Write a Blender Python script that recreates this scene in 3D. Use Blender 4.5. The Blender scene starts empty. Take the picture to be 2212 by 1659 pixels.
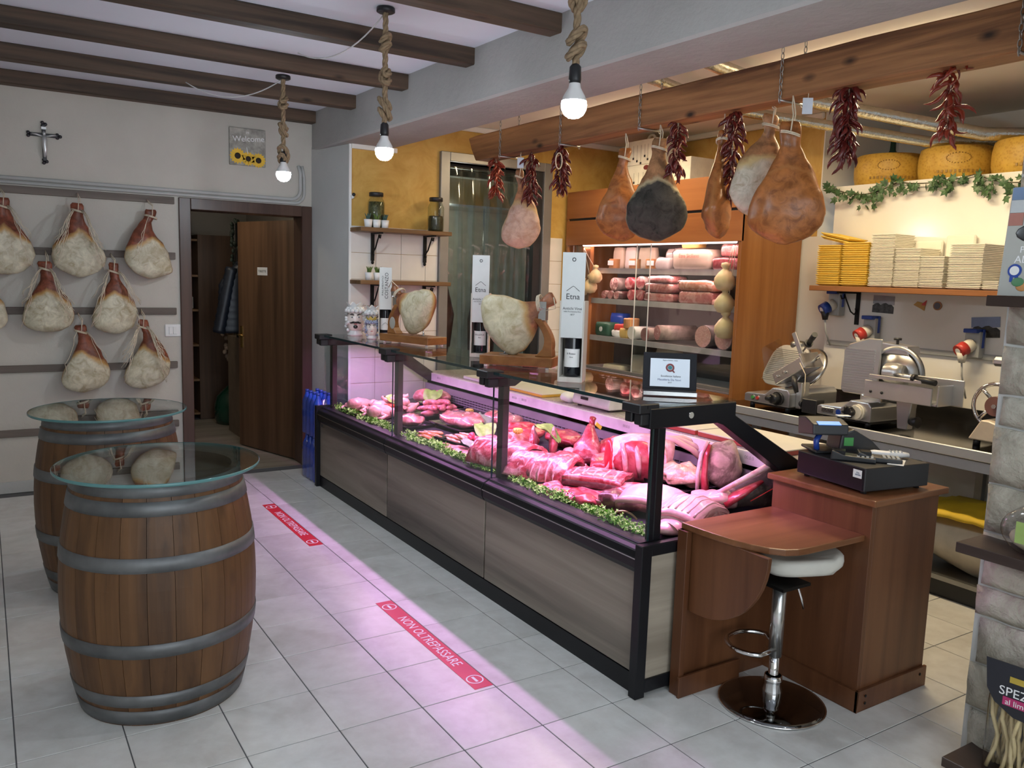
import bpy, bmesh, math, random
from mathutils import Vector, Matrix, noise

PI = math.pi
rad = math.radians
D = bpy.data
scene = bpy.context.scene
COL = scene.collection

# ------------------------------------------------------------------ camera
cam_data = D.cameras.new('camera')
cam_data.sensor_width = 36.0
cam_data.lens = 1787.22 / 2212 * 36.0
cam_data.clip_start = 0.05
cam = D.objects.new('camera', cam_data)
COL.objects.link(cam)
_p, _r, _y = 0.1289, 0.0308, 0.5706
_fw = Vector((math.sin(_y) * math.cos(_p), math.cos(_y) * math.cos(_p), -math.sin(_p)))
_r0 = Vector((math.cos(_y), -math.sin(_y), 0))
_u0 = _r0.cross(_fw)
_R = math.cos(_r) * _r0 + math.sin(_r) * _u0
_U = -math.sin(_r) * _r0 + math.cos(_r) * _u0
_m = Matrix((_R, _U, -_fw)).transposed().to_4x4()
_m.translation = Vector((-2.029, -2.0246, 1.6557))
cam.matrix_world = _m
scene.camera = cam

# ------------------------------------------------------------------ world, exposure
world = D.worlds.new('daylight')
world.use_nodes = True
_bg = world.node_tree.nodes['Background']
_bg.inputs['Color'].default_value = (0.80, 0.90, 1.0, 1)
_bg.inputs['Strength'].default_value = 0.6
scene.world = world
scene.view_settings.view_transform = 'Standard'
scene.view_settings.look = 'None'
scene.view_settings.gamma = 1.0
scene.view_settings.use_curve_mapping = False
scene.view_settings.exposure = 0.0


def area(name, loc, sx, sy, power, color, rot=(0, 0, 0), spread=PI):
    l = D.lights.new(name, 'AREA')
    l.shape = 'RECTANGLE'
    l.size, l.size_y = sx, sy
    l.energy = power
    l.color = color
    l.spread = spread
    o = D.objects.new(name, l)
    o.location = loc
    o.rotation_euler = rot
    COL.objects.link(o)
    return o


# added unseen fill light, standing in for assumed shop-window daylight behind the photographer
area('added_fill_light', (-1.9, -4.6, 1.7), 3.4, 2.2, 85, (0.86, 0.94, 1.0), (rad(90), 0, 0))
# assumed unseen ceiling tubes of the work area behind the soffit
for _yy, _pw in ((0.75, 40), (2.9, 25)):
    area('assumed_tube_light', (1.95, _yy, 2.778), 0.08, 1.15, _pw, (1.0, 0.80, 0.50))
    area('assumed_tube_light', (1.95, _yy, 2.834), 0.08, 1.15, _pw * 0.22, (1.0, 0.80, 0.50), (PI, 0, 0))  # upward light added to brighten the work ceiling
# rose strip lamps under the counter's glass top
for _i, _yy in enumerate((0.98, 2.17, 3.44)):
    area('counter_strip_light', (0.43, _yy, 1.150), 0.03, 1.10, 19, (1.0, 0.40, 0.98))

# ------------------------------------------------------------------ materials
MATS = {}


class NT:
    def __init__(s, name):
        s.m = D.materials.new(name)
        s.m.use_nodes = True
        s.t = s.m.node_tree
        s.b = s.t.nodes['Principled BSDF']
        s.out = s.t.nodes['Material Output']

    def n(s, typ, **kw):
        nd = s.t.nodes.new(typ)
        for k, v in kw.items():
            if k in nd.inputs:
                nd.inputs[k].default_value = v
            else:
                setattr(nd, k, v)
        return nd

    def l(s, a, b):
        s.t.links.new(a, b)

    def coord(s, kind='Object', scale=(1, 1, 1), loc=(0, 0, 0), rnd=False):
        tc = s.n('ShaderNodeTexCoord')
        mp = s.n('ShaderNodeMapping')
        mp.inputs['Scale'].default_value = scale
        mp.inputs['Location'].default_value = loc
        s.l(tc.outputs[kind], mp.inputs['Vector'])
        if rnd:
            oi = s.n('ShaderNodeObjectInfo')
            mu = s.n('ShaderNodeMath', operation='MULTIPLY')
            mu.inputs[1].default_value = 37.0
            s.l(oi.outputs['Random'], mu.inputs[0])
            cb = s.n('ShaderNodeCombineXYZ')
            for k in 'XYZ':
                s.l(mu.outputs[0], cb.inputs[k])
            ad = s.n('ShaderNodeVectorMath', operation='ADD')
            s.l(mp.outputs[0], ad.inputs[0])
            s.l(cb.outputs[0], ad.inputs[1])
            return ad.outputs[0]
        return mp.outputs[0]

    def noise(s, vec, scale=5, detail=3, rough=0.55, dist=0):
        nd = s.n('ShaderNodeTexNoise')
        nd.inputs['Scale'].default_value = scale
        nd.inputs['Detail'].default_value = detail
        nd.inputs['Roughness'].default_value = rough
        nd.inputs['Distortion'].default_value = dist
        s.l(vec, nd.inputs['Vector'])
        return nd.outputs['Fac']

    def ramp(s, fac, stops, interp='LINEAR'):
        r = s.n('ShaderNodeValToRGB')
        r.color_ramp.interpolation = interp
        el = r.color_ramp.elements
        while len(el) < len(stops):
            el.new(0.5)
        for e, (p, c) in zip(el, stops):
            e.position = p
            e.color = (*c, 1) if len(c) == 3 else c
        s.l(fac, r.inputs[0])
        return r.outputs[0]

    def math(s, op, a, b=None, clamp=False):
        nd = s.n('ShaderNodeMath', operation=op)
        nd.use_clamp = clamp
        for i, x in enumerate((a, b)):
            if x is None:
                continue
            if isinstance(x, (int, float)):
                nd.inputs[i].default_value = x
            else:
                s.l(x, nd.inputs[i])
        return nd.outputs[0]

    def mix(s, fac, a, b, mode='MIX'):
        nd = s.n('ShaderNodeMixRGB', blend_type=mode)
        for i, x in ((0, fac), (1, a), (2, b)):
            if isinstance(x, (int, float)):
                nd.inputs[i].default_value = x
            elif isinstance(x, tuple):
                nd.inputs[i].default_value = (*x, 1) if len(x) == 3 else x
            else:
                s.l(x, nd.inputs[i])
        return nd.outputs[0]

    def bump(s, h, strength=0.2, dist=0.01):
        b = s.n('ShaderNodeBump')
        b.inputs['Strength'].default_value = strength
        b.inputs['Distance'].default_value = dist
        s.l(h, b.inputs['Height'])
        s.l(b.outputs[0], s.b.inputs['Normal'])

    def col(s, c):
        if isinstance(c, tuple):
            s.b.inputs['Base Color'].default_value = (*c, 1)
        else:
            s.l(c, s.b.inputs['Base Color'])

    def set(s, rough=0.5, metal=0.0, spec=0.5, coat=0.0):
        s.b.inputs['Roughness'].default_value = rough
        s.b.inputs['Metallic'].default_value = metal
        s.b.inputs['Specular IOR Level'].default_value = spec
        s.b.inputs['Coat Weight'].default_value = coat
        return s.m


def mk(name, color, rough=0.5, metal=0.0, var=0.12, scale=9, bump=0.0, bscale=60, spec=0.5, coat=0.0, rnd=True):
    """plain procedural surface with slight colour mottling"""
    if name in MATS:
        return MATS[name]
    s = NT(name)
    v = s.coord(rnd=rnd)
    f = s.noise(v, scale, 4)
    lo = tuple(max(0, c * (1 - var)) for c in color)
    hi = tuple(min(1, c * (1 + var)) for c in color)
    s.col(s.ramp(f, [(0.3, lo), (0.7, hi)]))
    if bump:
        s.bump(s.noise(v, bscale, 3), bump, 0.004)
    MATS[name] = s.set(rough, metal, spec, coat)
    return MATS[name]


def wood(name, dark, light, axis='z', rough=0.45, scale=1.0, coat=0.0, knots=0.0, bump=0.05, spec=0.4):
    s = NT(name)
    st = {'x': (0.7, 14, 14), 'y': (14, 0.7, 14), 'z': (14, 14, 0.7)}[axis]
    v = s.coord(scale=tuple(k * scale for k in st), rnd=True)
    f = s.noise(v, 1.6, 6, 0.6, 0.6)
    v2 = s.coord(scale=tuple(k * scale * 0.35 for k in st), rnd=True)
    f2 = s.noise(v2, 1.2, 3, 0.5, 1.0)
    c = s.ramp(f, [(0.36, dark), (0.5, tuple((a + b) / 2 for a, b in zip(dark, light))), (0.64, light)])
    c = s.mix(0.5, c, s.ramp(f2, [(0.38, dark), (0.62, light)]))
    if knots:
        v3 = s.coord(scale=tuple((3.2 if k > 1 else 1.6) * scale for k in st), rnd=True)
        vo = s.n('ShaderNodeTexVoronoi')
        vo.inputs['Scale'].default_value = 2.4
        s.l(v3, vo.inputs['Vector'])
        c = s.mix(s.ramp(vo.outputs['Distance'], [(0.04, (knots,) * 3), (0.17, (0, 0, 0))]), c, tuple(k * 0.3 for k in dark))
    s.col(c)
    s.bump(f, bump, 0.01)
    MATS[name] = s.set(rough, 0, spec, coat)
    return MATS[name]


def emis(name, color, strength):
    s = NT(name)
    s.col(color)
    s.b.inputs['Emission Color'].default_value = (*color, 1)
    s.b.inputs['Emission Strength'].default_value = strength
    MATS[name] = s.set(0.5)
    return MATS[name]


def pane(name, tint=(0.94, 0.98, 0.97), refl=1.0, rough=0.0, ior=1.45):
    """thin clear sheet: transparent with a Fresnel mirror"""
    s = NT(name)
    tr = s.n('ShaderNodeBsdfTransparent')
    tr.inputs[0].default_value = (*tint, 1)
    gl = s.n('ShaderNodeBsdfGlossy')
    gl.inputs['Roughness'].default_value = rough
    fr = s.n('ShaderNodeFresnel')
    ge = s.n('ShaderNodeNewGeometry')
    io = s.math('MULTIPLY', ge.outputs['Backfacing'], 1.0 / ior - ior)
    s.l(s.math('ADD', io, ior), fr.inputs['IOR'])
    f = s.math('MULTIPLY', fr.outputs[0], refl, True)
    mx = s.n('ShaderNodeMixShader')
    s.l(f, mx.inputs[0])
    s.l(tr.outputs[0], mx.inputs[1])
    s.l(gl.outputs[0], mx.inputs[2])
    s.l(mx.outputs[0], s.out.inputs['Surface'])
    MATS[name] = s.m
    return s.m


# floor tiles: pale grey ceramic, glossy with fine relief
def m_floor():
    s = NT('floor_tile')
    v = s.coord(rnd=True)
    f = s.noise(v, 3.0, 5, 0.6, 0.8)
    f2 = s.noise(v, 14, 4, 0.6)
    c = s.ramp(f, [(0.32, (0.55, 0.54, 0.51)), (0.5, (0.67, 0.665, 0.64)), (0.68, (0.75, 0.745, 0.72))])
    c = s.mix(0.25, c, s.ramp(f2, [(0.38, (0.54, 0.52, 0.48)), (0.62, (0.76, 0.76, 0.74))]))
    s.col(c)
    s.bump(s.noise(v, 45, 3, 0.55), 0.10, 0.004)
    s.b.inputs['Coat Roughness'].default_value = 0.1
    return s.set(0.28, 0, 0.5)


M_TILE = m_floor()
M_GROUT = mk('grout', (0.11, 0.11, 0.115), 0.9)


def m_plaster(name, base, var=0.06, bscale=30, bstr=0.25, rough=0.9):
    s = NT(name)
    v = s.coord()
    f = s.noise(v, 2.2, 4)
    lo = tuple(c * (1 - var) for c in base)
    hi = tuple(min(1, c * (1 + var)) for c in base)
    s.col(s.ramp(f, [(0.3, lo), (0.7, hi)]))
    s.bump(s.noise(v, bscale, 4, 0.65), bstr, 0.01)
    return s.set(rough, 0, 0.25)


M_BEIGE = m_plaster('beige_plaster', (0.545, 0.51, 0.455))
M_PIER = m_plaster('grey_plaster', (0.48, 0.48, 0.465))
M_CEIL = m_plaster('ceiling_paint', (0.74, 0.77, 0.85), 0.02, 12, 0.08)
M_SOFFIT = m_plaster('soffit_plaster', (0.36, 0.345, 0.33), 0.08, 9, 0.7)
M_CREAM = m_plaster('cream_wall', (0.80, 0.78, 0.72), 0.02, 14, 0.06)
M_WCEIL = m_plaster('work_ceiling', (0.74, 0.70, 0.62), 0.02, 12, 0.05)


def m_ochre():
    s = NT('ochre_paint')
    v = s.coord()
    f = s.noise(v, 4.5, 6, 0.65, 1.2)
    f2 = s.noise(v, 1.3, 3)
    c = s.ramp(f, [(0.3, (0.42, 0.23, 0.045)), (0.5, (0.56, 0.34, 0.085)), (0.7, (0.66, 0.44, 0.14))])
    s.col(s.mix(0.35, c, s.ramp(f2, [(0.3, (0.46, 0.27, 0.06)), (0.7, (0.66, 0.43, 0.13))])))
    s.bump(f, 0.1, 0.005)
    return s.set(0.6, 0, 0.3)


M_OCHRE = m_ochre()
M_WTILE = mk('white_wall_tile', (0.74, 0.70, 0.66), 0.22, var=0.03)
M_WPANEL = mk('white_panel', (0.84, 0.82, 0.76), 0.16, var=0.01, spec=0.5)
M_BEAM = wood('dark_ceiling_beam', (0.030, 0.019, 0.013), (0.135, 0.083, 0.052), 'x', 0.6, 0.9, knots=0.8)
M_HBEAM = wood('rough_hanging_beam', (0.085, 0.030, 0.011), (0.42, 0.195, 0.075), 'y', 0.6, 0.9, knots=1.0, bump=0.3)
M_RAIL = wood('grey_rail_wood', (0.115, 0.09, 0.075), (0.20, 0.165, 0.14), 'x', 0.65, 1.2)
M_DOOR = wood('walnut_door', (0.060, 0.030, 0.016), (0.16, 0.085, 0.045), 'z', 0.4, 0.8)
M_FRAME = wood('walnut_frame', (0.050, 0.024, 0.017), (0.095, 0.050, 0.034), 'z', 0.35, 0.8)
M_STAVE = wood('barrel_oak', (0.060, 0.027, 0.011), (0.150, 0.070, 0.027), 'z', 0.5, 1.0, knots=0.35)
M_CPANEL = wood('counter_oak_laminate', (0.095, 0.080, 0.065), (0.34, 0.295, 0.235), 'y', 0.5, 0.40)
M_DESK = wood('cherry_laminate', (0.085, 0.030, 0.012), (0.175, 0.070, 0.029), 'z', 0.38, 0.6)
M_DESKT = wood('cherry_laminate_top', (0.125, 0.045, 0.018), (0.25, 0.105, 0.042), 'x', 0.3, 0.5)
M_FRWOOD = wood('fridge_cherry', (0.20, 0.072, 0.020), (0.36, 0.155, 0.05), 'z', 0.35, 0.5)
M_FRWOODH = wood('fridge_cherry_front', (0.21, 0.072, 0.024), (0.33, 0.130, 0.046), 'y', 0.35, 0.5)
M_SHELFW = wood('shelf_oak', (0.12, 0.062, 0.026), (0.27, 0.15, 0.065), 'x', 0.5, 0.8)
M_SHELFP = wood('shelf_pine', (0.17, 0.062, 0.020), (0.30, 0.125, 0.042), 'y', 0.45, 0.7, knots=0.6)
M_DSHELF = wood('dark_shelf', (0.030, 0.018, 0.014), (0.062, 0.040, 0.032), 'y', 0.28, 0.6)
M_STANDW = wood('ham_stand_wood', (0.19, 0.070, 0.020), (0.34, 0.150, 0.048), 'y', 0.35, 0.8)
M_PLY = wood('pale_box_wood', (0.50, 0.46, 0.40), (0.66, 0.62, 0.55), 'z', 0.6, 1.0, bump=0.02)
M_PLYW = mk('whitewashed_lid', (0.62, 0.64, 0.63), 0.55, var=0.04)
M_BLACK = mk('black_powdercoat', (0.010, 0.010, 0.012), 0.35, var=0.05, spec=0.25)
M_PROFILE = mk('dark_bronze_profile', (0.045, 0.036, 0.036), 0.35, 0.4, var=0.05)
M_BLKPL = mk('black_plastic', (0.016, 0.016, 0.018), 0.42, var=0.05)
M_IRON = mk('black_wrought_iron', (0.012, 0.012, 0.012), 0.45, 0.6)
M_STEEL = mk('brushed_steel', (0.56, 0.56, 0.56), 0.27, 1.0, var=0.05, scale=30)
M_STEELD = mk('dull_steel', (0.36, 0.36, 0.355), 0.38, 1.0, var=0.08)
M_CASTAL = mk('cast_aluminium', (0.60, 0.60, 0.60), 0.30, 0.85, var=0.04)
M_CHROME = mk('chrome', (0.78, 0.78, 0.78), 0.07, 1.0, var=0.01)
M_HOOP = mk('galvanised_hoop', (0.155, 0.158, 0.16), 0.5, 0.55, var=0.35, scale=6)
M_ALU = mk('door_frame_aluminium', (0.27, 0.26, 0.25), 0.4, 0.5, var=0.05)
M_WHITE = mk('white_plastic', (0.78, 0.78, 0.77), 0.4, var=0.02)
M_CREAMPL = mk('cream_plastic', (0.72, 0.68, 0.58), 0.45, var=0.03)
M_GREYPL = mk('grey_plastic', (0.42, 0.43, 0.42), 0.5, var=0.03)
M_RED = mk('red_vinyl', (0.62, 0.035, 0.05), 0.35, var=0.03)
M_INK = mk('ink', (0.03, 0.03, 0.035), 0.6)
M_INKW = mk('white_ink', (0.85, 0.85, 0.85), 0.5, var=0.01)
M_PAPER = mk('paper', (0.82, 0.82, 0.80), 0.7, var=0.02)
M_ROPE = mk('jute_rope', (0.30, 0.21, 0.125), 0.9, var=0.25, scale=60, bump=0.5, bscale=300)
M_TWINE = mk('pale_twine', (0.62, 0.53, 0.40), 0.9, var=0.15, scale=60)
M_CABLE = mk('white_cable', (0.62, 0.62, 0.62), 0.5)
M_GLASS = pane('clear_pane', (0.93, 0.97, 0.96), 1.0)
M_TOPGLASS = pane('glass_table_top', (0.86, 0.93, 0.92), 1.6)
M_EDGE = mk('glass_edge_green', (0.10, 0.24, 0.24), 0.12, var=0.05)
M_EDGEK = mk('glass_edge_dark', (0.015, 0.035, 0.038), 0.1, var=0.05)
M_SATIN = mk('satin_steel', (0.52, 0.53, 0.54), 0.38, 0.35, var=0.05)
M_JARGL = pane('jar_glass', (0.80, 0.84, 0.80), 1.2)
M_FILM = pane('cling_film', (0.95, 0.95, 0.96), 1.6, 0.12)
M_STRIPPVC = pane('pvc_strip', (0.80, 0.84, 0.80), 1.5, 0.05)
M_BULB = emis('lit_bulb', (0.80, 0.91, 1.0), 260.0)
M_LED = emis('rose_led', (0.96, 0.5, 1.0), 9.0)
M_FRLED = emis('fridge_tube', (1.0, 0.66, 0.62), 3.5)
M_LCD = emis('lcd_blue', (0.10, 0.27, 0.72), 0.9)
M_GREEN = mk('green', (0.06, 0.30, 0.07), 0.5)
M_BLUEPL = mk('blue_plastic', (0.02, 0.06, 0.32), 0.3)
M_REDPL = mk('red_plastic', (0.55, 0.05, 0.04), 0.35)

# ------------------------------------------------------------------ mesh helpers


class MB:
    def __init__(s):
        s.v, s.f, s.s = [], [], []
        s.M = Matrix.Identity(4)

    def add(s, vs, fs, smooth=False, M=None):
        m = s.M @ M if M is not None else s.M
        b = len(s.v)
        s.v += [m @ Vector(p) for p in vs]
        s.f += [tuple(b + i for i in q) for q in fs]
        s.s += [smooth] * len(fs)
        return s

    def box(s, x0, y0, z0, x1, y1, z1, M=None):
        vs = [(x, y, z) for z in (z0, z1) for y in (y0, y1) for x in (x0, x1)]
        return s.add(vs, [(0, 2, 3, 1), (4, 5, 7, 6), (0, 1, 5, 4), (2, 6, 7, 3), (0, 4, 6, 2), (1, 3, 7, 5)], False, M)

    def loft(s, rings, cap=True, closed=True, smooth=True, M=None):
        n = len(rings[0])
        vs = [p for r in rings for p in r]
        fs = []
        for i in range(len(rings) - 1):
            for j in range(n if closed else n - 1):
                k = (j + 1) % n
                fs.append((i * n + j, i * n + k, (i + 1) * n + k, (i + 1) * n + j))
        s.add(vs, fs, smooth, M)
        if cap and closed:
            s.add(rings[0], [tuple(range(n))[::-1]], False, M)
            s.add(rings[-1], [tuple(range(n))], False, M)
        return s

    def lathe(s, prof, n=24, M=None, cap=True, smooth=True):
        rings = [[(r * math.cos(2 * PI * j / n), r * math.sin(2 * PI * j / n), z) for j in range(n)] for r, z in prof]
        return s.loft(rings, cap, True, smooth, M)

    def cyl(s, p0, p1, r0, r1=None, n=12, smooth=True, cap=True):
        return s.tube([p0, p1], [r0, r0 if r1 is None else r1], n, cap, smooth)

    def tube(s, path, r, n=8, cap=True, smooth=True, flat=1.0):
        P = [Vector(p) for p in path]
        if not isinstance(r, (list, tuple)):
            r = [r] * len(P)
        t0 = (P[1] - P[0]).normalized()
        up = Vector((0, 0, 1)) if abs(t0.z) < 0.9 else Vector((1, 0, 0))
        a = t0.cross(up).normalized()
        rings = []
        for i, p in enumerate(P):
            t = (P[min(i + 1, len(P) - 1)] - P[max(i - 1, 0)])
            t = t.normalized() if t.length > 1e-9 else t0
            a = (a - t * a.dot(t))
            a = a.normalized() if a.length > 1e-6 else t.orthogonal().normalized()
            b = t.cross(a)
            rings.append([tuple(p + (a * math.cos(2 * PI * j / n) + b * math.sin(2 * PI * j / n) * flat) * r[i]) for j in range(n)])
        return s.loft(rings, cap, True, smooth)

    def ell(s, c, r, seg=14, rings=9, M=None):
        rr = []
        for i in range(1, rings):
            a = PI * i / rings
            rr.append([(c[0] + r[0] * math.sin(a) * math.cos(2 * PI * j / seg), c[1] + r[1] * math.sin(a) * math.sin(2 * PI * j / seg),
                        c[2] - r[2] * math.cos(a)) for j in range(seg)])
        s.loft(rr, False, True, True, M)
        n = seg
        s.add([(c[0], c[1], c[2] - r[2])] + rr[0], [(0, 1 + (j + 1) % n, 1 + j) for j in range(n)], True, M)
        s.add([(c[0], c[1], c[2] + r[2])] + rr[-1], [(0, 1 + j, 1 + (j + 1) % n) for j in range(n)], True, M)
        return s

    def prism(s, poly, h0, h1, axis='z', M=None):
        def P(a, b, h):
            return {'z': (a, b, h), 'y': (a, h, b), 'x': (h, a, b)}[axis]
        n = len(poly)
        vs = [P(a, b, h0) for a, b in poly] + [P(a, b, h1) for a, b in poly]
        fs = [tuple(range(n))[::-1], tuple(range(n, 2 * n))] + [(j, (j + 1) % n, n + (j + 1) % n, n + j) for j in range(n)]
        return s.add(vs, fs, False, M)

    def torus(s, c, R, r, axis='z', n=20, m=8):
        path = []
        for i in range(n + 1):
            a = 2 * PI * i / n
            u, v = R * math.cos(a), R * math.sin(a)
            path.append({'z': (c[0] + u, c[1] + v, c[2]), 'y': (c[0] + u, c[1], c[2] + v), 'x': (c[0], c[1] + u, c[2] + v)}[axis])
        return s.tube(path, r, m, False)

    def rough(s, amp, scale, seed=0):
        """push vertices by smooth noise"""
        o = Vector((seed * 7.13, seed * 3.7, seed * 1.9))
        s.v = [p + noise.noise_vector(p * scale + o) * amp for p in s.v]
        return s


ORG = {}


def link(o, parent=None):
    COL.objects.link(o)
    if parent is not None:
        o.parent = parent
    return o


def build(name, mb, mat, parent=None, loc=None, rot=None, bevel=0.0, smooth=None, segs=1, **props):
    me = D.meshes.new(name)
    vs = [tuple(p) for p in mb.v]
    if parent is not None and parent.name in ORG and loc is None:
        q = ORG[parent.name]
        vs = [(p[0] - q[0], p[1] - q[1], p[2] - q[2]) for p in vs]
    me.from_pydata(vs, [], mb.f)
    for i, p in enumerate(me.polygons):
        p.use_smooth = mb.s[i] if smooth is None else smooth
    bm = bmesh.new()
    bm.from_mesh(me)
    bmesh.ops.remove_doubles(bm, verts=bm.verts, dist=1e-6)
    bmesh.ops.recalc_face_normals(bm, faces=bm.faces)
    if bevel:
        es = [e for e in bm.edges if len(e.link_faces) == 2 and e.calc_face_angle(0) > 0.5]
        bmesh.ops.bevel(bm, geom=es, offset=bevel, segments=segs, affect='EDGES', profile=0.6)
    bm.to_mesh(me)
    bm.free()
    for m in (mat if isinstance(mat, (list, tuple)) else [mat]):
        me.materials.append(m)
    o = D.objects.new(name, me)
    if loc is not None:
        o.location = loc
    if rot is not None:
        o.rotation_euler = rot
    link(o, parent)
    if parent is not None and parent.name in ORG and loc is None:
        ORG[o.name] = ORG[parent.name]
    for k, v in props.items():
        o[k] = v
    return o


def tag(o, label, cat, group=None):
    o['label'] = label
    o['category'] = cat
    if group:
        o['group'] = group
    return o


def thing(name, label, cat, loc=(0, 0, 0), rotz=0.0, group=None, world=False, rot=None):
    o = D.objects.new(name, None)
    o.empty_display_size = 0.05
    o.location = loc
    o.rotation_euler = rot if rot else (0, 0, rotz)
    link(o)
    if world:
        ORG[o.name] = tuple(loc)
    return tag(o, label, cat, group)


def struct(name, mb, mat, **kw):
    o = build(name, mb, mat, **kw)
    o['kind'] = 'structure'
    return o


def inst(name, me, parent=None, loc=(0, 0, 0), rot=(0, 0, 0), sc=(1, 1, 1)):
    o = D.objects.new(name, me)
    o.location, o.rotation_euler, o.scale = loc, rot, sc
    return link(o, parent)


def copy_tree(o, parent=None):
    c = o.copy()
    link(c, parent)
    for ch in list(o.children):
        copy_tree(ch, c)
    return c


def text_part(name, txt, size, mat, parent, M, depth=0.0008, align='CENTER', sx=1.0):
    """flat lettering as a thin mesh; M places it in the parent's frame (x right, y up, z out)"""
    cu = D.curves.new(name, 'FONT')
    cu.body = txt
    cu.size = size
    cu.align_x = align
    cu.align_y = 'CENTER'
    cu.extrude = depth / 2
    cu.resolution_u = 3
    tmp = D.objects.new('tmp_text', cu)
    COL.objects.link(tmp)
    dg = bpy.context.evaluated_depsgraph_get()
    me = D.meshes.new_from_object(tmp.evaluated_get(dg))
    COL.objects.unlink(tmp)
    D.objects.remove(tmp)
    D.curves.remove(cu)
    me.name = name
    if parent is not None and parent.name in ORG:
        M = Matrix.Translation(-Vector(ORG[parent.name])) @ M
    me.transform(M @ Matrix.Diagonal((sx, 1, 1, 1)))
    me.materials.clear()
    me.materials.append(mat)
    o = D.objects.new(name, me)
    return link(o, parent)


def frame(o, x, y):
    """matrix from origin, x direction and y direction"""
    x = Vector(x).normalized()
    y = Vector(y)
    y = (y - x * y.dot(x)).normalized()
    m = Matrix((x, y, x.cross(y))).transposed().to_4x4()
    m.translation = Vector(o)
    return m


def T(x, y, z):
    return Matrix.Translation((x, y, z))


def RX(a):
    return Matrix.Rotation(a, 4, 'X')


def RY(a):
    return Matrix.Rotation(a, 4, 'Y')


def RZ(a):
    return Matrix.Rotation(a, 4, 'Z')

# ================================================================== SETTING
def in_view(p, mx=1190, my=910):
    d = Vector(p) - cam.matrix_world.translation
    z = d.dot(_fw)
    if z < 0.2:
        return None
    x, y = 1787.22 * d.dot(_R) / z, 1787.22 * d.dot(_U) / z
    return z if abs(x) < mx and abs(y) < my else None


G = 0.33333
floor = struct('floor', MB().box(-3.6, -4.9, -0.06, 4.1, 4.80, -0.0025), M_GROUT)
_hb = G / 2 - 0.0022
_tile = build('floor_tile', MB().box(-_hb, -_hb, -0.02, _hb, _hb, 0), M_TILE, floor, loc=(0, 0, 0), bevel=0.0012)
_spots = []
for i in range(-11, 13):
    for j in range(-15, 15):
        cx_, cy_ = (i + 0.5) * G, (j + 0.5) * G
        if cy_ > 4.70 or cx_ > 3.1:
            continue
        z = in_view((cx_, cy_, 0), 1500, 1200)
        hid = (0.35 < cx_ < 1.3 and 0.6 < cy_ < 4.1)
        _spots.append(((z if z and not hid else 99 + cx_ * cx_ + cy_ * cy_), cx_, cy_))
_spots.sort()
for k, (z, x, y) in enumerate(_spots[:300]):
    o = _tile if k == 0 else inst('floor_tile', _tile.data, floor)
    o.location = (x, y, 0)
_mb = MB()
for z, x, y in _spots[300:]:
    _mb.box(x - _hb, y - _hb, -0.02, x + _hb, y + _hb, 0)
build('floor_tile_field', _mb, M_TILE, floor, kind='stuff')

M_LAM = wood('pale_laminate_floor', (0.24, 0.20, 0.15), (0.38, 0.33, 0.26), 'x', 0.45, 0.5)
_fb = struct('floor', MB().box(-1.6, 4.80, -0.05, 0.7, 8.4, -0.004), M_GROUT)
_pl = None
for j in range(14):
    for i in range(3):
        x0 = -1.6 + i * 1.27 - (j % 2) * 0.4
        y0 = 4.805 + j * 0.18
        x1 = min(0.7, x0 + 1.266)
        if x1 <= x0 + 0.01 or x0 > 0.68:
            continue
        x0 = max(-1.6, x0)
        build('floor_plank', MB().box(x0, y0, -0.02, x1, y0 + 0.177, 0), M_LAM, _fb)

# --- back wall with the door opening
struct('wall_back', MB().box(-3.6, 4.79, 0, -0.70, 4.99, 2.95).box(-0.70, 4.79, 2.13, 0.27, 4.99, 2.95).box(0.27, 4.79, 0, 0.40, 4.99, 2.95), M_BEIGE)
struct('baseboard_back', MB().box(-3.6, 4.772, 0, -0.735, 4.79, 0.085), M_PIER, bevel=0.003)
struct('wall_pier', MB().prism([(0.312, 4.79), (0.412, 4.2), (0.42, 4.2), (0.42, 4.79)], 0, 2.66), M_PIER)
struct('trim_1', MB().box(0.405, 4.187, 0, 0.425, 4.2, 2.633), M_WHITE)

# --- soffit beam between the shop floor and the work area
struct('trim_2', MB().prism([(0.312, 4.79), (0.445, 0.2), (0.51, -2.6), (0.90, -2.6), (0.835, 0.3), (0.76, 4.79)], 2.633, 2.96), M_SOFFIT, bevel=0.012)

# --- ceiling and its dark beams
ceil_main = struct('ceiling', MB().box(-3.6, -4.9, 2.935, 0.6, 4.99, 3.05), M_CEIL)
for k, yb in enumerate((4.74, 3.94, 3.105, 2.285, 1.475, 0.66, -0.16, -1.0)):
    x1 = 0.33 + 0.13 * (4.79 - yb) / 4.6
    build('ceiling_beam', MB().box(-3.6, yb - 0.05, 2.842, x1, yb + 0.05, 2.936), M_BEAM, ceil_main, bevel=0.006)
struct('ceiling', MB().box(0.6, -2.6, 2.89, 4.1, 4.3, 3.02), M_WCEIL)

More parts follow.
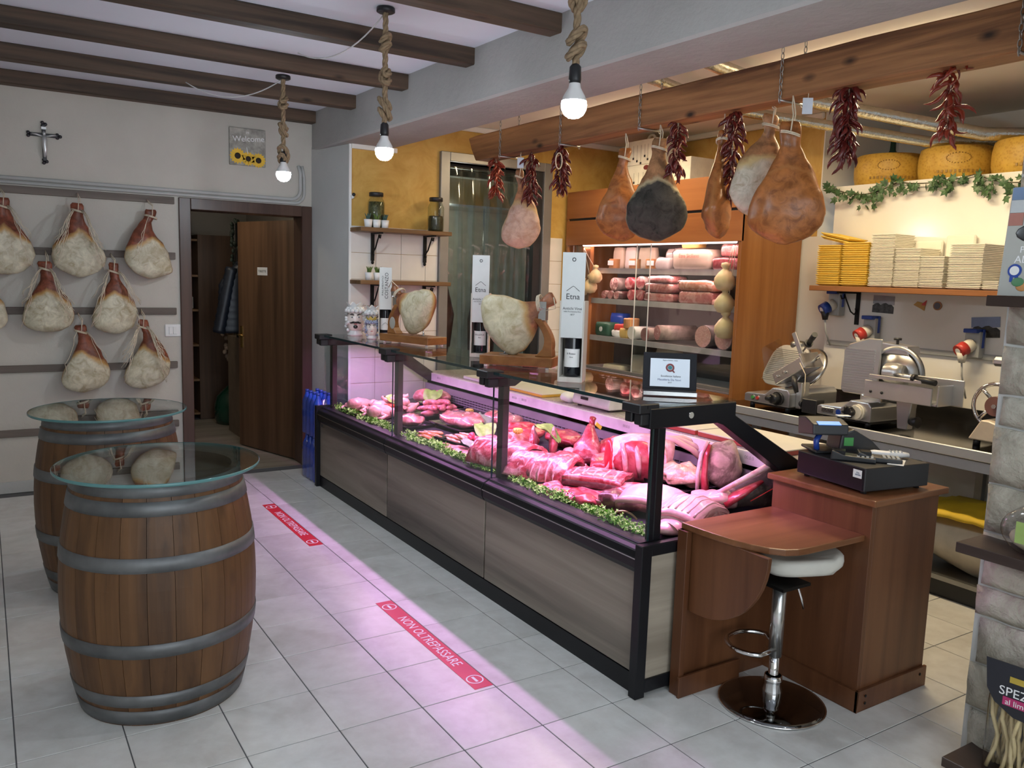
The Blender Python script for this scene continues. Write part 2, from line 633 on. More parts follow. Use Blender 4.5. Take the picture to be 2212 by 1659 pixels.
# --- rear wall of the work area, ochre above white tiles, with the cold-room opening
wr = struct('wall_rear', MB().box(0.42, 4.2, 0, 1.27, 4.32, 2.9).box(2.22, 4.2, 0, 3.2, 4.32, 2.9).box(1.27, 4.2, 2.585, 2.22, 4.32, 2.9), M_OCHRE)
_wt = None
for (xa, xb) in ((0.424, 0.633), (0.636, 0.852), (0.855, 1.072), (1.075, 1.188), (2.312, 2.46)):
    for r in range(10):
        z1 = 2.014 - 0.208 * r
        if z1 < 0.2:
            continue
        build('wall_tile', MB().box(xa, 4.192, z1 - 0.2055, xb, 4.205, z1), M_WTILE, wr, bevel=0.0015)
struct('wall_right', MB().box(3.12, 1.95, 2.014, 3.25, 4.3, 2.9), M_OCHRE)
struct('wall_right', MB().box(3.12, 1.75, 0, 3.25, 4.3, 2.014).box(3.12, 1.94, 2.014, 4.05, 1.949, 2.9).box(3.12, 1.75, 2.014, 3.2, 1.78, 2.35), M_CREAM)
struct('wall_right', MB().box(3.06, -2.6, 0, 3.12, 1.77, 2.35).box(3.12, -2.6, 2.30, 4.0, 1.77, 2.35), M_WPANEL)
struct('wall_right', MB().box(4.0, -2.6, 2.35, 4.1, 1.95, 2.9), M_CREAM)
# crown mouldings
struct('trim_3', MB().box(0.80, 4.165, 2.845, 3.12, 4.2, 2.89).box(3.085, 1.95, 2.845, 3.12, 4.2, 2.89), M_CREAM, bevel=0.008)
struct('trim_4', MB().box(0.42, 4.17, 2.60, 0.80, 4.2, 2.635), M_CREAM)

# --- rest of the shop: left wall, and front wall with an added window opening
struct('wall_left', MB().box(-3.7, -4.9, 0, -3.6, 4.99, 3.0), M_BEIGE)
struct('wall_front', MB().box(-3.6, -4.9, 0, 2.0, -4.8, 0.5).box(-3.6, -4.9, 2.6, 2.0, -4.8, 3.0).box(0.0, -4.9, 0.5, 2.0, -4.8, 2.6), M_BEIGE)
struct('added_window_1', MB().box(-3.6, -4.87, 0.5, -3.5, -4.83, 2.6).box(-0.1, -4.87, 0.5, 0.0, -4.83, 2.6).box(-1.85, -4.87, 0.5, -1.77, -4.83, 2.6)
       .box(-3.6, -4.87, 0.5, 0, -4.83, 0.56).box(-3.6, -4.87, 2.54, 0, -4.83, 2.6), M_ALU)  # unseen window frame added to go with the fill light

# --- stone-faced partition on the right
M_STONE = None


def m_stone():
    s = NT('ledge_stone')
    v = s.coord(rnd=True)
    f = s.noise(v, 7, 5, 0.6, 0.5)
    f2 = s.noise(v, 30, 4, 0.6)
    oi = s.n('ShaderNodeObjectInfo')
    c = s.ramp(f, [(0.36, (0.27, 0.245, 0.19)), (0.5, (0.43, 0.40, 0.325)), (0.64, (0.58, 0.545, 0.46))])
    c = s.mix(0.35, c, s.ramp(oi.outputs['Random'], [(0.0, (0.30, 0.285, 0.25)), (1.0, (0.52, 0.46, 0.36))]))
    s.col(c)
    s.bump(s.mix(0.4, f, f2), 1.0, 0.03)
    return s.set(0.85, 0, 0.2)


M_STONE = m_stone()
M_MORTAR = mk('pale_mortar', (0.46, 0.455, 0.435), 0.9, var=0.08, bump=0.4)
ws = struct('wall_stone', MB().box(0.903, -2.6, 0, 1.06, -0.552, 2.64), M_MORTAR)
rs = random.Random(11)
z = 0.01
row = 0
while z < 2.6:
    h = rs.choice((0.085, 0.11, 0.14, 0.17, 0.20))
    y = -0.548 - (0 if row % 2 else rs.uniform(0, 0.02))
    while y > -1.35:
        w = rs.uniform(0.16, 0.42)
        m = MB()
        n = 6
        # rough-faced block: a subdivided front pushed out by noise
        x1 = 0.905
        prot = rs.uniform(0.016, 0.034)
        ys = [y - 0.007 - (w - 0.012) * a / n for a in range(n + 1)]
        zs = [z + 0.005 + (h - 0.009) * a / 4 for a in range(5)]
        fr = []
        for a, yy in enumerate(ys):
            colv = []
            for b, zz in enumerate(zs):
                e = 0.35 if a in (0, n) or b in (0, 4) else 1.0
                nn = noise.noise(Vector((yy * 9, zz * 14, row * 3.1)))
                colv.append((x1 - prot * e * (1 + 0.45 * nn), yy + 0.006 * noise.noise(Vector((yy * 20, zz * 20, 5))), zz + 0.007 * noise.noise(Vector((yy * 11, zz * 7, 9)))))
            fr.append(colv)
        vs = [p for c_ in fr for p in c_]
        fs = [(a * 5 + b, a * 5 + b + 1, (a + 1) * 5 + b + 1, (a + 1) * 5 + b) for a in range(n) for b in range(4)]
        m.add(vs, fs, True)
        rim = [a * 5 for a in range(n + 1)] + [n * 5 + b for b in range(1, 5)] + [a * 5 + 4 for a in range(n - 1, -1, -1)] + [b for b in range(3, 0, -1)]
        rv = [vs[q] for q in rim]
        k = len(rv)
        m.add(rv + [(x1 + 0.01, p[1], p[2]) for p in rv], [(q, (q + 1) % k, k + (q + 1) % k, k + q) for q in range(k)], False)
        build('stone', m, M_STONE, ws)
        y -= w
    z += h
    row += 1

# ------------------------------------------------------------------ doorway with the open leaf
door = D.objects.new('door_1', None)
door.location = (-0.2, 4.9, 0)
link(door)
ORG[door.name] = (-0.2, 4.9, 0)
door['kind'] = 'structure'
build('door_frame', MB().box(-0.734, 4.768, 0, -0.648, 4.79, 2.179).box(-0.668, 4.79, 0, -0.648, 5.0, 2.10), M_FRAME, door, bevel=0.004)
build('door_frame', MB().box(0.225, 4.768, 0, 0.309, 4.79, 2.179).box(0.225, 4.79, 0, 0.245, 5.0, 2.10), M_FRAME, door, bevel=0.004)
build('door_frame', MB().box(-0.648, 4.768, 2.093, 0.225, 4.79, 2.179).box(-0.648, 4.79, 2.093, 0.225, 5.0, 2.112), M_FRAME, door, bevel=0.004)
_dm = frame((0.245, 4.985, 0), (-0.26, 0.835, 0), (-0.835, -0.26, 0))   # x along the leaf, y towards the shop side
leaf = build('door_leaf', MB().box(0, -0.02, 0.012, 0.872, 0.02, 2.075, _dm), M_DOOR, door, bevel=0.002)
_brass = mk('brass', (0.55, 0.38, 0.14), 0.25, 1.0)
m = MB()
m.M = _dm
m.box(0.80, 0.02, 0.93, 0.835, 0.026, 1.13)
m.tube([(0.818, 0.02, 1.05), (0.818, 0.06, 1.05), (0.80, 0.07, 1.05), (0.71, 0.07, 1.045)], 0.009, 8)
build('door_handle', m, _brass, leaf)
_sg = build('door_sign', MB().box(0.40, 0.02, 1.60, 0.55, 0.024, 1.67, _dm), M_WHITE, leaf)
text_part('lettering', 'TOILETTE', 0.028, M_INK, leaf, _dm @ frame((0.475, 0.0245, 1.635), (-1, 0, 0), (0, 0, 1)))
for zz in (0.3, 1.1, 1.85):
    build('door_hinge', MB().cyl((0.232, 5.005, zz), (0.232, 5.005, zz + 0.09), 0.008), _brass, door)

# --- the store room seen through the door
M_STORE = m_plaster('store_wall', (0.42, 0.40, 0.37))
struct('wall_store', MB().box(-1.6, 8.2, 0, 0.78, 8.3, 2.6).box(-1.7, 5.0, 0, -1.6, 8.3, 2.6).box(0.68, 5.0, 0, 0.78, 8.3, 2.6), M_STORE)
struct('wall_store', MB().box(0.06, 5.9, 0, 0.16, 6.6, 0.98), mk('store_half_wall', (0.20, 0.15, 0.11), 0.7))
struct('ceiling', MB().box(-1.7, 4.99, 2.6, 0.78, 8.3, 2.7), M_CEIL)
_l = D.lights.new('assumed_store_lamp', 'POINT')  # assumed unseen lamp, placed to light the top of the door leaf
_l.energy = 9
_l.color = (1.0, 0.85, 0.62)
_l.shadow_soft_size = 0.08
_lo = D.objects.new('assumed_store_lamp', _l)
_lo.location = (-0.75, 5.55, 2.45)
COL.objects.link(_lo)

M_CUP = wood('store_cupboard_wood', (0.055, 0.030, 0.018), (0.11, 0.062, 0.036), 'z', 0.5, 0.8)
cb = thing('store_shelving', 'dark wooden open shelving unit in the store room beyond the door', 'shelving', (0.1, 7.6, 0), world=True)
build('side_panel', MB().box(-0.45, 7.35, 0, -0.42, 7.85, 2.25), M_CUP, cb)
build('side_panel', MB().box(-0.06, 7.35, 0, 0.30, 7.85, 2.0), M_CUP, cb)
build('back_panel', MB().box(-0.42, 7.82, 0, -0.06, 7.85, 2.2), M_CUP, cb)
for zz in (0.05, 0.42, 0.80, 1.18, 1.55, 1.93):
    build('shelf', MB().box(-0.42, 7.37, zz, -0.06, 7.82, zz + 0.022), M_SHELFW, cb)
tag(build('storage_box', MB().box(-0.27, 7.42, 1.205, -0.10, 7.6, 1.34), M_WHITE, bevel=0.01), 'small white box on the store room shelving', 'box')
tag(build('storage_box', MB().box(-0.36, 7.42, 1.965, -0.12, 7.75, 2.15), mk('dark_navy_box', (0.03, 0.035, 0.05), 0.7), bevel=0.01), 'dark box on top of the store room shelving', 'box')

jk = thing('quilted_jacket', 'dark blue quilted jacket hanging behind the open door', 'jacket', (0.12, 6.1, 1.2), world=True)
M_JKT = mk('navy_nylon', (0.010, 0.014, 0.024), 0.45, var=0.2)
m = MB()
rings = []
for i in range(30):
    t = i / 29
    zz = 1.70 - 0.66 * t
    w = 0.08 + 0.14 * min(1, t * 3.5) + 0.04 * t
    puff = 0.010 * abs(math.sin(t * PI * 11))
    rings.append([(0.10 + (w + puff) * math.cos(a), 6.1 + (0.07 + puff) * math.sin(a), zz) for a in [2 * PI * j / 18 for j in range(18)]])
m.loft(rings)
build('body', m, M_JKT, jk)
for s_ in (-1, 1):
    m = MB()
    m.tube([(0.10 + s_ * (0.12 + 0.13 * t), 6.08, 1.66 - 0.62 * t) for t in [k / 20 for k in range(21)]], [0.055 + 0.008 * abs(math.sin(k * 1.57)) for k in range(21)], 12)
    build('sleeve', m, M_JKT, jk)
build('collar', MB().torus((0.10, 6.1, 1.70), 0.065, 0.022, 'z'), M_JKT, jk)
build('hook', MB().tube([(0.10, 6.1, 1.70), (0.10, 6.1, 1.84), (0.13, 6.13, 1.86)], 0.006), M_IRON, jk)

dj = thing('demijohn', 'green glass demijohn standing on the store room floor', 'demijohn', (0.20, 7.0, 0), world=True)
M_GGLASS = mk('dark_green_glass', (0.008, 0.05, 0.03), 0.08, spec=0.8)
build('bottle', MB().lathe([(0.02, 0.0), (0.16, 0.0), (0.185, 0.05), (0.19, 0.18), (0.16, 0.30), (0.08, 0.38), (0.035, 0.42), (0.032, 0.50), (0.04, 0.52)], 28, T(0.20, 7.0, 0)), M_GGLASS, dj)
m = MB()
rs = random.Random(5)
for k in range(6):
    a = rs.uniform(0, 6.28)
    m.tube([(0.20, 7.0, 0.45), (0.20 + 0.05 * math.cos(a), 7 + 0.05 * math.sin(a), 0.75), (0.20 + 0.13 * math.cos(a), 7 + 0.13 * math.sin(a), 1.1 + rs.uniform(0, 0.3))], 0.006, 5)
st = build('dry_branch', m, mk('dry_branch', (0.10, 0.07, 0.04), 0.8), dj)
m = MB()
for k in range(34):
    a, t = rs.uniform(0, 6.28), rs.random()
    m.ell((0.20 + (0.05 + 0.1 * t) * math.cos(a), 7 + (0.05 + 0.1 * t) * math.sin(a), 0.62 + 0.6 * t), (0.024, 0.024, 0.028), 6, 4)
build('blossom', m, mk('dusty_blossom', (0.33, 0.25, 0.20), 0.8, var=0.4), dj, kind='stuff')

tp = thing('coat_stand_garland', 'dark leafy garland on the coat stand behind the door', 'garland', (0.10, 6.28, 1.75), world=True)
m = MB()
rs = random.Random(8)
for k in range(60):
    a, t = rs.uniform(0, 6.28), rs.random()
    m.ell((0.08 + 0.05 * math.cos(a), 6.28 + 0.05 * math.sin(a), 1.70 + 0.42 * t), (0.018, 0.006, 0.022), 6, 4, None)
build('foliage', m, mk('dark_leaf', (0.02, 0.03, 0.02), 0.6, var=0.4), tp, kind='stuff')
build('stem', MB().cyl((0.08, 6.28, 0), (0.08, 6.28, 2.12), 0.014), M_IRON, tp)

# ------------------------------------------------------------------ things on the back wall
for k, (zc, lab) in enumerate(((2.150, 'topmost grey wooden rail on the ham wall, under the conduit'), (1.734, 'second grey wooden rail from the top of the ham wall'),
                               (1.312, 'middle grey wooden rail of the ham wall, beside the light switch'), (0.898, 'fourth grey wooden rail down on the ham wall, below all hams'),
                               (0.435, 'lowest grey wooden rail on the wall, behind the barrels'))):
    tag(build('wall_rail', MB().box(-3.3, 4.768, zc - 0.026, -0.765, 4.79, zc + 0.026), M_RAIL, bevel=0.003), lab, 'rail')

cd = thing('wall_conduit', 'grey painted conduit pipes running above the door frame', 'pipe', (-1.2, 4.77, 2.22), world=True)
for dz, r_, xe in ((0.0, 0.014, 0.215), (-0.030, 0.012, 0.245)):
    path = [(-3.5, 4.775, 2.228 + dz), (xe - 0.08, 4.775, 2.228 + dz)]
    path += [(xe - 0.08 + 0.08 * math.sin(a), 4.775, 2.308 + dz - 0.08 * math.cos(a)) for a in (0.4, 0.8, 1.2, 1.57)]
    path += [(xe, 4.775, 2.44 + dz), (xe - 0.015, 4.785, 2.50)]
    build('pipe', MB().tube(path, r_, 10), M_PIER, cd)

cr = thing('crucifix', 'dark wall crucifix with a silver figure', 'crucifix', (-1.615, 4.785, 2.35), world=True)
M_DKW = mk('dark_crucifix_wood', (0.020, 0.018, 0.022), 0.4)
M_SILV = mk('silver_figure', (0.62, 0.62, 0.62), 0.35, 0.6)
build('upright', MB().box(-1.627, 4.77, 2.36, -1.603, 4.788, 2.61), M_DKW, cr, bevel=0.003)
build('crossbar', MB().box(-1.70, 4.77, 2.525, -1.53, 4.788, 2.549), M_DKW, cr, bevel=0.003)
for p in ((-1.615, 2.612), (-1.615, 2.358), (-1.704, 2.537), (-1.526, 2.537)):
    m = MB()
    for a in range(3):
        m.ell((p[0] + 0.012 * math.cos(a * 2.1), 4.78, p[1] + 0.012 * math.sin(a * 2.1)), (0.012, 0.008, 0.012), 8, 6)
    build('finial', m, M_DKW, cr)
build('title_plate', MB().box(-1.63, 4.762, 2.575, -1.60, 4.771, 2.592), M_SILV, cr)
m = MB()
m.ell((-1.615, 4.757, 2.545), (0.011, 0.011, 0.015), 10, 7)
m.tube([(-1.615, 4.762, 2.532), (-1.614, 4.758, 2.50), (-1.615, 4.758, 2.47), (-1.612, 4.756, 2.43), (-1.616, 4.76, 2.385)], [0.012, 0.018, 0.014, 0.013, 0.007], 10)
for s_ in (-1, 1):
    m.tube([(-1.615 + s_ * 0.012, 4.762, 2.527), (-1.615 + s_ * 0.045, 4.762, 2.536), (-1.615 + s_ * 0.075, 4.765, 2.541)], [0.007, 0.006, 0.004], 7)
build('figure', m, M_SILV, cr)

# sunflower picture
pc = thing('sunflower_picture', 'square wall picture with three sunflowers and a welcome greeting', 'picture', (-0.212, 4.785, 2.6), world=True)
build('canvas', MB().box(-0.352, 4.762, 2.46, -0.072, 4.788, 2.745), mk('birch_print', (0.36, 0.34, 0.30), 0.8, var=0.35, scale=22), pc, bevel=0.003)
text_part('lettering', 'Welcome', 0.062, M_INKW, pc, frame((-0.205, 4.7605, 2.665), (1, 0, 0.08), (0, 0, 1)))
text_part('lettering', 'in', 0.035, M_INKW, pc, frame((-0.215, 4.7605, 2.715), (1, 0, 0), (0, 0, 1)))
M_PETAL = mk('petal_yellow', (0.85, 0.52, 0.05), 0.7)
M_SEED = mk('seed_brown', (0.03, 0.018, 0.01), 0.8)
for (fx, fz, fr_) in ((-0.292, 2.530, 0.064), (-0.210, 2.514, 0.056), (-0.130, 2.508, 0.060)):
    m = MB()
    for k in range(16):
        a = 2 * PI * k / 16
        m.add([(0, 0.006, 0), (fr_ * 0.6, -0.016, 0), (fr_, 0, 0), (fr_ * 0.6, 0.016, 0)], [(0, 1, 2, 3)], False, frame((fx, 4.761 - 0.0006 * (k % 2), fz), (math.cos(a), 0, math.sin(a)), (-math.sin(a), 0, math.cos(a))))
    fl = build('flower', m, M_PETAL, pc)
    build('flower_eye', MB().ell((fx, 4.759, fz), (fr_ * 0.38, 0.005, fr_ * 0.38), 12, 6), M_SEED, fl)
build('stalk', MB().tube([(-0.222, 4.76, 2.60), (-0.212, 4.76, 2.55)], 0.003, 6), M_INKW, pc)

sw = thing('light_switch', 'white light switch plate beside the door frame', 'switch', (-0.792, 4.785, 1.163), world=True)
build('plate', MB().box(-0.852, 4.778, 1.115, -0.735, 4.79, 1.212), M_WHITE, sw, bevel=0.006)
for k in range(2):
    build('rocker', MB().box(-0.823 + 0.030 * k, 4.772, 1.135, -0.796 + 0.030 * k, 4.781, 1.192), M_WHITE, sw, bevel=0.002)

# ------------------------------------------------------------------ cold-room doorway with strip curtain
cr_ = D.objects.new('door_2', None)
cr_.location = (1.75, 4.2, 0)
link(cr_)
ORG[cr_.name] = (1.75, 4.2, 0)
cr_['kind'] = 'structure'
for b in ((1.19, 4.165, 0, 1.275, 4.33, 2.66), (2.222, 4.165, 0, 2.31, 4.33, 2.66), (1.275, 4.165, 2.585, 2.222, 4.33, 2.66)):
    build('door_frame', MB().box(*b), M_ALU, cr_, bevel=0.004)
build('door_gasket', MB().box(2.14, 4.19, 0.3, 2.222, 4.30, 2.585), M_BLKPL, cr_)
build('door_gasket', MB().box(1.275, 4.30, 2.55, 2.222, 4.325, 2.585), M_BLKPL, cr_)
struct('wall_cold_room', MB().box(0.9, 5.9, 0, 3.1, 6.0, 2.75).box(0.8, 4.33, 0, 0.9, 6, 2.75).box(3.05, 4.33, 0, 3.15, 6, 2.75), mk('cold_room_sheet', (0.40, 0.41, 0.37), 0.35, 0.1))
struct('ceiling', MB().box(0.8, 4.33, 2.75, 3.15, 6.0, 2.85), M_CREAM)
tag(build('evaporator_unit', MB().box(1.1, 5.3, 2.33, 2.9, 5.85, 2.62), M_STEEL, bevel=0.02), 'long steel evaporator unit at the top of the cold room', 'cooler')
_cl = D.lights.new('assumed_cold_room_lamp', 'POINT')  # assumed unseen lamp lighting the cold room
_cl.energy = 7
_cl.color = (0.92, 1.0, 0.88)
_cl.shadow_soft_size = 0.1
_clo = D.objects.new('assumed_cold_room_lamp', _cl)
_clo.location = (1.9, 5.2, 2.25)
COL.objects.link(_clo)
cu = thing('strip_curtain', 'clear plastic strip curtain in the cold-room doorway', 'curtain', (1.75, 4.22, 0), world=True)
for k in range(7):
    x0 = 1.28 + k * 0.125
    m = MB()
    n = 6
    pts = [(x0 + 0.16 * a / n, 4.215 + 0.012 * (k % 2) + 0.012 * (1 - (2 * a / n - 1) ** 2)) for a in range(n + 1)]
    m.loft([[(p[0] + 0.012 * math.sin(zz * 2 + k), p[1] + 0.006 * math.sin(3 * zz + k), zz) for p in pts] for zz in (0.15, 0.6, 1.1, 1.6, 2.1, 2.555)], False, False, True)
    build('strip', m, M_STRIPPVC, cu)
_meat_dk = mk('hung_meat', (0.09, 0.03, 0.025), 0.5, var=0.4)
for k, (x, y, zz) in enumerate(((1.45, 5.6, 1.30), (1.95, 5.65, 1.25), (2.45, 5.6, 1.2))):
    m = MB()
    m.tube([(x, y, zz + 0.5), (x, y, zz + 0.3), (x + 0.02, y, zz), (x, y, zz - 0.4), (x, y, zz - 0.6)], [0.03, 0.09, 0.15, 0.13, 0.04], 12)
    m.rough(0.03, 6, k)
    hg = thing('hung_carcass', ('dim meat side hanging leftmost inside the cold room', 'dim meat side hanging in the middle of the cold room', 'dim meat side hanging rightmost inside the cold room')[k], 'meat', (x, y, zz - 0.6), world=True)
    build('meat', m, _meat_dk, hg)
    build('hook', MB().tube([(x, y, zz + 0.45), (x, y, 2.33)], 0.006, 6), M_STEEL, hg)

# ================================================================== MEAT COUNTER
ct = thing('meat_counter', 'long glass meat counter with grey oak front and rose light', 'counter', (0.6, 2.2, 0), world=True)
SECT = ((0.345, 1.537), (1.543, 2.772), (2.778, 4.03))
build('plinth', MB().box(0.155, 0.36, 0, 1.40, 4.03, 0.085), M_BLACK, ct)
for a, b in SECT:
    build('front_panel', MB().box(0.118, a + 0.004, 0.088, 0.140, b - 0.004, 0.512), M_CPANEL, ct, bevel=0.002)
    prof = [(0.145, 0.50), (0.112, 0.505), (0.098, 0.53), (0.094, 0.575), (0.104, 0.60), (0.130, 0.612), (0.135, 0.622), (0.215, 0.622), (0.215, 0.50)]
    bp = build('bumper', MB().prism(prof, a, b, 'y'), M_BLACK, ct, bevel=0.004)
    build('bumper_trim', MB().box(0.0915, a + 0.001, 0.566, 0.0955, b - 0.001, 0.571), M_STEEL, bp)
# near end frame with its wood infill, and the far end
M_CPANELX = wood('counter_oak_end', (0.19, 0.155, 0.115), (0.42, 0.36, 0.28), 'x', 0.5, 0.5)
build('end_frame', MB().box(0.088, 0.30, 0, 0.138, 0.345, 0.632).box(0.138, 0.30, 0.585, 1.0, 0.345, 0.632).box(0.138, 0.30, 0.02, 1.0, 0.345, 0.075), M_BLACK, ct, bevel=0.003)
build('end_panel', MB().box(0.138, 0.310, 0.075, 1.0, 0.345, 0.585), M_CPANELX, ct)
build('end_frame', MB().box(0.088, 4.03, 0, 1.0, 4.07, 0.632), M_BLACK, ct, bevel=0.003)
build('toe_strip', MB().box(0.118, 0.345, 0.0, 0.150, 4.03, 0.083), M_BLACK, ct)
build('name_plate', MB().box(0.1165, 3.90, 0.475, 0.1185, 4.0, 0.495), M_STEEL, ct)
# deck, rear grille, price rail, worktop, body
M_DECK = mk('dark_deck', (0.022, 0.020, 0.024), 0.4)
build('deck', MB().prism([(0.215, 0.56), (0.215, 0.600), (1.02, 0.655), (1.02, 0.56)], 0.345, 4.03, 'y'), M_DECK, ct)
M_GRILLE = mk('grille_grey', (0.26, 0.25, 0.27), 0.45, 0.2)
gr = build('rear_grille', MB().box(1.012, 0.345, 0.64, 1.03, 4.03, 0.775), M_GRILLE, ct)
m = MB()
for r in range(4):
    zz = 0.668 + r * 0.018
    y = 0.36
    while y < 4.0:
        m.box(1.0095, y, zz, 1.013, y + 0.03, zz + 0.007)
        y += 0.042
build('grille_slots', m, M_BLKPL, gr, kind='stuff')
build('rail_gap', MB().box(1.03, 0.345, 0.77, 1.05, 4.03, 0.80), M_DECK, ct)
pr_ = build('price_rail', MB().box(1.026, 0.345, 0.797, 1.050, 4.03, 0.862), mk('rail_white', (0.72, 0.70, 0.72), 0.35), ct, bevel=0.002)
for yy in (3.82, 2.70, 2.58, 1.52, 1.30, 0.87, 0.62, 0.46):
    text_part('price_digits', '00.0.0', 0.024, M_GREYPL, pr_, frame((1.0252, yy, 0.832), (0, -1, 0), (0, 0, 1)))
build('worktop', MB().box(1.050, 0.33, 0.835, 1.50, 4.05, 0.868), mk('worktop_granite', (0.42, 0.38, 0.33), 0.25, var=0.25, scale=60), ct, bevel=0.003)
build('rear_body', MB().box(1.03, 0.345, 0.085, 1.46, 4.03, 0.835), M_BLACK, ct)
build('inner_tub', MB().box(0.15, 0.35, 0.085, 1.03, 4.03, 0.55), M_BLACK, ct)
# uprights, arms, hinges
for k, yy in enumerate((0.375, 1.530, 2.800, 3.975)):
    build('upright', MB().box(0.185, yy - 0.026, 0.60, 0.224, yy + 0.026, 1.105), M_PROFILE if k else M_BLACK, ct, bevel=0.003)
    t = 0.022 if k else 0.034
    arm = [(0.125, 1.163), (0.125, 1.10), (0.535, 1.10), (1.00, 0.80), (1.045, 0.80), (1.045, 0.865), (0.605, 1.163)]
    if k in (1, 2):
        arm = [(0.125, 1.163), (0.125, 1.10), (0.26, 1.10), (0.34, 1.15), (0.34, 1.163)]
    if k == 0:
        arm = [(0.13, 1.165), (0.13, 1.085), (0.50, 1.085), (0.535, 1.075), (1.00, 0.79), (1.045, 0.79), (1.045, 0.87), (0.605, 1.110), (0.605, 1.168)]
    ar = build('arm', MB().prism(arm, yy - t, yy + t, 'y'), M_BLACK if k == 0 else M_PROFILE, ct, bevel=0.003)
    if k == 0:
        build('bolt_cap', MB().cyl((0.345, yy - t - 0.004, 1.128), (0.345, yy - t, 1.128), 0.013, n=16), M_CHROME, ar)
for yy in (0.40, 1.545, 2.785, 3.99):
    h = build('glass_hinge', MB().box(0.078, yy - 0.055, 1.146, 0.18, yy + 0.055, 1.184).box(0.092, yy - 0.050, 1.100, 0.150, yy - 0.005, 1.146).box(0.092, yy + 0.008, 1.105, 0.150, yy + 0.050, 1.146), M_BLKPL, ct, bevel=0.004)
for a, b in SECT:
    build('front_glass', MB().box(0.150, a + 0.003, 0.615, 0.156, b - 0.003, 1.165), M_GLASS, ct)
    e = build('top_glass', MB().box(0.118, a + 0.001, 1.168, 0.605, b - 0.001, 1.178), M_GLASS, ct)
    build('glass_edge', MB().box(0.1155, a, 1.166, 0.1185, b, 1.180), M_EDGEK, e)
    build('glass_edge', MB().box(0.149, a, 0.62, 0.157, a + 0.003, 1.165), M_EDGEK, ct)
    l_ = build('light_strip', MB().box(0.415, a + 0.05, 1.152, 0.445, b - 0.05, 1.166), M_PROFILE, ct)
    build('added_light_lip', MB().box(0.400, a + 0.05, 1.122, 0.403, b - 0.05, 1.166), M_PROFILE, l_)  # front lip added to stop the rose light spreading far over the floor
    build('added_light_lip', MB().box(0.457, a + 0.05, 1.137, 0.460, b - 0.05, 1.166), M_PROFILE, l_)  # rear lip added to keep the rose light off the work table
    build('light_tube', MB().box(0.417, a + 0.06, 1.1515, 0.443, b - 0.06, 1.1525), M_LED, l_)
build('end_glass', MB().prism([(0.15, 0.60), (0.15, 1.165), (0.60, 1.165), (1.03, 0.86), (1.03, 0.60)], 4.018, 4.024, 'y'), M_GLASS, ct)

# ================================================================== BARRELS WITH GLASS TOPS
BH = 0.90


def br(z):
    return 0.292 + 0.062 * (1 - ((z - 0.45) / 0.45) ** 2)


NS = 24
sm_ = MB()
zs_ = [BH * i / 12 for i in range(13)]
da = PI / NS
rings = []
for z in zs_:
    r1 = br(z)
    r0 = r1 - 0.024
    e = 0.0008 / r1
    rings.append([(r0 * math.cos(-da + e), r0 * math.sin(-da + e), z), (r1 * math.cos(-da + e), r1 * math.sin(-da + e), z), (r1 * math.cos(-da / 3), r1 * math.sin(-da / 3), z),
                  (r1 * math.cos(da / 3), r1 * math.sin(da / 3), z), (r1 * math.cos(da - e), r1 * math.sin(da - e), z), (r0 * math.cos(da - e), r0 * math.sin(da - e), z)])
sm_.loft(rings, True, True, False)
STAVE = None
barrels = []
for k, (bx_, by_, rz, lab) in enumerate(((-1.487, 1.312, 0.1, 'oak wine barrel with grey hoops, the nearer of the two'), (-1.50, 2.67, 1.0, 'oak wine barrel with grey hoops, the farther one by the ham wall'))):
    b = thing('wine_barrel', lab, 'barrel', (bx_, by_, 0), rz, 'wine barrels used as tables')
    for s_ in range(NS):
        if STAVE is None:
            o = build('stave', sm_, M_STAVE, b, loc=(0, 0, 0))
            STAVE = o.data
            o.rotation_euler = (0, 0, 2 * PI * s_ / NS)
        else:
            inst('stave', STAVE, b, (0, 0, 0), (0, 0, 2 * PI * s_ / NS))
    for z0, z1 in ((0.006, 0.062), (0.080, 0.128), (0.278, 0.330), (0.592, 0.644), (0.786, 0.836), (0.850, 0.898)):
        h = build('hoop', MB().lathe([(br(z0) - 0.001, z0), (br(z0) + 0.0035, z0), (br((z0 + z1) / 2) + 0.0038, (z0 + z1) / 2), (br(z1) + 0.0035, z1), (br(z1) - 0.001, z1)], 48, None, False), M_HOOP, b, loc=(0, 0, 0))
        zm = (z0 + z1) / 2
        m = MB()
        for dz in (-0.012, 0.012):
            a = 0.3 + z0 * 2
            m.ell(((br(zm) + 0.004) * math.cos(a), (br(zm) + 0.004) * math.sin(a), zm + dz), (0.005, 0.005, 0.005), 8, 5)
        build('rivet', m, M_HOOP, h, loc=(0, 0, 0))
    build('head', MB().lathe([(0.0, 0.868), (0.285, 0.868), (0.285, 0.845), (0, 0.845)], 40, None, False), M_STAVE, b, loc=(0, 0, 0))
    g = thing('glass_table_top', ('round clear glass top lying on the nearer barrel', 'round clear glass top lying on the farther barrel')[k], 'table top', (bx_ + 0.005, by_, BH), 0, 'glass tops on the barrels')
    gr_ = 0.366 if k == 0 else 0.372
    build('glass_disc', MB().lathe([(0, 0.002), (gr_, 0.002), (gr_, 0.012), (0, 0.012)], 64, None, False), M_TOPGLASS, g, loc=(0, 0, 0), smooth=False)
    build('glass_edge', MB().lathe([(gr_ - 0.001, 0.001), (gr_ + 0.0012, 0.003), (gr_ + 0.0012, 0.011), (gr_ - 0.001, 0.013)], 72, None, False), M_EDGE, g, loc=(0, 0, 0))

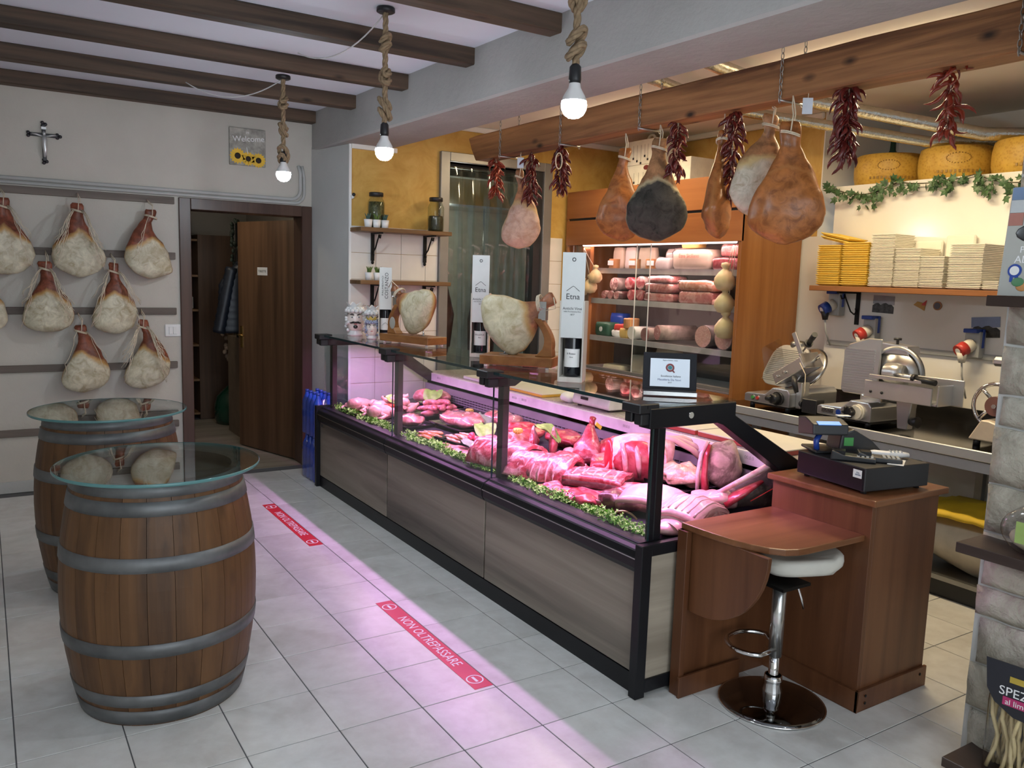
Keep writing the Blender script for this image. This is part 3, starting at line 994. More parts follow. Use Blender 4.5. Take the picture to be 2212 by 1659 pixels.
# ================================================================== FLOOR STICKERS
for k, (ya, yb, lab) in enumerate(((3.70, 2.69, 'red floor strip reading NON OLTREPASSARE, the farther of the two'), (1.69, 0.685, 'red floor strip reading NON OLTREPASSARE, the nearer of the two'))):
    st = thing('floor_sticker', lab, 'floor sign', (-0.38, (ya + yb) / 2, 0.0), 0, 'distance strips on the floor', world=True)
    build('strip', MB().box(-0.422, yb, 0.0004, -0.337, ya, 0.0014), M_RED, st)
    yc = (ya + yb) / 2
    text_part('lettering', 'NON OLTREPASSARE', 0.070, M_INKW, st, frame((-0.381, yc, 0.0018), (0, -1, 0), (1, 0, 0)), 0.0004, sx=0.86)
    for yy in (ya - 0.075, yb + 0.075):
        m = MB()
        n = 28
        ro, ri = 0.037, 0.031
        vs = [(-0.38 + r * math.cos(2 * PI * q / n), yy + r * math.sin(2 * PI * q / n), 0.0019) for r in (ro, ri) for q in range(n)]
        m.add(vs, [(q, (q + 1) % n, n + (q + 1) % n, n + q) for q in range(n)])
        m.box(-0.386, yy - 0.022, 0.0018, -0.374, yy + 0.022, 0.002)
        build('no_entry_mark', m, M_INKW, st)

# ================================================================== CASH DESK
dk = thing('cash_desk', 'cherry wood cash desk with low writing top and tall cabinet', 'desk', (0.8, 0.04, 0), world=True)
build('cabinet_side', MB().box(0.80, -0.19, 0, 0.822, 0.285, 0.832), M_DESK, dk, bevel=0.001)
build('cabinet_front', MB().box(0.822, -0.19, 0, 1.245, -0.168, 0.832), M_DESK, dk, bevel=0.001)
build('cabinet_side', MB().box(1.223, -0.168, 0, 1.245, 0.285, 0.832), M_DESK, dk, bevel=0.001)
build('cabinet_top', MB().box(0.776, -0.216, 0.832, 1.272, 0.30, 0.858), M_DESKT, dk, bevel=0.006, segs=2)
build('kick_board', MB().box(0.788, -0.203, 0, 1.257, -0.19, 0.088).box(0.788, -0.203, 0, 0.80, 0.285, 0.088), M_DESK, dk, bevel=0.002)
crv = [(0.272, 0.285), (0.272, 0.21), (0.276, 0.12), (0.288, 0.03), (0.306, -0.04), (0.333, -0.10), (0.372, -0.143), (0.42, -0.163), (0.47, -0.168), (0.80, -0.168), (0.80, 0.285)]
build('writing_top', MB().prism(crv, 0.686, 0.711), M_DESKT, dk, bevel=0.005, segs=2)
arc = [(0.262, 0.686), (-0.135, 0.686)] + [(-0.135 + 0.33 * (1 - math.cos(a)), 0.686 - 0.33 * math.sin(a)) for a in [PI / 2 * q / 12 for q in range(1, 13)]] + [(0.262, 0.356)]
build('bracket_panel', MB().prism(arc, 0.292, 0.312, 'x'), M_DESK, dk, bevel=0.002)
build('back_panel', MB().box(0.262, 0.262, 0, 0.80, 0.285, 0.686), M_DESK, dk)
build('edge_post', MB().box(0.258, 0.236, 0, 0.285, 0.288, 0.686), M_DESK, dk, bevel=0.002)
build('kick_board', MB().box(0.250, 0.225, 0, 0.60, 0.238, 0.088), M_DESK, dk, bevel=0.002)
for p in ((0.84, -0.2045, 0.06), (1.21, -0.2045, 0.06), (0.84, -0.2045, 0.03)):
    build('screw_cap', MB().ell(p, (0.006, 0.003, 0.006), 10, 6), M_IRON, dk)

# bar stool
so = thing('bar_stool', 'chrome bar stool with a white seat and round base under the cash desk', 'stool', (0.56, 0.02, 0))
build('base_plate', MB().lathe([(0, 0), (0.205, 0), (0.207, 0.006), (0.19, 0.016), (0.10, 0.027), (0.035, 0.034), (0, 0.034)], 48, None, False), mk('dark_chrome', (0.22, 0.22, 0.22), 0.06, 1.0, var=0.02), so)
build('base_rim', MB().torus((0, 0, 0.006), 0.205, 0.004, n=48), M_CHROME, so)
build('post_collar', MB().lathe([(0.038, 0.03), (0.040, 0.06), (0.033, 0.085), (0.036, 0.10), (0.034, 0.12), (0.03, 0.12)], 24, None, False), M_CHROME, so)
build('post', MB().cyl((0, 0, 0.03), (0, 0, 0.22), 0.021, n=20), M_CHROME, so)
build('gas_sleeve', MB().cyl((0, 0, 0.20), (0, 0, 0.51), 0.027, n=20), mk('brushed_post', (0.62, 0.62, 0.60), 0.22, 0.9), so)
_fd = Vector((-0.55, 0.83, 0))
_fp = Vector((0.83, 0.55, 0))
ft = [Vector((0, 0, 0.235)) - _fp * 0.02]
for q in range(15):
    a = -0.25 + (PI + 0.5) * q / 14
    ft.append(Vector((0, 0, 0.235)) + _fp * (-0.115 * math.cos(a)) + _fd * (0.075 + 0.115 * math.sin(a) * 1.0))
ft.append(Vector((0, 0, 0.235)) + _fp * 0.02)
build('foot_ring', MB().tube([tuple(p) for p in ft], 0.010, 10), M_CHROME, so)
_sd = Vector((0.88, -0.47, 0))
_sp = Vector((0.47, 0.88, 0))
_sc = Vector((0.095, -0.015, 0))
m = MB()
rings = []
for (k, dz) in ((0.72, 0.0), (0.90, 0.004), (0.98, 0.018), (1.0, 0.036), (0.985, 0.054), (0.93, 0.064), (0.80, 0.066), (0.40, 0.058), (0.05, 0.055)):
    ring = []
    for q in range(36):
        a = 2 * PI * q / 36
        u = 0.158 * k * math.copysign(abs(math.cos(a)) ** 0.6, math.cos(a))
        v = 0.105 * k * math.copysign(abs(math.sin(a)) ** 0.7, math.sin(a))
        p = _sc + _sd * u + _sp * v + Vector((0, 0, 0.535 + dz + 0.09 * (u + 0.158) * (0.6 + 0.4 * (u > 0.1))))
        ring.append(tuple(p))
    rings.append(ring)
m.loft(rings)
build('seat', m, mk('white_leatherette', (0.66, 0.64, 0.57), 0.5, var=0.06), so)
build('seat_plate', MB().box(-0.08, -0.08, 0.50, 0.08, 0.08, 0.512), M_IRON, so)
build('lever', MB().tube([(0.03, -0.02, 0.505), (0.055, -0.045, 0.48), (0.065, -0.055, 0.44), (0.075, -0.06, 0.40)], 0.005, 8), M_CHROME, so)

# ================================================================== PENDANT ROPE LAMPS
def rope_mesh(path, r=0.0130, twist=260.0):
    P = [Vector(p) for p in path]
    # resample
    seg = [0.0]
    for a, b in zip(P, P[1:]):
        seg.append(seg[-1] + (b - a).length)
    n = max(8, int(seg[-1] / 0.008))
    Q = []
    j = 0
    for i in range(n + 1):
        s = seg[-1] * i / n
        while j < len(seg) - 2 and seg[j + 1] < s:
            j += 1
        u = (s - seg[j]) / max(1e-9, seg[j + 1] - seg[j])
        Q.append(P[j].lerp(P[j + 1], u))
    m = MB()
    tang = [(Q[min(i + 1, n)] - Q[max(i - 1, 0)]).normalized() for i in range(n + 1)]
    a = tang[0].orthogonal().normalized()
    fr = []
    for t in tang:
        a = (a - t * a.dot(t)).normalized()
        fr.append((a.copy(), t.cross(a)))
    L = seg[-1]
    for k in range(3):
        strand = []
        for i in range(n + 1):
            ph = 2 * PI * k / 3 + L * i / n / 0.030 * 1.6
            strand.append(tuple(Q[i] + (fr[i][0] * math.cos(ph) + fr[i][1] * math.sin(ph)) * r * 0.52))
        m.tube(strand, r * 0.60, 6, True)
    return m


def knot(z, R, n=26, h=0.075, ph=0.0, loop=False):
    """overhand knot: the rope turns round itself once or twice within the height h"""
    out = []
    turns = 1.0 if loop else 2.0
    for i in range(n + 1):
        t = i / n
        a = ph + 2 * PI * turns * t
        e = min(1, t / 0.12, (1 - t) / 0.12)
        zz = z - h * (t + 0.34 * math.sin(2 * PI * t * (1 if loop else 2)) * e)
        if loop:
            out.append((R * 1.5 * e * math.sin(PI * t) * math.cos(a * 0.5 + 0.4), R * 1.5 * e * math.sin(2 * PI * t), z - h * (0.5 - 0.85 * math.cos(2 * PI * t) * 0.5 if 0.12 < t < 0.88 else t)))
        else:
            out.append((R * e * math.cos(a), R * e * math.sin(a), zz))
    return out


def pendant(loc, zb, lab, vis=True, seed=0, cable=None):
    p = thing('rope_pendant_lamp', lab, 'lamp', loc, 0.4 * seed, 'rope pendant lamps')
    H = loc[2] - zb
    build('ceiling_rose', MB().lathe([(0, 0), (0.042, 0), (0.045, -0.004), (0.045, -0.020), (0.038, -0.024), (0, -0.024)], 28, None, False), M_BLKPL, p)
    if vis:
        path = [(0, 0, -0.02), (0, 0, -0.10)]
        for kk, zk in enumerate((-0.125, -0.285, -0.425)):
            path += knot(zk, 0.021 if kk < 2 else 0.027, 26, 0.075 if kk < 2 else 0.10, 1.0 + 1.7 * kk + seed)
        path += [(0, 0, -(H - 0.09))]
        build('rope', rope_mesh(path), M_ROPE, p)
    else:
        build('rope', rope_mesh([(0, 0, -0.02), (0, 0, -(H - 0.09))]), M_ROPE, p)
    zs = -(H - 0.10)
    build('socket', MB().lathe([(0.012, zs + 0.03), (0.020, zs + 0.02), (0.022, zs - 0.02), (0.020, zs - 0.035), (0, zs - 0.035)], 18, None, False), M_BLKPL, p)
    build('bulb_neck', MB().lathe([(0.018, zs - 0.03), (0.022, zs - 0.05), (0.038, zs - 0.078), (0.044, zs - 0.095)], 24, None, False), M_WHITE, p)
    build('bulb', MB().lathe([(0.0435, zs - 0.0951), (0.0450, zs - 0.108), (0.0425, zs - 0.124), (0.034, zs - 0.140), (0.02, zs - 0.150), (0.004, zs - 0.1535)], 28, None, True), M_BULB, p)
    if cable:
        build('cable', MB().tube(cable, 0.0035, 6), M_CABLE, p)
    return p


def sag(a, b, s, n=14):
    a, b = Vector(a), Vector(b)
    return [tuple(a.lerp(b, i / n) + Vector((0, 0, -s * 4 * (i / n) * (1 - i / n)))) for i in range(n + 1)]


pendant((-0.311, 1.893, 2.934), 2.262, 'lit bulb on knotted rope hanging in the middle of the three', True, 0, sag((0.0, 0.0, -0.02), (-0.20, 0.72, -0.1), 0.10))
pendant((-0.262, 0.385, 2.934), 2.262, 'lit bulb on knotted rope, the nearest and rightmost of the three', True, 2, sag((0, 0, -0.02), (-0.25, 1.05, -0.09), 0.12))
pendant((-0.405, 3.225, 2.842), 2.255, 'lit bulb on knotted rope near the sunflower picture', True, 1, sag((0, 0, -0.02), (-0.20, 0.70, -0.01), 0.10))
pendant((-0.35, -2.70, 2.934), 2.262, 'assumed unseen bulb on plain rope above the shop floor, behind the photographer', False, 0)  # unseen lamp assumed to continue the row, lighting the shop floor
pendant((-2.45, -0.9, 2.934), 2.262, 'added unseen bulb on plain rope, lighting the left of the shop floor', False, 0)  # unseen lamp added to light the left side of the shop

# ================================================================== HANGING BEAM
hb = thing('hanging_beam', 'long rough wooden beam hung on chains above the counter', 'beam', (1.17, 1.5, 2.5), world=True)
m = MB()
rings = []
for i in range(24):
    y = 3.46 - 5.3 * i / 23
    wob = 0.006 * noise.noise(Vector((y * 2, 0, 0)))
    rings.append([(1.105, y, 2.503 + wob), (1.245, y, 2.503 + wob), (1.245, y, 2.682 + wob), (1.105, y, 2.682 + wob)])
r0 = [(1.105, 3.52, 2.585), (1.245, 3.51, 2.59), (1.245, 3.56, 2.68), (1.105, 3.57, 2.675)]
m.loft([r0] + rings, True, True, False)
build('timber', m, M_HBEAM, hb, bevel=0.006)
M_CHAIN = mk('chain_steel', (0.40, 0.39, 0.37), 0.4, 0.9)
for yy in (3.10, 2.375, 1.62, 0.648, -0.4):
    m = MB()
    for side in (1.098, 1.252):
        z = 2.50
        k = 0
        while z < 2.88:
            ax = 'x' if k % 2 else 'y'
            pts = []
            for q in range(13):
                a = 2 * PI * q / 12
                u, w = 0.0075 * math.cos(a), 0.017 * math.sin(a)
                pts.append((side, yy + u, z + w) if ax == 'x' else (side + u, yy, z + w))
            m.tube(pts, 0.0022, 5, False)
            z += 0.027
            k += 1
    m.tube([(1.095, yy, 2.497), (1.255, yy, 2.497)], 0.006, 6)
    build('chain', m, M_CHAIN, hb)

# ================================================================== HAMS
def m_ham(name, skin, rim, face, a=0.17, b=0.55, mott=None, rough=0.42, nz=0.10, fr=1.0, bmp=0.3):
    """skin above / at the back, cut fat face below on the front (-y), ochre rim between"""
    s = NT(name)
    tc = s.n('ShaderNodeTexCoord')
    sp = s.n('ShaderNodeSeparateXYZ')
    s.l(tc.outputs['Object'], sp.inputs[0])
    v = s.coord(rnd=True)
    n1 = s.noise(v, 7, 4, 0.6)
    n2 = s.noise(v, 18, 5, 0.65, 0.8)
    n3 = s.noise(v, 5, 3, 0.6, 1.5)
    ax = s.math('ABSOLUTE', sp.outputs['X'])
    d = s.math('SUBTRACT', s.math('MULTIPLY', sp.outputs['Z'], -1.0), s.math('ADD', s.math('MULTIPLY', ax, b), a))
    d = s.math('ADD', d, s.math('MULTIPLY', s.math('SUBTRACT', n1, 0.5), nz))
    w = s.math('MULTIPLY', s.math('SUBTRACT', 0.012, sp.outputs['Y']), 1.4 * fr)
    d = s.math('MINIMUM', d, w)
    f = s.math('ADD', s.math('MULTIPLY', d, 4.0), 0.5, True)
    cs = s.ramp(n2, [(0.36, tuple(k * 0.55 for k in skin)), (0.5, skin), (0.64, tuple(min(1, k * 1.4) for k in skin))])
    cs = s.mix(s.ramp(n3, [(0.42, (0.0,) * 3), (0.62, (0.6,) * 3)]), cs, tuple(k * 0.5 for k in skin))
    mo = mott or tuple(k * 0.62 for k in face)
    cf = s.ramp(n2, [(0.34, mo), (0.5, face), (0.64, tuple(min(1, k * 1.22) for k in face))])
    cf = s.mix(s.ramp(n3, [(0.50, (0, 0, 0)), (0.70, (0.55,) * 3)]), cf, mo)
    c = s.mix(s.ramp(f, [(0.42, (0, 0, 0)), (0.52, (1, 1, 1))]), cs, rim)
    c = s.mix(s.ramp(f, [(0.52, (0, 0, 0)), (0.64, (1, 1, 1))]), c, cf)
    s.col(c)
    s.b.inputs['Subsurface Weight'].default_value = 0.0
    s.bump(s.mix(0.5, n2, n3), bmp, 0.012)
    MATS[name] = s.set(rough, 0, 0.4)
    return MATS[name]


HW = [(0, 0.20), (0.03, 0.25), (0.08, 0.235), (0.14, 0.20), (0.20, 0.225), (0.28, 0.33), (0.37, 0.48), (0.46, 0.64), (0.55, 0.80), (0.64, 0.93), (0.73, 1.0), (0.82, 0.98), (0.89, 0.86), (0.945, 0.66), (0.98, 0.40), (1.0, 0.12)]
HD = [(0, 0.26), (0.08, 0.34), (0.2, 0.34), (0.35, 0.58), (0.5, 0.82), (0.65, 1.0), (0.8, 0.98), (0.9, 0.78), (0.96, 0.48), (1.0, 0.12)]


def lerp_tab(tab, t):
    for (a, x), (b, y) in zip(tab, tab[1:]):
        if t <= b:
            return x + (y - x) * (t - a) / (b - a)
    return tab[-1][1]


def ham_mb(L=0.52, W=0.33, Dp=0.17, lean=0.03, seed=0, amp=0.018):
    m = MB()
    rings = []
    nr, ns = 30, 26
    for i in range(nr + 1):
        t = i / nr
        t = t ** 1.0
        w, d = lerp_tab(HW, t) * W / 2, lerp_tab(HD, t) * Dp / 2
        cx_ = lean * math.sin(PI * min(1, t * 1.1)) * (1 if t > 0.2 else t * 5)
        ring = []
        for j in range(ns):
            a = 2 * PI * j / ns
            y = d * math.sin(a)
            if y < 0:
                y *= 0.72
            ring.append((cx_ + w * math.cos(a), y, -L * t))
        rings.append(ring)
    m.loft(rings, True, True, True)
    m.rough(amp, 7.0, seed + 1)
    m.rough(amp * 0.35, 22.0, seed + 5)
    return m


M_HAMW = m_ham('salted_ham', (0.23, 0.065, 0.034), (0.50, 0.29, 0.10), (0.58, 0.53, 0.40), 0.20, 0.60, (0.42, 0.35, 0.22), bmp=0.2)
M_HAMS = m_ham('stand_ham', (0.34, 0.13, 0.060), (0.46, 0.28, 0.10), (0.57, 0.51, 0.36), 0.155, 0.12, (0.42, 0.35, 0.20), bmp=0.2)
M_HAMP = m_ham('pink_ham', (0.36, 0.16, 0.08), (0.50, 0.33, 0.16), (0.48, 0.32, 0.25), 0.22, 0.5, (0.40, 0.22, 0.15))
M_HAMA = m_ham('amber_ham', (0.33, 0.115, 0.032), (0.36, 0.145, 0.045), (0.35, 0.125, 0.034), 0.20, 0.5, (0.20, 0.065, 0.016), 0.34, 0.3)
M_HAMK = m_ham('mouldy_ham', (0.33, 0.165, 0.075), (0.42, 0.34, 0.20), (0.050, 0.045, 0.038), 0.20, 0.75, (0.018, 0.016, 0.013), 0.9, 0.16)
M_HAMG = m_ham('grey_faced_ham', (0.36, 0.17, 0.075), (0.52, 0.38, 0.18), (0.50, 0.45, 0.36), 0.19, 0.3, (0.34, 0.27, 0.18))


def ham_thing(lab, group, top, mat, rotz=0, L=0.52, W=0.33, Dp=0.17, lean=0.03, seed=0, rope_to=None, fringe=0, tilt=0.0):
    h = thing('cured_ham', lab, 'ham', top, rotz, group, rot=(0, tilt, rotz))
    build('meat', ham_mb(L, W, Dp, lean, seed), mat, h)
    m = MB()
    rr = W / 2 * 0.235
    for dz in (-0.055, -0.062):
        m.tube([(rr * 1.06 * math.cos(a), rr * 1.0 * math.sin(a), dz - 0.012 * math.cos(a)) for a in [2 * PI * q / 16 for q in range(17)]], 0.0035, 6, False)
    if rope_to is not None:
        m.tube([(0.0, -rr, -0.05), (0.006, -rr * 0.8, 0.02), (0.0, rope_to[1] * 0.5, rope_to[2] * 0.6), rope_to], 0.0032, 6)
        m.tube([(0.012, rr * 0.6, -0.05), (0.016, 0, 0.03), (0.008, rope_to[1] * 0.6, rope_to[2] * 0.7), rope_to], 0.0032, 6)
    build('twine', m, M_TWINE, h)
    if fringe:
        rs = random.Random(seed + 40)
        m = MB()
        for q in range(fringe):
            s_ = rs.choice((-1, 1))
            x, z_ = s_ * rs.uniform(0.02, 0.035), -0.05
            pts = [(x, -0.035, z_)]
            ln = rs.uniform(0.18, 0.42)
            for k in range(1, 8):
                t = k / 7
                pts.append((x + s_ * (0.02 + 0.115 * t ** 1.3) * rs.uniform(0.75, 1.05), -0.04 - 0.055 * math.sin(PI * min(1, t * 0.8)) - 0.012, z_ - ln * t))
            m.tube(pts, 0.0021, 4)
        build('loose_strands', m, M_TWINE, h)
    return h


GW = 'hams on the white ham wall'
for k, (x, z, W, L, lean, fr, lab) in enumerate((
        (-1.885, 2.08, 0.34, 0.515, 0.02, 8, 'salted ham cut off by the left photo edge, top row of the ham wall'),
        (-1.428, 2.08, 0.335, 0.52, -0.01, 20, 'salted ham with many loose strings, middle of the top row'),
        (-0.950, 2.07, 0.335, 0.505, -0.05, 2, 'salted ham with a clean shank nearest the door frame, top row'),
        (-2.035, 1.665, 0.30, 0.50, 0.0, 0, 'salted ham barely showing at the left photo edge, second row'),
        (-1.642, 1.665, 0.32, 0.51, 0.01, 18, 'salted ham left of the pair in the second row of the ham wall'),
        (-1.214, 1.66, 0.31, 0.51, 0.015, 14, 'salted ham right of the pair in the second row of the ham wall'),
        (-1.440, 1.225, 0.32, 0.50, 0.04, 3, 'salted ham at left in the lowest row above the barrels'),
        (-1.025, 1.255, 0.315, 0.52, 0.055, 26, 'salted ham with a tangle of strings at right in the lowest row'))):
    ham_thing(lab, GW, (x, 4.672, z), M_HAMW, random.Random(k).uniform(-0.12, 0.12), L, W, 0.175, lean, k, (0, 0.090, 0.075), fr)

GB = 'hams on the hanging beam'
ham_thing('small pinkish ham hanging in front of the cold-room door', GB, (1.17, 2.94, 2.40), M_HAMP, -0.62, 0.55, 0.27, 0.16, 0.03, 20, (0, 0.0, 0.10))
ham_thing('amber ham showing its skin side, left of the mouldy ham', GB, (1.18, 1.83, 2.42), M_HAMA, -0.70, 0.53, 0.285, 0.16, -0.01, 21, (0, 0, 0.09))
ham_thing('ham with a dark grey mouldy face hanging from the beam', GB, (1.14, 1.492, 2.435), M_HAMK, -0.76, 0.555, 0.34, 0.18, 0.0, 22, (0, 0, 0.07))
ham_thing('narrow amber ham seen edge-on, hanging from the beam', GB, (1.17, 1.05, 2.425), M_HAMA, 0.55, 0.545, 0.30, 0.15, 0.0, 23, (0, 0, 0.08))
ham_thing('pale-faced ham partly hidden by the rightmost ham', GB, (1.20, 0.775, 2.465), M_HAMG, -0.75, 0.495, 0.33, 0.17, -0.03, 24, (0, 0, 0.05))
ham_thing('big amber ham, rightmost and nearest on the hanging beam', GB, (1.10, 0.575, 2.395), M_HAMA, -0.85, 0.55, 0.345, 0.19, 0.01, 25, (0.0, 0, 0.11), 0)

# price tags hung with the hams
for (p, lab) in (((1.12, 2.86, 2.43), 'white paper tag beside the small pinkish ham'), ((1.11, 0.50, 2.45), 'pale blue tag on a string by the rightmost ham')):
    t = thing('paper_tag', lab, 'tag', p, -0.7)
    build('card', MB().box(-0.022, -0.001, -0.035, 0.022, 0.001, 0.035), mk('tag_paper', (0.62, 0.66, 0.74), 0.6), t, bevel=0.0)
    build('string', MB().tube([(0, 0, 0.035), (0.002, 0, 0.07)], 0.0015, 5), M_TWINE, t)

# ================================================================== CHILLI BUNCHES
def chilli_mesh():
    m = MB()
    n = 8
    pts, rr = [], []
    for i in range(n + 1):
        t = i / n
        pts.append((0.022 * math.sin(t * 2.6), 0.006 * math.sin(t * 5), -0.085 * t))
        rr.append((0.0105 * (math.sin(PI * min(1, 0.2 + 0.8 * t)) ** 0.8) + 0.0006) * (1 + 0.15 * math.sin(i * 2.3)))
    m.tube(pts, rr, 6, True, True, 0.6)
    m.tube([(0, 0, 0.022), (0.002, 0, 0.0)], 0.0018, 4)
    return m


M_CHIL = mk('dried_chilli', (0.10, 0.010, 0.008), 0.32, var=0.5, scale=25, spec=0.6)
M_CHILB = mk('dried_chilli_bright', (0.22, 0.026, 0.012), 0.32, var=0.4, scale=25, spec=0.6)
_ch = build('chilli', chilli_mesh(), M_CHIL)
CHM = _ch.data
D.objects.remove(_ch)
CHB = CHM.copy()
CHB.materials[0] = M_CHILB
for k, (y, zt, ln, wd, n, me, loose, lab) in enumerate((
        (3.27, 2.507, 0.30, 0.045, 60, CHB, 0.6, 'short bright red chilli bunch at the far end of the beam'),
        (2.80, 2.497, 0.37, 0.05, 80, CHM, 0.3, 'dark chilli string behind the small pinkish ham'),
        (2.455, 2.510, 0.33, 0.055, 80, CHM, 0.3, 'dark chilli bunch with a loop of twine, left of the amber ham'),
        (1.385, 2.515, 0.32, 0.05, 64, CHM, 0.4, 'thin dark chilli string behind the mouldy ham'),
        (0.985, 2.512, 0.52, 0.05, 100, CHM, 0.35, 'long dark chilli string beside the edge-on ham'),
        (0.335, 2.530, 0.37, 0.055, 105, CHM, 0.2, 'dense dark chilli string in front of the cheese wheels'),
        (-0.12, 2.545, 0.36, 0.05, 44, CHB, 1.0, 'loose spiky red chilli bunch, nearest on the beam'))):
    rs = random.Random(100 + k)
    b = thing('chilli_bunch', lab, 'chillies', (1.17, y, zt), 0, 'chilli strings on the beam')
    build('cord', MB().tube([(0, 0, 0), (0.004, 0.003, -ln * 0.5), (0, 0, -ln * 0.85)], 0.003, 6), M_TWINE, b)
    for q in range(n):
        t = (q + rs.random()) / n
        a = rs.uniform(0, 2 * PI)
        spread = rs.uniform(0.1, 0.6) + loose * rs.uniform(0, 1.0) * (1 - 0.4 * t)
        s_ = rs.uniform(0.6, 1.15)
        c = inst('chilli', me, b, (wd * 0.3 * math.cos(a), wd * 0.3 * math.sin(a), -ln * t * 0.82), (0, 0, 0), (s_, s_, s_))
        c.rotation_mode = 'XYZ'
        c.rotation_euler = (RZ(a) @ RY(-spread) @ RZ(rs.uniform(0, 6.28))).to_euler()
    if k == 2:
        build('twine_loop', MB().tube([(-0.045 + 0.025 * math.cos(a), -0.04, -0.11 + 0.05 * math.sin(a)) for a in [2 * PI * q / 20 for q in range(21)]], 0.004, 6, False), M_TWINE, b)

# ================================================================== THINGS ON THE COUNTER'S GLASS TOP
ZT = 1.179


def ham_stand(FR, FL, BR, lab, hlab, mirror, seed, W, L):
    """board with a curved post at one end; frame: u along the front edge, v to the back"""
    FR, FL, BR = Vector((*FR, ZT)), Vector((*FL, ZT)), Vector((*BR, ZT))
    o, e = (FL, FR) if not mirror else (FR, FL)
    # local x runs from the post end to the body end
    u = (e - o)
    ln = u.length
    M = frame(o, u, (BR - FR))
    if M.col[2][2] < 0:
        pass
    wd = (BR - FR).length
    ux = Vector((M.col[0][0], M.col[0][1], 0)).normalized()
    vy = (BR - FR).normalized()
    s = thing('ham_stand', lab, 'ham stand', tuple(o), 0)
    B = Matrix(((ux.x, vy.x, 0, 0), (ux.y, vy.y, 0, 0), (0, 0, 1, 0), (0, 0, 0, 1)))
    m = MB()
    m.M = B
    m.box(0, 0, 0.012, ln, wd, 0.062)
    build('base_board', m, M_STANDW, s, loc=(0, 0, 0), bevel=0.003)
    for px, py in ((0.03, 0.02), (ln - 0.03, 0.02), (0.03, wd - 0.02), (ln - 0.03, wd - 0.02)):
        m = MB()
        m.M = B
        m.cyl((px, py, 0), (px, py, 0.013), 0.010)
        build('foot', m, M_WHITE, s, loc=(0, 0, 0))
    # curved post: a prism in the u-z plane
    pts_o, pts_i = [], []
    for q in range(11):
        t = q / 10
        zz = 0.062 + 0.20 * t
        c = 0.085 - 0.055 * math.sin(PI * min(1, 0.15 + t * 0.85)) + 0.02 * t
        w = 0.055 - 0.022 * math.sin(PI * t * 0.7) if t > 0.12 else 0.085 - 0.2 * t
        pts_o.append((c - w * 0.55, zz))
        pts_i.append((c + w * 0.62, zz))
    m = MB()
    m.M = B
    m.prism(pts_o + pts_i[::-1], wd * 0.32, wd * 0.68, 'y')
    po = build('post', m, M_STANDW, s, loc=(0, 0, 0), bevel=0.003)
    m = MB()
    m.M = B
    m.box(0.06, wd * 0.36, 0.255, 0.10, wd * 0.64, 0.33)
    m.box(0.055, wd * 0.30, 0.318, 0.105, wd * 0.34, 0.352)
    m.cyl((0.08, wd * 0.2, 0.318), (0.08, wd * 0.8, 0.318), 0.005)
    build('clamp', m, M_STEEL, s, loc=(0, 0, 0))
    if not mirror:
        m = MB()
        m.M = B
        m.ell((0.068, wd * 0.315, 0.135), (0.030, 0.003, 0.042), 20, 10)
        badge = build('badge', m, mk('badge_steel', (0.5, 0.47, 0.42), 0.45, 0.4), po, loc=(0, 0, 0))
    m = MB()
    m.M = B
    m.cyl((ln * 0.72, wd / 2, 0.062), (ln * 0.72, wd / 2, 0.10), 0.006)
    m.box(ln * 0.66, wd * 0.4, 0.062, ln * 0.78, wd * 0.6, 0.066)
    build('spike', m, M_STEEL, s, loc=(0, 0, 0))
    # the ham: top (hock) at the clamp, body end over the spike
    top = Vector((0.03, wd / 2, 0.372))
    end = Vector((0.385, wd / 2 + 0.005, 0.205))
    wt, we = o + (B.to_3x3() @ top), o + (B.to_3x3() @ end)
    axis = (wt - we)
    LL = axis.length
    zax = axis.normalized()
    yax = (-vy * (-1) if False else vy)         # back of the ham to the back of the stand
    yax = (yax - zax * yax.dot(zax)).normalized()
    xax = yax.cross(zax)
    h = thing('cured_ham', hlab, 'ham', tuple(wt), 0, 'hams on wooden stands')
    R_ = Matrix((xax, yax, zax)).transposed().to_4x4()
    h.rotation_euler = R_.to_euler()
    build('meat', ham_mb(LL * 1.06, W, 0.17, 0.035 if mirror else -0.035, seed, 0.016), M_HAMS, h)
    m = MB()
    rr = W / 2 * 0.25
    for dz in (-0.07, -0.078, -0.085):
        m.tube([(rr * math.cos(a), rr * 0.95 * math.sin(a), dz - 0.012 * math.cos(a)) for a in [2 * PI * q / 16 for q in range(17)]], 0.0035, 6, False)
    m.tube([(rr, -0.02, -0.07), (rr * 1.3, -0.03, 0.0), (0.0, -0.028, 0.012)], 0.003, 6)
    build('twine', m, M_TWINE, h)


ham_stand((0.42, 2.83), (0.285, 3.30), (0.59, 2.88), 'wooden ham stand with an oval badge, at the far end of the counter', 'pale ham with its shank to the left, clamped on the badge stand', False, 31, 0.345, 0.5)
ham_stand((0.445, 1.455), (0.19, 1.763), (0.59, 1.58), 'wooden ham stand in the middle of the counter top', 'pale ham with its shank to the right, clamped on the middle stand', True, 32, 0.355, 0.5)


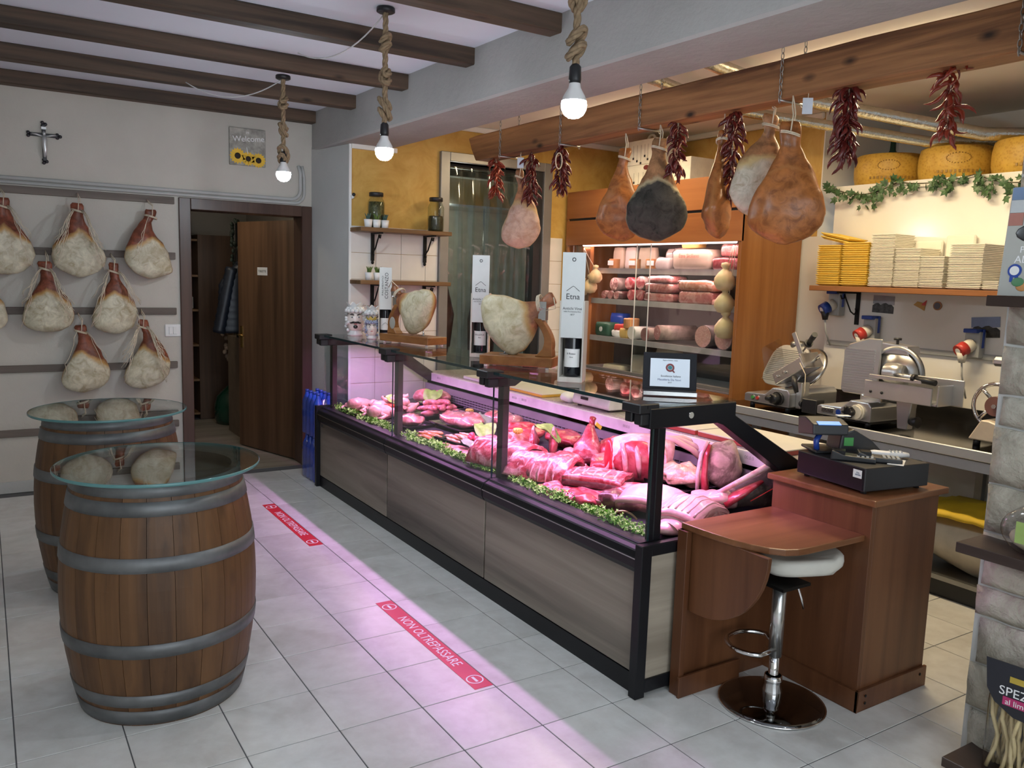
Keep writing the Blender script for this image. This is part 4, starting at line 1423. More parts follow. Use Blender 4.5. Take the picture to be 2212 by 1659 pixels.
def wine_box(c, ang, lab, blab, W, kind, hb=0.375, lid_lo=0.205, lid_len=0.39):
    b = thing('wine_box', lab, 'wine box', (c[0], c[1], ZT), ang, 'wooden wine boxes on the counter')
    t = 0.008
    w = W / 2
    build('side', MB().box(-w, -w, 0, -w + t, w, hb), M_PLY, b, bevel=0.001)
    build('side', MB().box(w - t, -w, 0, w, w, hb), M_PLY, b, bevel=0.001)
    build('back', MB().box(-w + t, w - t, 0, w - t, w, hb), M_PLY, b)
    build('bottom', MB().box(-w + t, -w, 0, w - t, w - t, 0.022), M_PLY, b)
    lid = build('lid', MB().box(-w + t * 0.6, -w + 0.001, lid_lo, w - t * 0.6, -w + 0.006, lid_lo + lid_len), M_PLYW, b, bevel=0.001)
    f = -w + 0.0005
    zt = lid_lo + lid_len
    if kind == 'etna':
        m = MB()
        m.torus((0, f, zt - 0.032), 0.0075, 0.0018, 'y', 18, 6)
        build('finger_hole', m, M_INK, lid, loc=(0, 0, 0))
        zz = lid_lo + 0.215
        mt = MB().tube([(-0.030, f, zz), (-0.012, f, zz + 0.014), (0.0, f, zz + 0.023), (0.006, f, zz + 0.020), (0.014, f, zz + 0.013), (0.030, f, zz)], 0.0011, 4)
        build('mountain_line', mt, M_INK, lid, loc=(0, 0, 0))
        for txt, sz, dz in (('Etna', 0.037, -0.026), ('Antichi Vinai', 0.0175, -0.080), ('nelle Piroclastiche Etna', 0.0085, -0.094), ('1877', 0.011, -0.108)):
            text_part('lettering', txt, sz, M_INK, lid, frame((0, f - 0.0002, zz + dz), (1, 0, 0), (0, 0, 1)), 0.0005)
    else:
        text_part('lettering', 'COSTANZO', 0.034, M_INK, lid, frame((0.008, f - 0.0002, zt - 0.13), (0, 0, 1), (-1, 0, 0)), 0.0005)
        text_part('lettering', 'PALMENTO', 0.017, M_INK, lid, frame((-0.020, f - 0.0002, zt - 0.13), (0, 0, 1), (-1, 0, 0)), 0.0005, sx=1.6)
    bo = thing('wine_bottle', blab, 'bottle', (c[0], c[1], ZT + 0.023), ang, 'bottles in the wine boxes')
    build('glass', MB().lathe([(0.0, 0), (0.036, 0), (0.0385, 0.006), (0.0385, 0.175), (0.034, 0.205), (0.020, 0.232), (0.0145, 0.26), (0.0142, 0.305), (0.0155, 0.308), (0.0155, 0.32), (0, 0.32)], 28, None, False), mk('black_wine_glass', (0.006, 0.007, 0.012), 0.06, spec=0.7), bo)
    n = 12
    lr = 0.0389
    lb = MB()
    A = [-PI / 2 + (-1.15 + 2.3 * q / n) for q in range(n + 1)]
    lb.loft([[(lr * math.cos(a), lr * math.sin(a), zz) for a in A] for zz in (0.045, 0.130)], False, False, True)
    la = build('label', lb, M_PAPER, bo)
    if kind == 'etna':
        text_part('lettering', 'Il Rosso' if W > 0.112 else 'BELLEVUE', 0.0125, M_INK, la, frame((0, -lr - 0.0008, 0.108), (1, 0, 0), (0, 0, 1)), 0.0004)
        text_part('lettering', 'Etna', 0.009, M_INK, la, frame((0, -lr - 0.0008, 0.092), (1, 0, 0), (0, 0, 1)), 0.0004)
    else:
        build('mountain_line', MB().tube([(-0.024, -lr - 0.0, 0.078), (0, -lr - 0.0015, 0.098), (0.024, -lr, 0.078)], 0.001, 4), M_INK, la)


wine_box((0.43, 3.53), -0.45, 'white wine box lettered PALMENTO COSTANZO, at the far end', 'dark wine bottle in the far wine box behind the badge stand', 0.098, 'palm', 0.375, 0.215, 0.30)
wine_box((0.46, 2.22), -0.62, 'white wine box lettered Etna, left of the middle ham', 'dark wine bottle in the wine box left of the middle ham', 0.110, 'etna')
wine_box((0.292, 1.075), -0.80, 'white wine box lettered Etna, nearest, right of the middle ham', 'dark wine bottle in the nearest wine box', 0.116, 'etna')


def head_vase(loc, s, ang, lab, male=True):
    """Sicilian ceramic head vase: white glazed head with curls and crown"""
    h = thing('head_vase', lab, 'vase', loc, ang, 'ceramic heads at the counter end')
    W_ = mk('white_glaze', (0.70, 0.70, 0.70), 0.12, var=0.05)
    SK = mk('pale_face_glaze', (0.74, 0.64, 0.59), 0.15, var=0.04)
    DK = mk('black_glaze', (0.02, 0.018, 0.018), 0.15)
    RD = mk('lip_glaze', (0.45, 0.10, 0.10), 0.2)
    m = MB()
    m.lathe([(0.0, 0), (0.058 * s, 0), (0.062 * s, 0.01 * s), (0.052 * s, 0.03 * s), (0.045 * s, 0.06 * s)], 24, None, False)
    build('collar', m, W_, h)
    m = MB()
    rings = []
    for i in range(17):
        t = i / 16
        z = (0.04 + 0.155 * t) * s
        r = (0.046 + 0.026 * math.sin(PI * min(1, t * 0.85 + 0.1))) * s
        ring = []
        for j in range(24):
            a = 2 * PI * j / 24
            x, y = r * math.cos(a) * 0.9, r * math.sin(a)
            fx = math.exp(-((a - 1.5 * PI) / 0.28) ** 2)
            y -= fx * 0.016 * s * math.exp(-((t - 0.52) / 0.12) ** 2)      # nose
            y -= fx * 0.008 * s * math.exp(-((t - 0.18) / 0.10) ** 2)      # chin
            ring.append((x, y, z))
        rings.append(ring)
    m.loft(rings)
    build('face', m, SK, h)
    yf = -0.070 * s
    for sx in (-1, 1):
        build('eye', MB().ell((sx * 0.026 * s, yf + 0.006 * s, 0.143 * s), (0.011 * s, 0.006 * s, 0.006 * s), 12, 8), W_, h)
        build('pupil', MB().ell((sx * 0.026 * s, yf + 0.0015 * s, 0.143 * s), (0.005 * s, 0.003 * s, 0.005 * s), 10, 6), DK, h)
        build('eyebrow', MB().tube([(sx * 0.012 * s, yf - 0.001 * s, 0.160 * s), (sx * 0.027 * s, yf + 0.002 * s, 0.166 * s), (sx * 0.042 * s, yf + 0.013 * s, 0.161 * s)], [0.004 * s, 0.005 * s, 0.002 * s], 6), DK, h)
        if male:
            build('moustache', MB().tube([(0, yf - 0.012 * s, 0.104 * s), (sx * 0.018 * s, yf - 0.006 * s, 0.104 * s), (sx * 0.036 * s, yf + 0.008 * s, 0.098 * s), (sx * 0.043 * s, yf + 0.014 * s, 0.101 * s)], [0.005 * s, 0.008 * s, 0.005 * s, 0.002 * s], 8), DK, h)
    build('mouth', MB().ell((0, yf - 0.001 * s, 0.091 * s), (0.014 * s, 0.006 * s, 0.005 * s), 12, 6), RD, h)
    if male:
        build('beard', MB().ell((0, yf + 0.002 * s, 0.070 * s), (0.017 * s, 0.010 * s, 0.015 * s), 12, 8), DK, h)
    m = MB()
    rs = random.Random(3)
    for lev, (z, r, n, rb) in enumerate(((0.190, 0.066, 13, 0.017), (0.205, 0.056, 11, 0.016))):
        for q in range(n):
            a = 2 * PI * q / n
            m.ell((r * s * math.cos(a), r * s * math.sin(a), z * s), (rb * s, rb * s, rb * s), 10, 7)
    for q in range(46):
        a = rs.uniform(-0.35 * PI - 0.25, 1.35 * PI + 0.25) if True else 0
        a = PI / 2 + rs.uniform(-1, 1) * 0.72 * PI
        z = rs.uniform(0.03, 0.185)
        m.ell((0.070 * s * math.cos(a), 0.068 * s * math.sin(a), z * s), ((0.013) * s,) * 3, 8, 6)
    build('curls', m, W_ if male else mk('blue_glaze', (0.30, 0.32, 0.45), 0.2), h, kind='stuff')
    m = MB()
    n = 60
    rings = []
    for lev, (r, z) in enumerate(((0.050, 0.21), (0.055, 0.225), (0.064, 0.245))):
        rings.append([((r + (0.006 if lev == 2 else 0) * math.cos(7 * 2 * PI * q / n)) * s * math.cos(2 * PI * q / n), r * s * math.sin(2 * PI * q / n), (z + (0.011 * math.cos(7 * 2 * PI * q / n) if lev == 2 else 0)) * s) for q in range(n)])
    m.loft(rings, False, True, True)
    build('crown', m, W_ if male else mk('gold_glaze', (0.6, 0.42, 0.1), 0.25), h)


head_vase((0.345, 3.90, ZT), 0.98, -0.33, 'white glazed moustached head vase at the far counter corner', True)
head_vase((0.43, 3.74, ZT), 0.92, -0.35, 'white glazed head vase half hidden behind the small painted one', True)
head_vase((0.345, 3.58, ZT), 0.62, -0.40, 'small painted woman head vase with blue hair and golden crown', False)

# award plaque in its case
pq = thing('award_plaque', 'white award certificate in an open black case on the counter', 'plaque', (0.40, 0.52, ZT), -0.70)
M_SUEDE = mk('black_velvet', (0.008, 0.008, 0.012), 0.8)
build('case_base', MB().box(-0.115, -0.03, 0, 0.105, 0.115, 0.022), M_SUEDE, pq, bevel=0.004)
build('case_trim', MB().box(-0.115, -0.033, 0.004, 0.105, -0.029, 0.020), M_STEEL, pq)
_pm = T(0, 0.03, 0.022) @ RX(rad(-22))
pb = build('case_lid', MB().box(-0.118, 0.004, 0, 0.108, 0.028, 0.165, _pm), M_SUEDE, pq, bevel=0.003)
M_PLQ = mk('plaque_face', (0.80, 0.87, 0.95), 0.25, var=0.01)
pf = build('plaque_face', MB().box(-0.088, -0.002, 0.012, 0.078, 0.004, 0.136, _pm), M_PLQ, pq)
_pt = _pm @ frame((-0.005, -0.0026, 0.076), (1, 0, 0), (0, 0, 1))
text_part('lettering', 'Eccellenze Italiane', 0.0115, M_INK, pf, _pt @ T(0.004, -0.018, 0), 0.0004)
text_part('lettering', 'Macelleria De Novi', 0.0125, mk('blue_ink', (0.05, 0.08, 0.22), 0.6), pf, _pt @ T(-0.002, -0.034, 0), 0.0004)
text_part('lettering', '2019', 0.008, M_INK, pf, _pt @ T(0, -0.046, 0), 0.0004)
text_part('lettering', 'Regione Siciliana - Sicilia', 0.0065, M_INK, pf, _pt @ T(0, 0.052, 0), 0.0004)
m = MB()
m.M = _pt
m.torus((0, 0.020, 0), 0.0145, 0.004, 'z', 24, 6)
m.tube([(0.008, 0.010, 0), (0.019, -0.001, 0)], 0.003, 6)
build('round_logo', m, mk('logo_brown', (0.25, 0.06, 0.06), 0.5), pf, loc=(0, 0, 0))
m = MB()
m.M = _pt
m.ell((0, 0.020, 0), (0.009, 0.009, 0.001), 14, 6)
build('logo_dot', m, mk('logo_teal', (0.04, 0.22, 0.25), 0.5), pf, loc=(0, 0, 0))

# ================================================================== MEAT ON THE DECK
def deck(x):
    return 0.600 + 0.055 * (x - 0.215) / 0.805


def m_meat(name, lean, fat, amt=0.5, sc=9, rough=0.3):
    s = NT(name)
    v = s.coord(rnd=True)
    f = s.noise(v, sc, 5, 0.6, 1.3)
    f2 = s.noise(v, sc * 3, 3, 0.6)
    c = s.ramp(f, [(amt - 0.05, lean), (amt + 0.015, tuple((a * 0.6 + b * 0.4) for a, b in zip(lean, fat))), (amt + 0.05, fat)])
    s.col(s.mix(0.25, c, s.ramp(f2, [(0.38, tuple(k * 0.5 for k in lean)), (0.62, fat)])))
    s.bump(s.mix(0.5, f, f2), 0.6, 0.012)
    MATS[name] = s.set(rough, 0, 0.5, 0.1)
    return MATS[name]


ME_LEAN = m_meat('lean_red_meat', (0.32, 0.018, 0.030), (0.56, 0.20, 0.20), 0.60)
ME_MARB = m_meat('marbled_meat', (0.36, 0.030, 0.045), (0.64, 0.32, 0.31), 0.54, 12)
ME_PINK = m_meat('pale_pink_meat', (0.50, 0.15, 0.14), (0.64, 0.34, 0.31), 0.5, 12)
ME_FAT = m_meat('meat_fat', (0.58, 0.30, 0.29), (0.70, 0.50, 0.46), 0.48)
ME_SKIN = m_meat('pork_skin', (0.60, 0.33, 0.32), (0.68, 0.43, 0.41), 0.5, 4)
ME_CHK = m_meat('chicken_skin', (0.58, 0.29, 0.24), (0.68, 0.42, 0.35), 0.5, 8)
ME_SAUS = m_meat('raw_sausage', (0.42, 0.10, 0.11), (0.60, 0.28, 0.27), 0.55, 22)
ME_ORNG = m_meat('breaded_orange', (0.45, 0.14, 0.05), (0.62, 0.28, 0.12), 0.5, 14)
ME_DARK = m_meat('dark_meat', (0.10, 0.030, 0.032), (0.22, 0.09, 0.08), 0.55)
ME_AGED = m_meat('aged_crust', (0.20, 0.13, 0.10), (0.52, 0.38, 0.30), 0.5, 9, 0.7)
ME_TRIPE = m_meat('tripe', (0.46, 0.26, 0.16), (0.62, 0.44, 0.32), 0.5, 12)
ME_RIB = mk('rib_pink', (0.62, 0.31, 0.31), 0.35, var=0.25, scale=30)
ME_BONE = mk('bone', (0.62, 0.38, 0.34), 0.4, var=0.2)
M_LEAF = mk('lettuce_green', (0.20, 0.38, 0.08), 0.5, var=0.35, scale=30)
M_PARS = mk('parsley_green', (0.20, 0.46, 0.07), 0.55, var=0.45, scale=30)
M_LEM = mk('lemon_yellow', (0.75, 0.52, 0.10), 0.4)
M_TRAY = mk('black_tray', (0.010, 0.010, 0.012), 0.25)


def blob(name, lab, cat, x, y, r, mat, rz=0.0, amp=0.02, sc=9, seed=0, dz=0.0, seg=28, rings=18, group=None, tilt=0.0, film=False):
    z = deck(x) + dz
    o = thing(name, lab, cat, (x, y, z), 0, group, rot=(0, tilt, rz))
    m = MB()
    m.ell((0, 0, r[2]), r, seg, rings)
    m.rough(amp * 1.3, sc, seed)
    m.rough(amp * 0.6, sc * 2.6, seed + 3)
    m.v = [Vector((p.x, p.y, max(p.z, 0.0))) for p in m.v]
    build('meat', m, mat, o)
    if film:
        m = MB()
        m.ell((0, 0, r[2] * 0.95), (r[0] * 1.08, r[1] * 1.08, r[2] * 1.15), seg, rings)
        m.rough(amp, sc, seed)
        m.rough(0.006, 40, seed)
        m.v = [Vector((p.x, p.y, max(p.z, 0.001))) for p in m.v]
        build('cling_film', m, M_FILM, o)
    return o


def tray(x, y, w, d, rz, lab, h=0.022):
    z = deck(x) + 0.004
    t = thing('display_tray', lab, 'tray', (x, y, z), rz, 'black display trays')
    a, b = w / 2, d / 2
    m = MB()
    m.loft([[(-a * .92, -b * .92, 0.004), (a * .92, -b * .92, 0.004), (a * .92, b * .92, 0.004), (-a * .92, b * .92, 0.004)], [(-a, -b, h), (a, -b, h), (a, b, h), (-a, b, h)],
            [(-a - .008, -b - .008, h), (a + .008, -b - .008, h), (a + .008, b + .008, h), (-a - .008, b + .008, h)], [(-a * .94, -b * .94, 0), (a * .94, -b * .94, 0), (a * .94, b * .94, 0), (-a * .94, b * .94, 0)]], True, True, False)
    build('pan', m, M_TRAY, t)
    return z + 0.005


# ---- far section: poultry, sausages
def chicken(x, y, rz, lab, seed):
    z = deck(x) + 0.012
    c = thing('whole_chicken', lab, 'chicken', (x, y, z), rz, 'whole chickens in the counter')
    m = MB()
    m.ell((0, 0, 0.05), (0.105, 0.075, 0.052), 20, 12)
    m.ell((0.05, 0, 0.065), (0.06, 0.062, 0.04), 16, 10)
    m.rough(0.008, 14, seed)
    build('body', m, ME_CHK, c)
    for s_ in (-1, 1):
        build('leg', MB().tube([(-0.03, s_ * 0.065, 0.045), (-0.075, s_ * 0.075, 0.06), (-0.125, s_ * 0.045, 0.05), (-0.165, s_ * 0.035, 0.055)], [0.024, 0.034, 0.020, 0.009], 10), ME_CHK, c)
        build('wing', MB().tube([(0.06, s_ * 0.07, 0.05), (0.03, s_ * 0.095, 0.04), (0.07, s_ * 0.098, 0.03), (0.10, s_ * 0.09, 0.03)], [0.018, 0.016, 0.013, 0.006], 8), ME_CHK, c)
    build('cavity', MB().ell((-0.10, 0, 0.05), (0.012, 0.022, 0.02), 12, 8), ME_DARK, c)


tray(0.42, 3.62, 0.42, 0.40, 0.0, 'black tray under the whole chickens')
chicken(0.32, 3.74, 3.6, 'whole raw chicken nearest the far end of the counter', 1)
chicken(0.40, 3.52, 3.9, 'whole raw chicken in the middle of the poultry tray', 2)
chicken(0.33, 3.36, 3.4, 'whole raw chicken closest to the front glass', 3)
rs = random.Random(7)
for k in range(9):
    x, y = 0.56 + rs.uniform(-0.06, 0.10), 3.50 + rs.uniform(-0.14, 0.16)
    c = thing('chicken_piece', 'raw chicken drumstick in the heap behind the whole chickens', 'chicken', (x, y, deck(x) + 0.02 + 0.03 * (k % 3)), rs.uniform(0, 6.28), 'chicken drumsticks', )
    build('meat', MB().tube([(-0.05, 0, 0.03), (-0.02, 0, 0.03), (0.03, 0, 0.035), (0.07, 0, 0.05), (0.085, 0, 0.055)], [0.012, 0.030, 0.026, 0.011, 0.013], 10).rough(0.005, 16, k), ME_CHK, c)
tray(0.74, 3.30, 0.34, 0.30, 0.05, 'black tray under the sausage coils')
sc_ = thing('sausage_coil', 'heap of raw pink sausage links on a tray', 'sausages', (0.72, 3.28, deck(0.72) + 0.016), 0.2)
rs = random.Random(9)
for k in range(16):
    lev = k // 7
    x, y = rs.uniform(-0.13, 0.13) * (1 - 0.25 * lev), rs.uniform(-0.12, 0.12) * (1 - 0.25 * lev)
    a = rs.uniform(0, PI)
    pts = []
    for q in range(8):
        t = q / 7 - 0.5
        pts.append((x + 0.12 * t * math.cos(a) - 0.05 * (t * t) * math.sin(a) * 4, y + 0.12 * t * math.sin(a) + 0.05 * t * t * math.cos(a) * 4, 0.022 + 0.032 * lev))
    build('sausage', MB().tube(pts, [0.006, 0.019, 0.021, 0.021, 0.021, 0.021, 0.019, 0.006], 10), ME_SAUS, sc_)
tray(0.90, 3.55, 0.22, 0.34, 0.0, 'empty-looking black tray at the rear of the poultry section')
blob('chicken_breast', 'pale chicken breast at the rear far corner of the counter', 'chicken', 0.90, 3.82, (0.085, 0.10, 0.05), ME_PINK, 0.3, 0.012, 9, 3, 0.0)
blob('chicken_breast', 'pale chicken breast at the rear, next to the empty tray', 'chicken', 0.92, 3.60, (0.075, 0.12, 0.045), ME_PINK, 0.1, 0.012, 9, 4, 0.024)
tray(0.90, 3.12, 0.22, 0.34, 0.0, 'black tray behind the wrapped ribs with a lemon flower')
tray(0.42, 3.08, 0.22, 0.30, 0.1, 'black tray holding rolled pork under cling film')
blob('wrapped_pork', 'rolled pale pork under cling film near the second post', 'meat', 0.42, 3.08, (0.085, 0.13, 0.035), ME_PINK, 0.1, 0.015, 12, 5, 0.012, film=True)
tray(0.68, 2.80, 0.28, 0.40, 0.05, 'black tray under the wrapped pork slab')
blob('wrapped_slab', 'pale pork slab shining under cling film', 'meat', 0.68, 2.80, (0.115, 0.18, 0.045), ME_PINK, 0.1, 0.018, 10, 6, 0.012, film=True)
tray(0.90, 2.62, 0.22, 0.36, 0.0, 'black tray under the wrapped fillets by the rear grille')
for k in range(3):
    blob('pork_fillet', ('left', 'middle', 'right')[k] + ' one of three wrapped pink fillets by the rear grille', 'meat', 0.90, 2.74 - 0.11 * k, (0.085, 0.058, 0.045), ME_PINK, 0.0, 0.008, 12, 7 + k, 0.012, film=True, group='wrapped fillets')
tray(0.345, 2.64, 0.17, 0.24, 0.15, 'small black tray of orange breaded fillets by the front glass')
for k in range(4):
    blob('breaded_fillet', 'orange breaded fillet in the small front tray', 'meat', 0.30 + 0.03 * k, 2.60 + 0.03 * (k % 2) + 0.01 * k, (0.022, 0.075, 0.014), ME_ORNG, 0.2 + 0.12 * k, 0.006, 18, 10 + k, 0.012 + 0.008 * (k % 2), group='orange fillets')
tray(0.46, 2.44, 0.20, 0.26, 0.1, 'black tray of pale orange strips beside the radish rose')
for k in range(7):
    blob('meat_strip', 'pale orange marinated strip in the tray beside the radishes', 'meat', 0.40 + 0.02 * k, 2.42 + 0.03 * math.sin(k * 2.1), (0.014, 0.085, 0.013), m_meat('marinated_strip', (0.58, 0.24, 0.14), (0.70, 0.44, 0.32), 0.5, 14) if k == 0 else MATS['marinated_strip'], 0.3 * math.sin(k * 1.7), 0.006, 18, 14 + k, 0.010 + 0.010 * (k % 3), group='marinated strips')
blob('sliced_pork', 'thin pale sliced pork laid along the front, left of the ribs', 'meat', 0.32, 2.20, (0.06, 0.20, 0.018), ME_PINK, 0.1, 0.010, 14, 33, 0.0)
blob('sliced_pork', 'pale folded slice next to the radish rose', 'meat', 0.40, 2.05, (0.07, 0.09, 0.025), ME_PINK, 0.5, 0.012, 14, 34, 0.0)


def rib_rack(x, y, rz, lab, w, d, h, n, seed, bow=0.06, lean=0.0, mat=None):
    """curved rack standing like a tent: meat sheet with rib bones on the outside"""
    r = thing('rib_rack', lab, 'ribs', (x, y, deck(x)), rz, 'rib racks in the counter')
    N = 24
    m = MB()
    top, bot = [], []

    def S(u, v, off=0.0):
        a = PI * (0.06 + 0.80 * v)
        rr = h + off
        return (-math.cos(a) * (d / 2 + off) + lean * math.sin(a), (u - 0.5) * w * (1 - 0.12 * v), max(0.0, math.sin(a) * rr) + 0.004)
    outer = [[S(i / N, j / N, 0.012 + 0.006 * noise.noise(Vector((i * 0.5, j * 0.5, seed)))) for j in range(N + 1)] for i in range(N + 1)]
    inner = [[S(i / N, j / N, -0.010) for j in range(N + 1)] for i in range(N + 1)]
    ring = [o + i_[::-1] for o, i_ in zip(outer, inner)]
    m.loft(ring, True, True, True)
    m.rough(0.012, 14, seed)
    build('meat', m, mat or ME_MARB, r)
    for k in range(n):
        u = (k + 0.6) / (n + 0.2)
        pts = [S(u + 0.012 * math.sin(q * 0.9), q / 9.5, 0.0075) for q in range(0, 8)]
        build('rib', MB().tube(pts, [0.003, 0.006, 0.0065, 0.007, 0.0065, 0.006, 0.005, 0.003], 7).rough(0.003, 25, k), ME_RIB, r)
    return r


rib_rack(0.37, 1.715, 0.25, 'rack of lamb ribs tented behind the third post', 0.38, 0.30, 0.145, 9, 1)
rib_rack(0.40, 1.40, 0.45, 'opened lamb rack lying over the dark liver', 0.36, 0.26, 0.125, 8, 2)
blob('liver', 'dark brown liver under the opened lamb rack', 'meat', 0.300, 1.44, (0.055, 0.12, 0.05), ME_DARK, 0.3, 0.010, 8, 40)
blob('lamb_flank', 'flat pale lamb flank spread below the lamb rack', 'meat', 0.46, 1.24, (0.14, 0.13, 0.02), ME_MARB, 0.4, 0.012, 12, 41)
# chops standing on edge
for k, (x, y, rz, lab) in enumerate(((0.62, 1.86, 0.9, 'round sliced pork chop standing up, left of the lettuce leaf'), (0.70, 1.77, 0.9, 'pale-rinded pork chop standing up in front of the lettuce leaf'))):
    c = thing('pork_chop', lab, 'chop', (x, y, deck(x)), rz, 'standing pork chops')
    m = MB()
    m.ell((0, 0, 0.075), (0.085, 0.026, 0.078), 22, 12)
    m.rough(0.008, 14, 50 + k)
    build('meat', m, ME_MARB, c)
    m = MB()
    m.tube([(0.088 * math.cos(a), 0.0, 0.077 + 0.080 * math.sin(a)) for a in [-0.3 + 2.4 * q / 14 for q in range(15)]], 0.010, 8, flat=2.4)
    build('rind', m, ME_SKIN, c)
blob('beef_cut', 'dark red beef cut at the rear behind the lettuce leaf', 'meat', 0.90, 1.93, (0.10, 0.15, 0.05), ME_LEAN, 0.1, 0.015, 9, 52)
blob('beef_cut', 'red beef piece at the rear behind the lamb rack', 'meat', 0.66, 2.08, (0.12, 0.13, 0.05), ME_LEAN, 0.1, 0.018, 9, 53)
blob('offal_piece', 'pale offal between the chop and the lamb leg', 'meat', 0.76, 1.68, (0.05, 0.05, 0.035), ME_FAT, 0.1, 0.012, 14, 54)
# lamb leg
lg = thing('lamb_joint', 'lamb leg standing with its shank up and a yellow tag', 'lamb leg', (0.78, 1.545, deck(0.78)), 0.2)
m = MB()
m.tube([(-0.03, -0.02, 0.0), (-0.02, -0.015, 0.04), (0, 0, 0.095), (0.02, 0.01, 0.14), (0.045, 0.025, 0.185), (0.055, 0.03, 0.20)], [0.045, 0.085, 0.078, 0.045, 0.024, 0.02], 16)
m.rough(0.010, 13, 60)
build('meat', m, ME_MARB, lg)
build('shank_bone', MB().tube([(0.05, 0.028, 0.19), (0.07, 0.04, 0.225), (0.082, 0.045, 0.24)], [0.017, 0.016, 0.020], 10), ME_LEAN, lg)
build('yellow_tag', MB().box(0.0, -0.01, 0.168, 0.055, -0.004, 0.188, RY(0.6) @ T(-0.085, 0.0, 0.03)), mk('tag_yellow', (0.75, 0.60, 0.05), 0.5), lg)
blob('beef_roast', 'lean red roast between the lamb leg and the rib roast', 'meat', 0.90, 1.46, (0.10, 0.10, 0.075), ME_LEAN, 0.2, 0.018, 9, 61)
blob('beef_cut', 'pale red cut in front of the lean roast', 'meat', 0.76, 1.35, (0.10, 0.09, 0.045), ME_MARB, 0.2, 0.016, 9, 62)
og = blob('orange_garnish', 'orange carved vegetable garnish in front of the chop', 'garnish', 0.62, 1.64, (0.06, 0.025, 0.022), ME_ORNG, 0.5, 0.014, 22, 63)
# osso buco slice
ob = thing('shin_slice', 'small bone-in shin slice in front of the lamb leg', 'chop', (0.62, 1.40, deck(0.62)), 0.4)
build('meat', MB().ell((0, 0, 0.024), (0.060, 0.045, 0.022), 18, 10).rough(0.008, 16, 4), ME_MARB, ob)
build('bone', MB().torus((0.02, -0.005, 0.044), 0.014, 0.005, 'z', 14, 6), ME_FAT, ob)


def slab(name, lab, x, y, w, d, h, rz, top, side, seed, bow=0.02, amp=0.006, dz=0.0, group=None, ribs=0):
    """bent slab: top sheet and meat layer"""
    o = thing(name, lab, 'meat', (x, y, deck(x) + dz), rz, group)
    N, K = 12, 10

    def P(i, j, t):
        u, v = i / N - 0.5, j / K - 0.5
        z = bow * (1 - 4 * u * u) + bow * 0.6 * (1 - 4 * v * v)
        nn = noise.noise(Vector((u * 5, v * 5, seed)))
        return (u * w + 0.01 * noise.noise(Vector((v * 4, seed, 1))), v * d + 0.012 * noise.noise(Vector((u * 4, seed, 2))), z + t + amp * nn)
    for nm, z0, z1, mat in (('meat_layer', 0.0, h * 0.62, side), ('rind_layer', h * 0.62, h, top)):
        m = MB()
        rings = []
        for j in range(K + 1):
            rings.append([P(i, j, z1) for i in range(N + 1)] + [P(i, j, z0) for i in range(N, -1, -1)])
        m.loft(rings, True, True, True)
        build(nm, m, mat, o)
    for k in range(ribs):
        j = (k + 0.8) / (ribs + 0.6) * K
        m = MB().tube([P(i, j, h - 0.003) for i in range(1, N)], 0.006, 7)
        build('rib', m, ME_RIB if top is ME_MARB else top, o)
    return o


slab('pork_belly', 'pork belly slab with bones lying on the flat red meat', 0.50, 1.10, 0.22, 0.30, 0.05, 0.55, ME_MARB, ME_DARK, 3, 0.015, 0.010, 0.03, ribs=5)
slab('flat_meat', 'wide flat red meat sheet under the pork belly', 0.395, 0.98, 0.22, 0.42, 0.03, 0.35, ME_MARB, ME_LEAN, 4, 0.006, 0.012)
blob('dark_cut', 'small dark red cut beside the white pork sheet', 'meat', 0.375, 0.83, (0.06, 0.08, 0.045), ME_DARK, 0.3, 0.012, 14, 70)
slab('pork_sheet', 'large pale pork rind sheet just left of the corner post', 0.52, 0.72, 0.30, 0.24, 0.055, 0.42, ME_SKIN, ME_DARK, 5, 0.035, 0.004)
slab('pork_sheet', 'pale ribbed pork sheet just right of the corner post', 0.51, 0.475, 0.30, 0.22, 0.045, 0.30, ME_SKIN, ME_FAT, 6, 0.05, 0.008, 0.0, None, 7)
blob('pork_sheet', 'smooth pale pork piece at the near end by the writing desk', 'meat', 0.36, 0.43, (0.09, 0.06, 0.03), ME_SKIN, 0.2, 0.006, 9, 71)

# rib roast with red eye and bones to the right
rr = thing('rib_roast', 'big bone-in rib roast with bright red cut face', 'roast', (0.78, 1.13, deck(0.78)), -0.55)
rr.scale = (1.22, 1.22, 1.22)
m = MB()
rings = []
for i in range(13):
    t = i / 12
    x = -0.13 + 0.26 * t
    s_ = math.sin(PI * min(1, 0.22 + 0.6 * t)) ** 0.5
    rings.append([(x + 0.02 * math.sin(a), 0.085 * s_ * math.cos(a), 0.10 + 0.100 * s_ * math.sin(a)) for a in [2 * PI * q / 22 for q in range(22)]])
m.loft(rings, True, True, True)
m.rough(0.006, 12, 8)
m.v = [Vector((p.x, p.y, max(0, p.z))) for p in m.v]
build('fat_cap', m, ME_FAT, rr)
m = MB()
m.ell((-0.125, -0.012, 0.095), (0.020, 0.060, 0.085), 20, 12)
m.rough(0.005, 14, 2)
build('red_eye', m, mk('bright_red_eye', (0.42, 0.012, 0.022), 0.25, var=0.3), rr)
m = MB()
m.ell((-0.01, -0.055, 0.09), (0.11, 0.045, 0.085), 20, 12)
m.rough(0.010, 16, 3)
m.v = [Vector((p.x, p.y, max(0, p.z))) for p in m.v]
build('inner_face', m, ME_LEAN, rr)
for k in range(4):
    x = -0.08 + 0.055 * k
    build('inner_rib', MB().tube([(x, -0.062, 0.165), (x + 0.005, -0.105, 0.12), (x + 0.012, -0.105, 0.07), (x + 0.02, -0.085, 0.03)], [0.010, 0.012, 0.011, 0.007], 8), ME_PINK, rr)
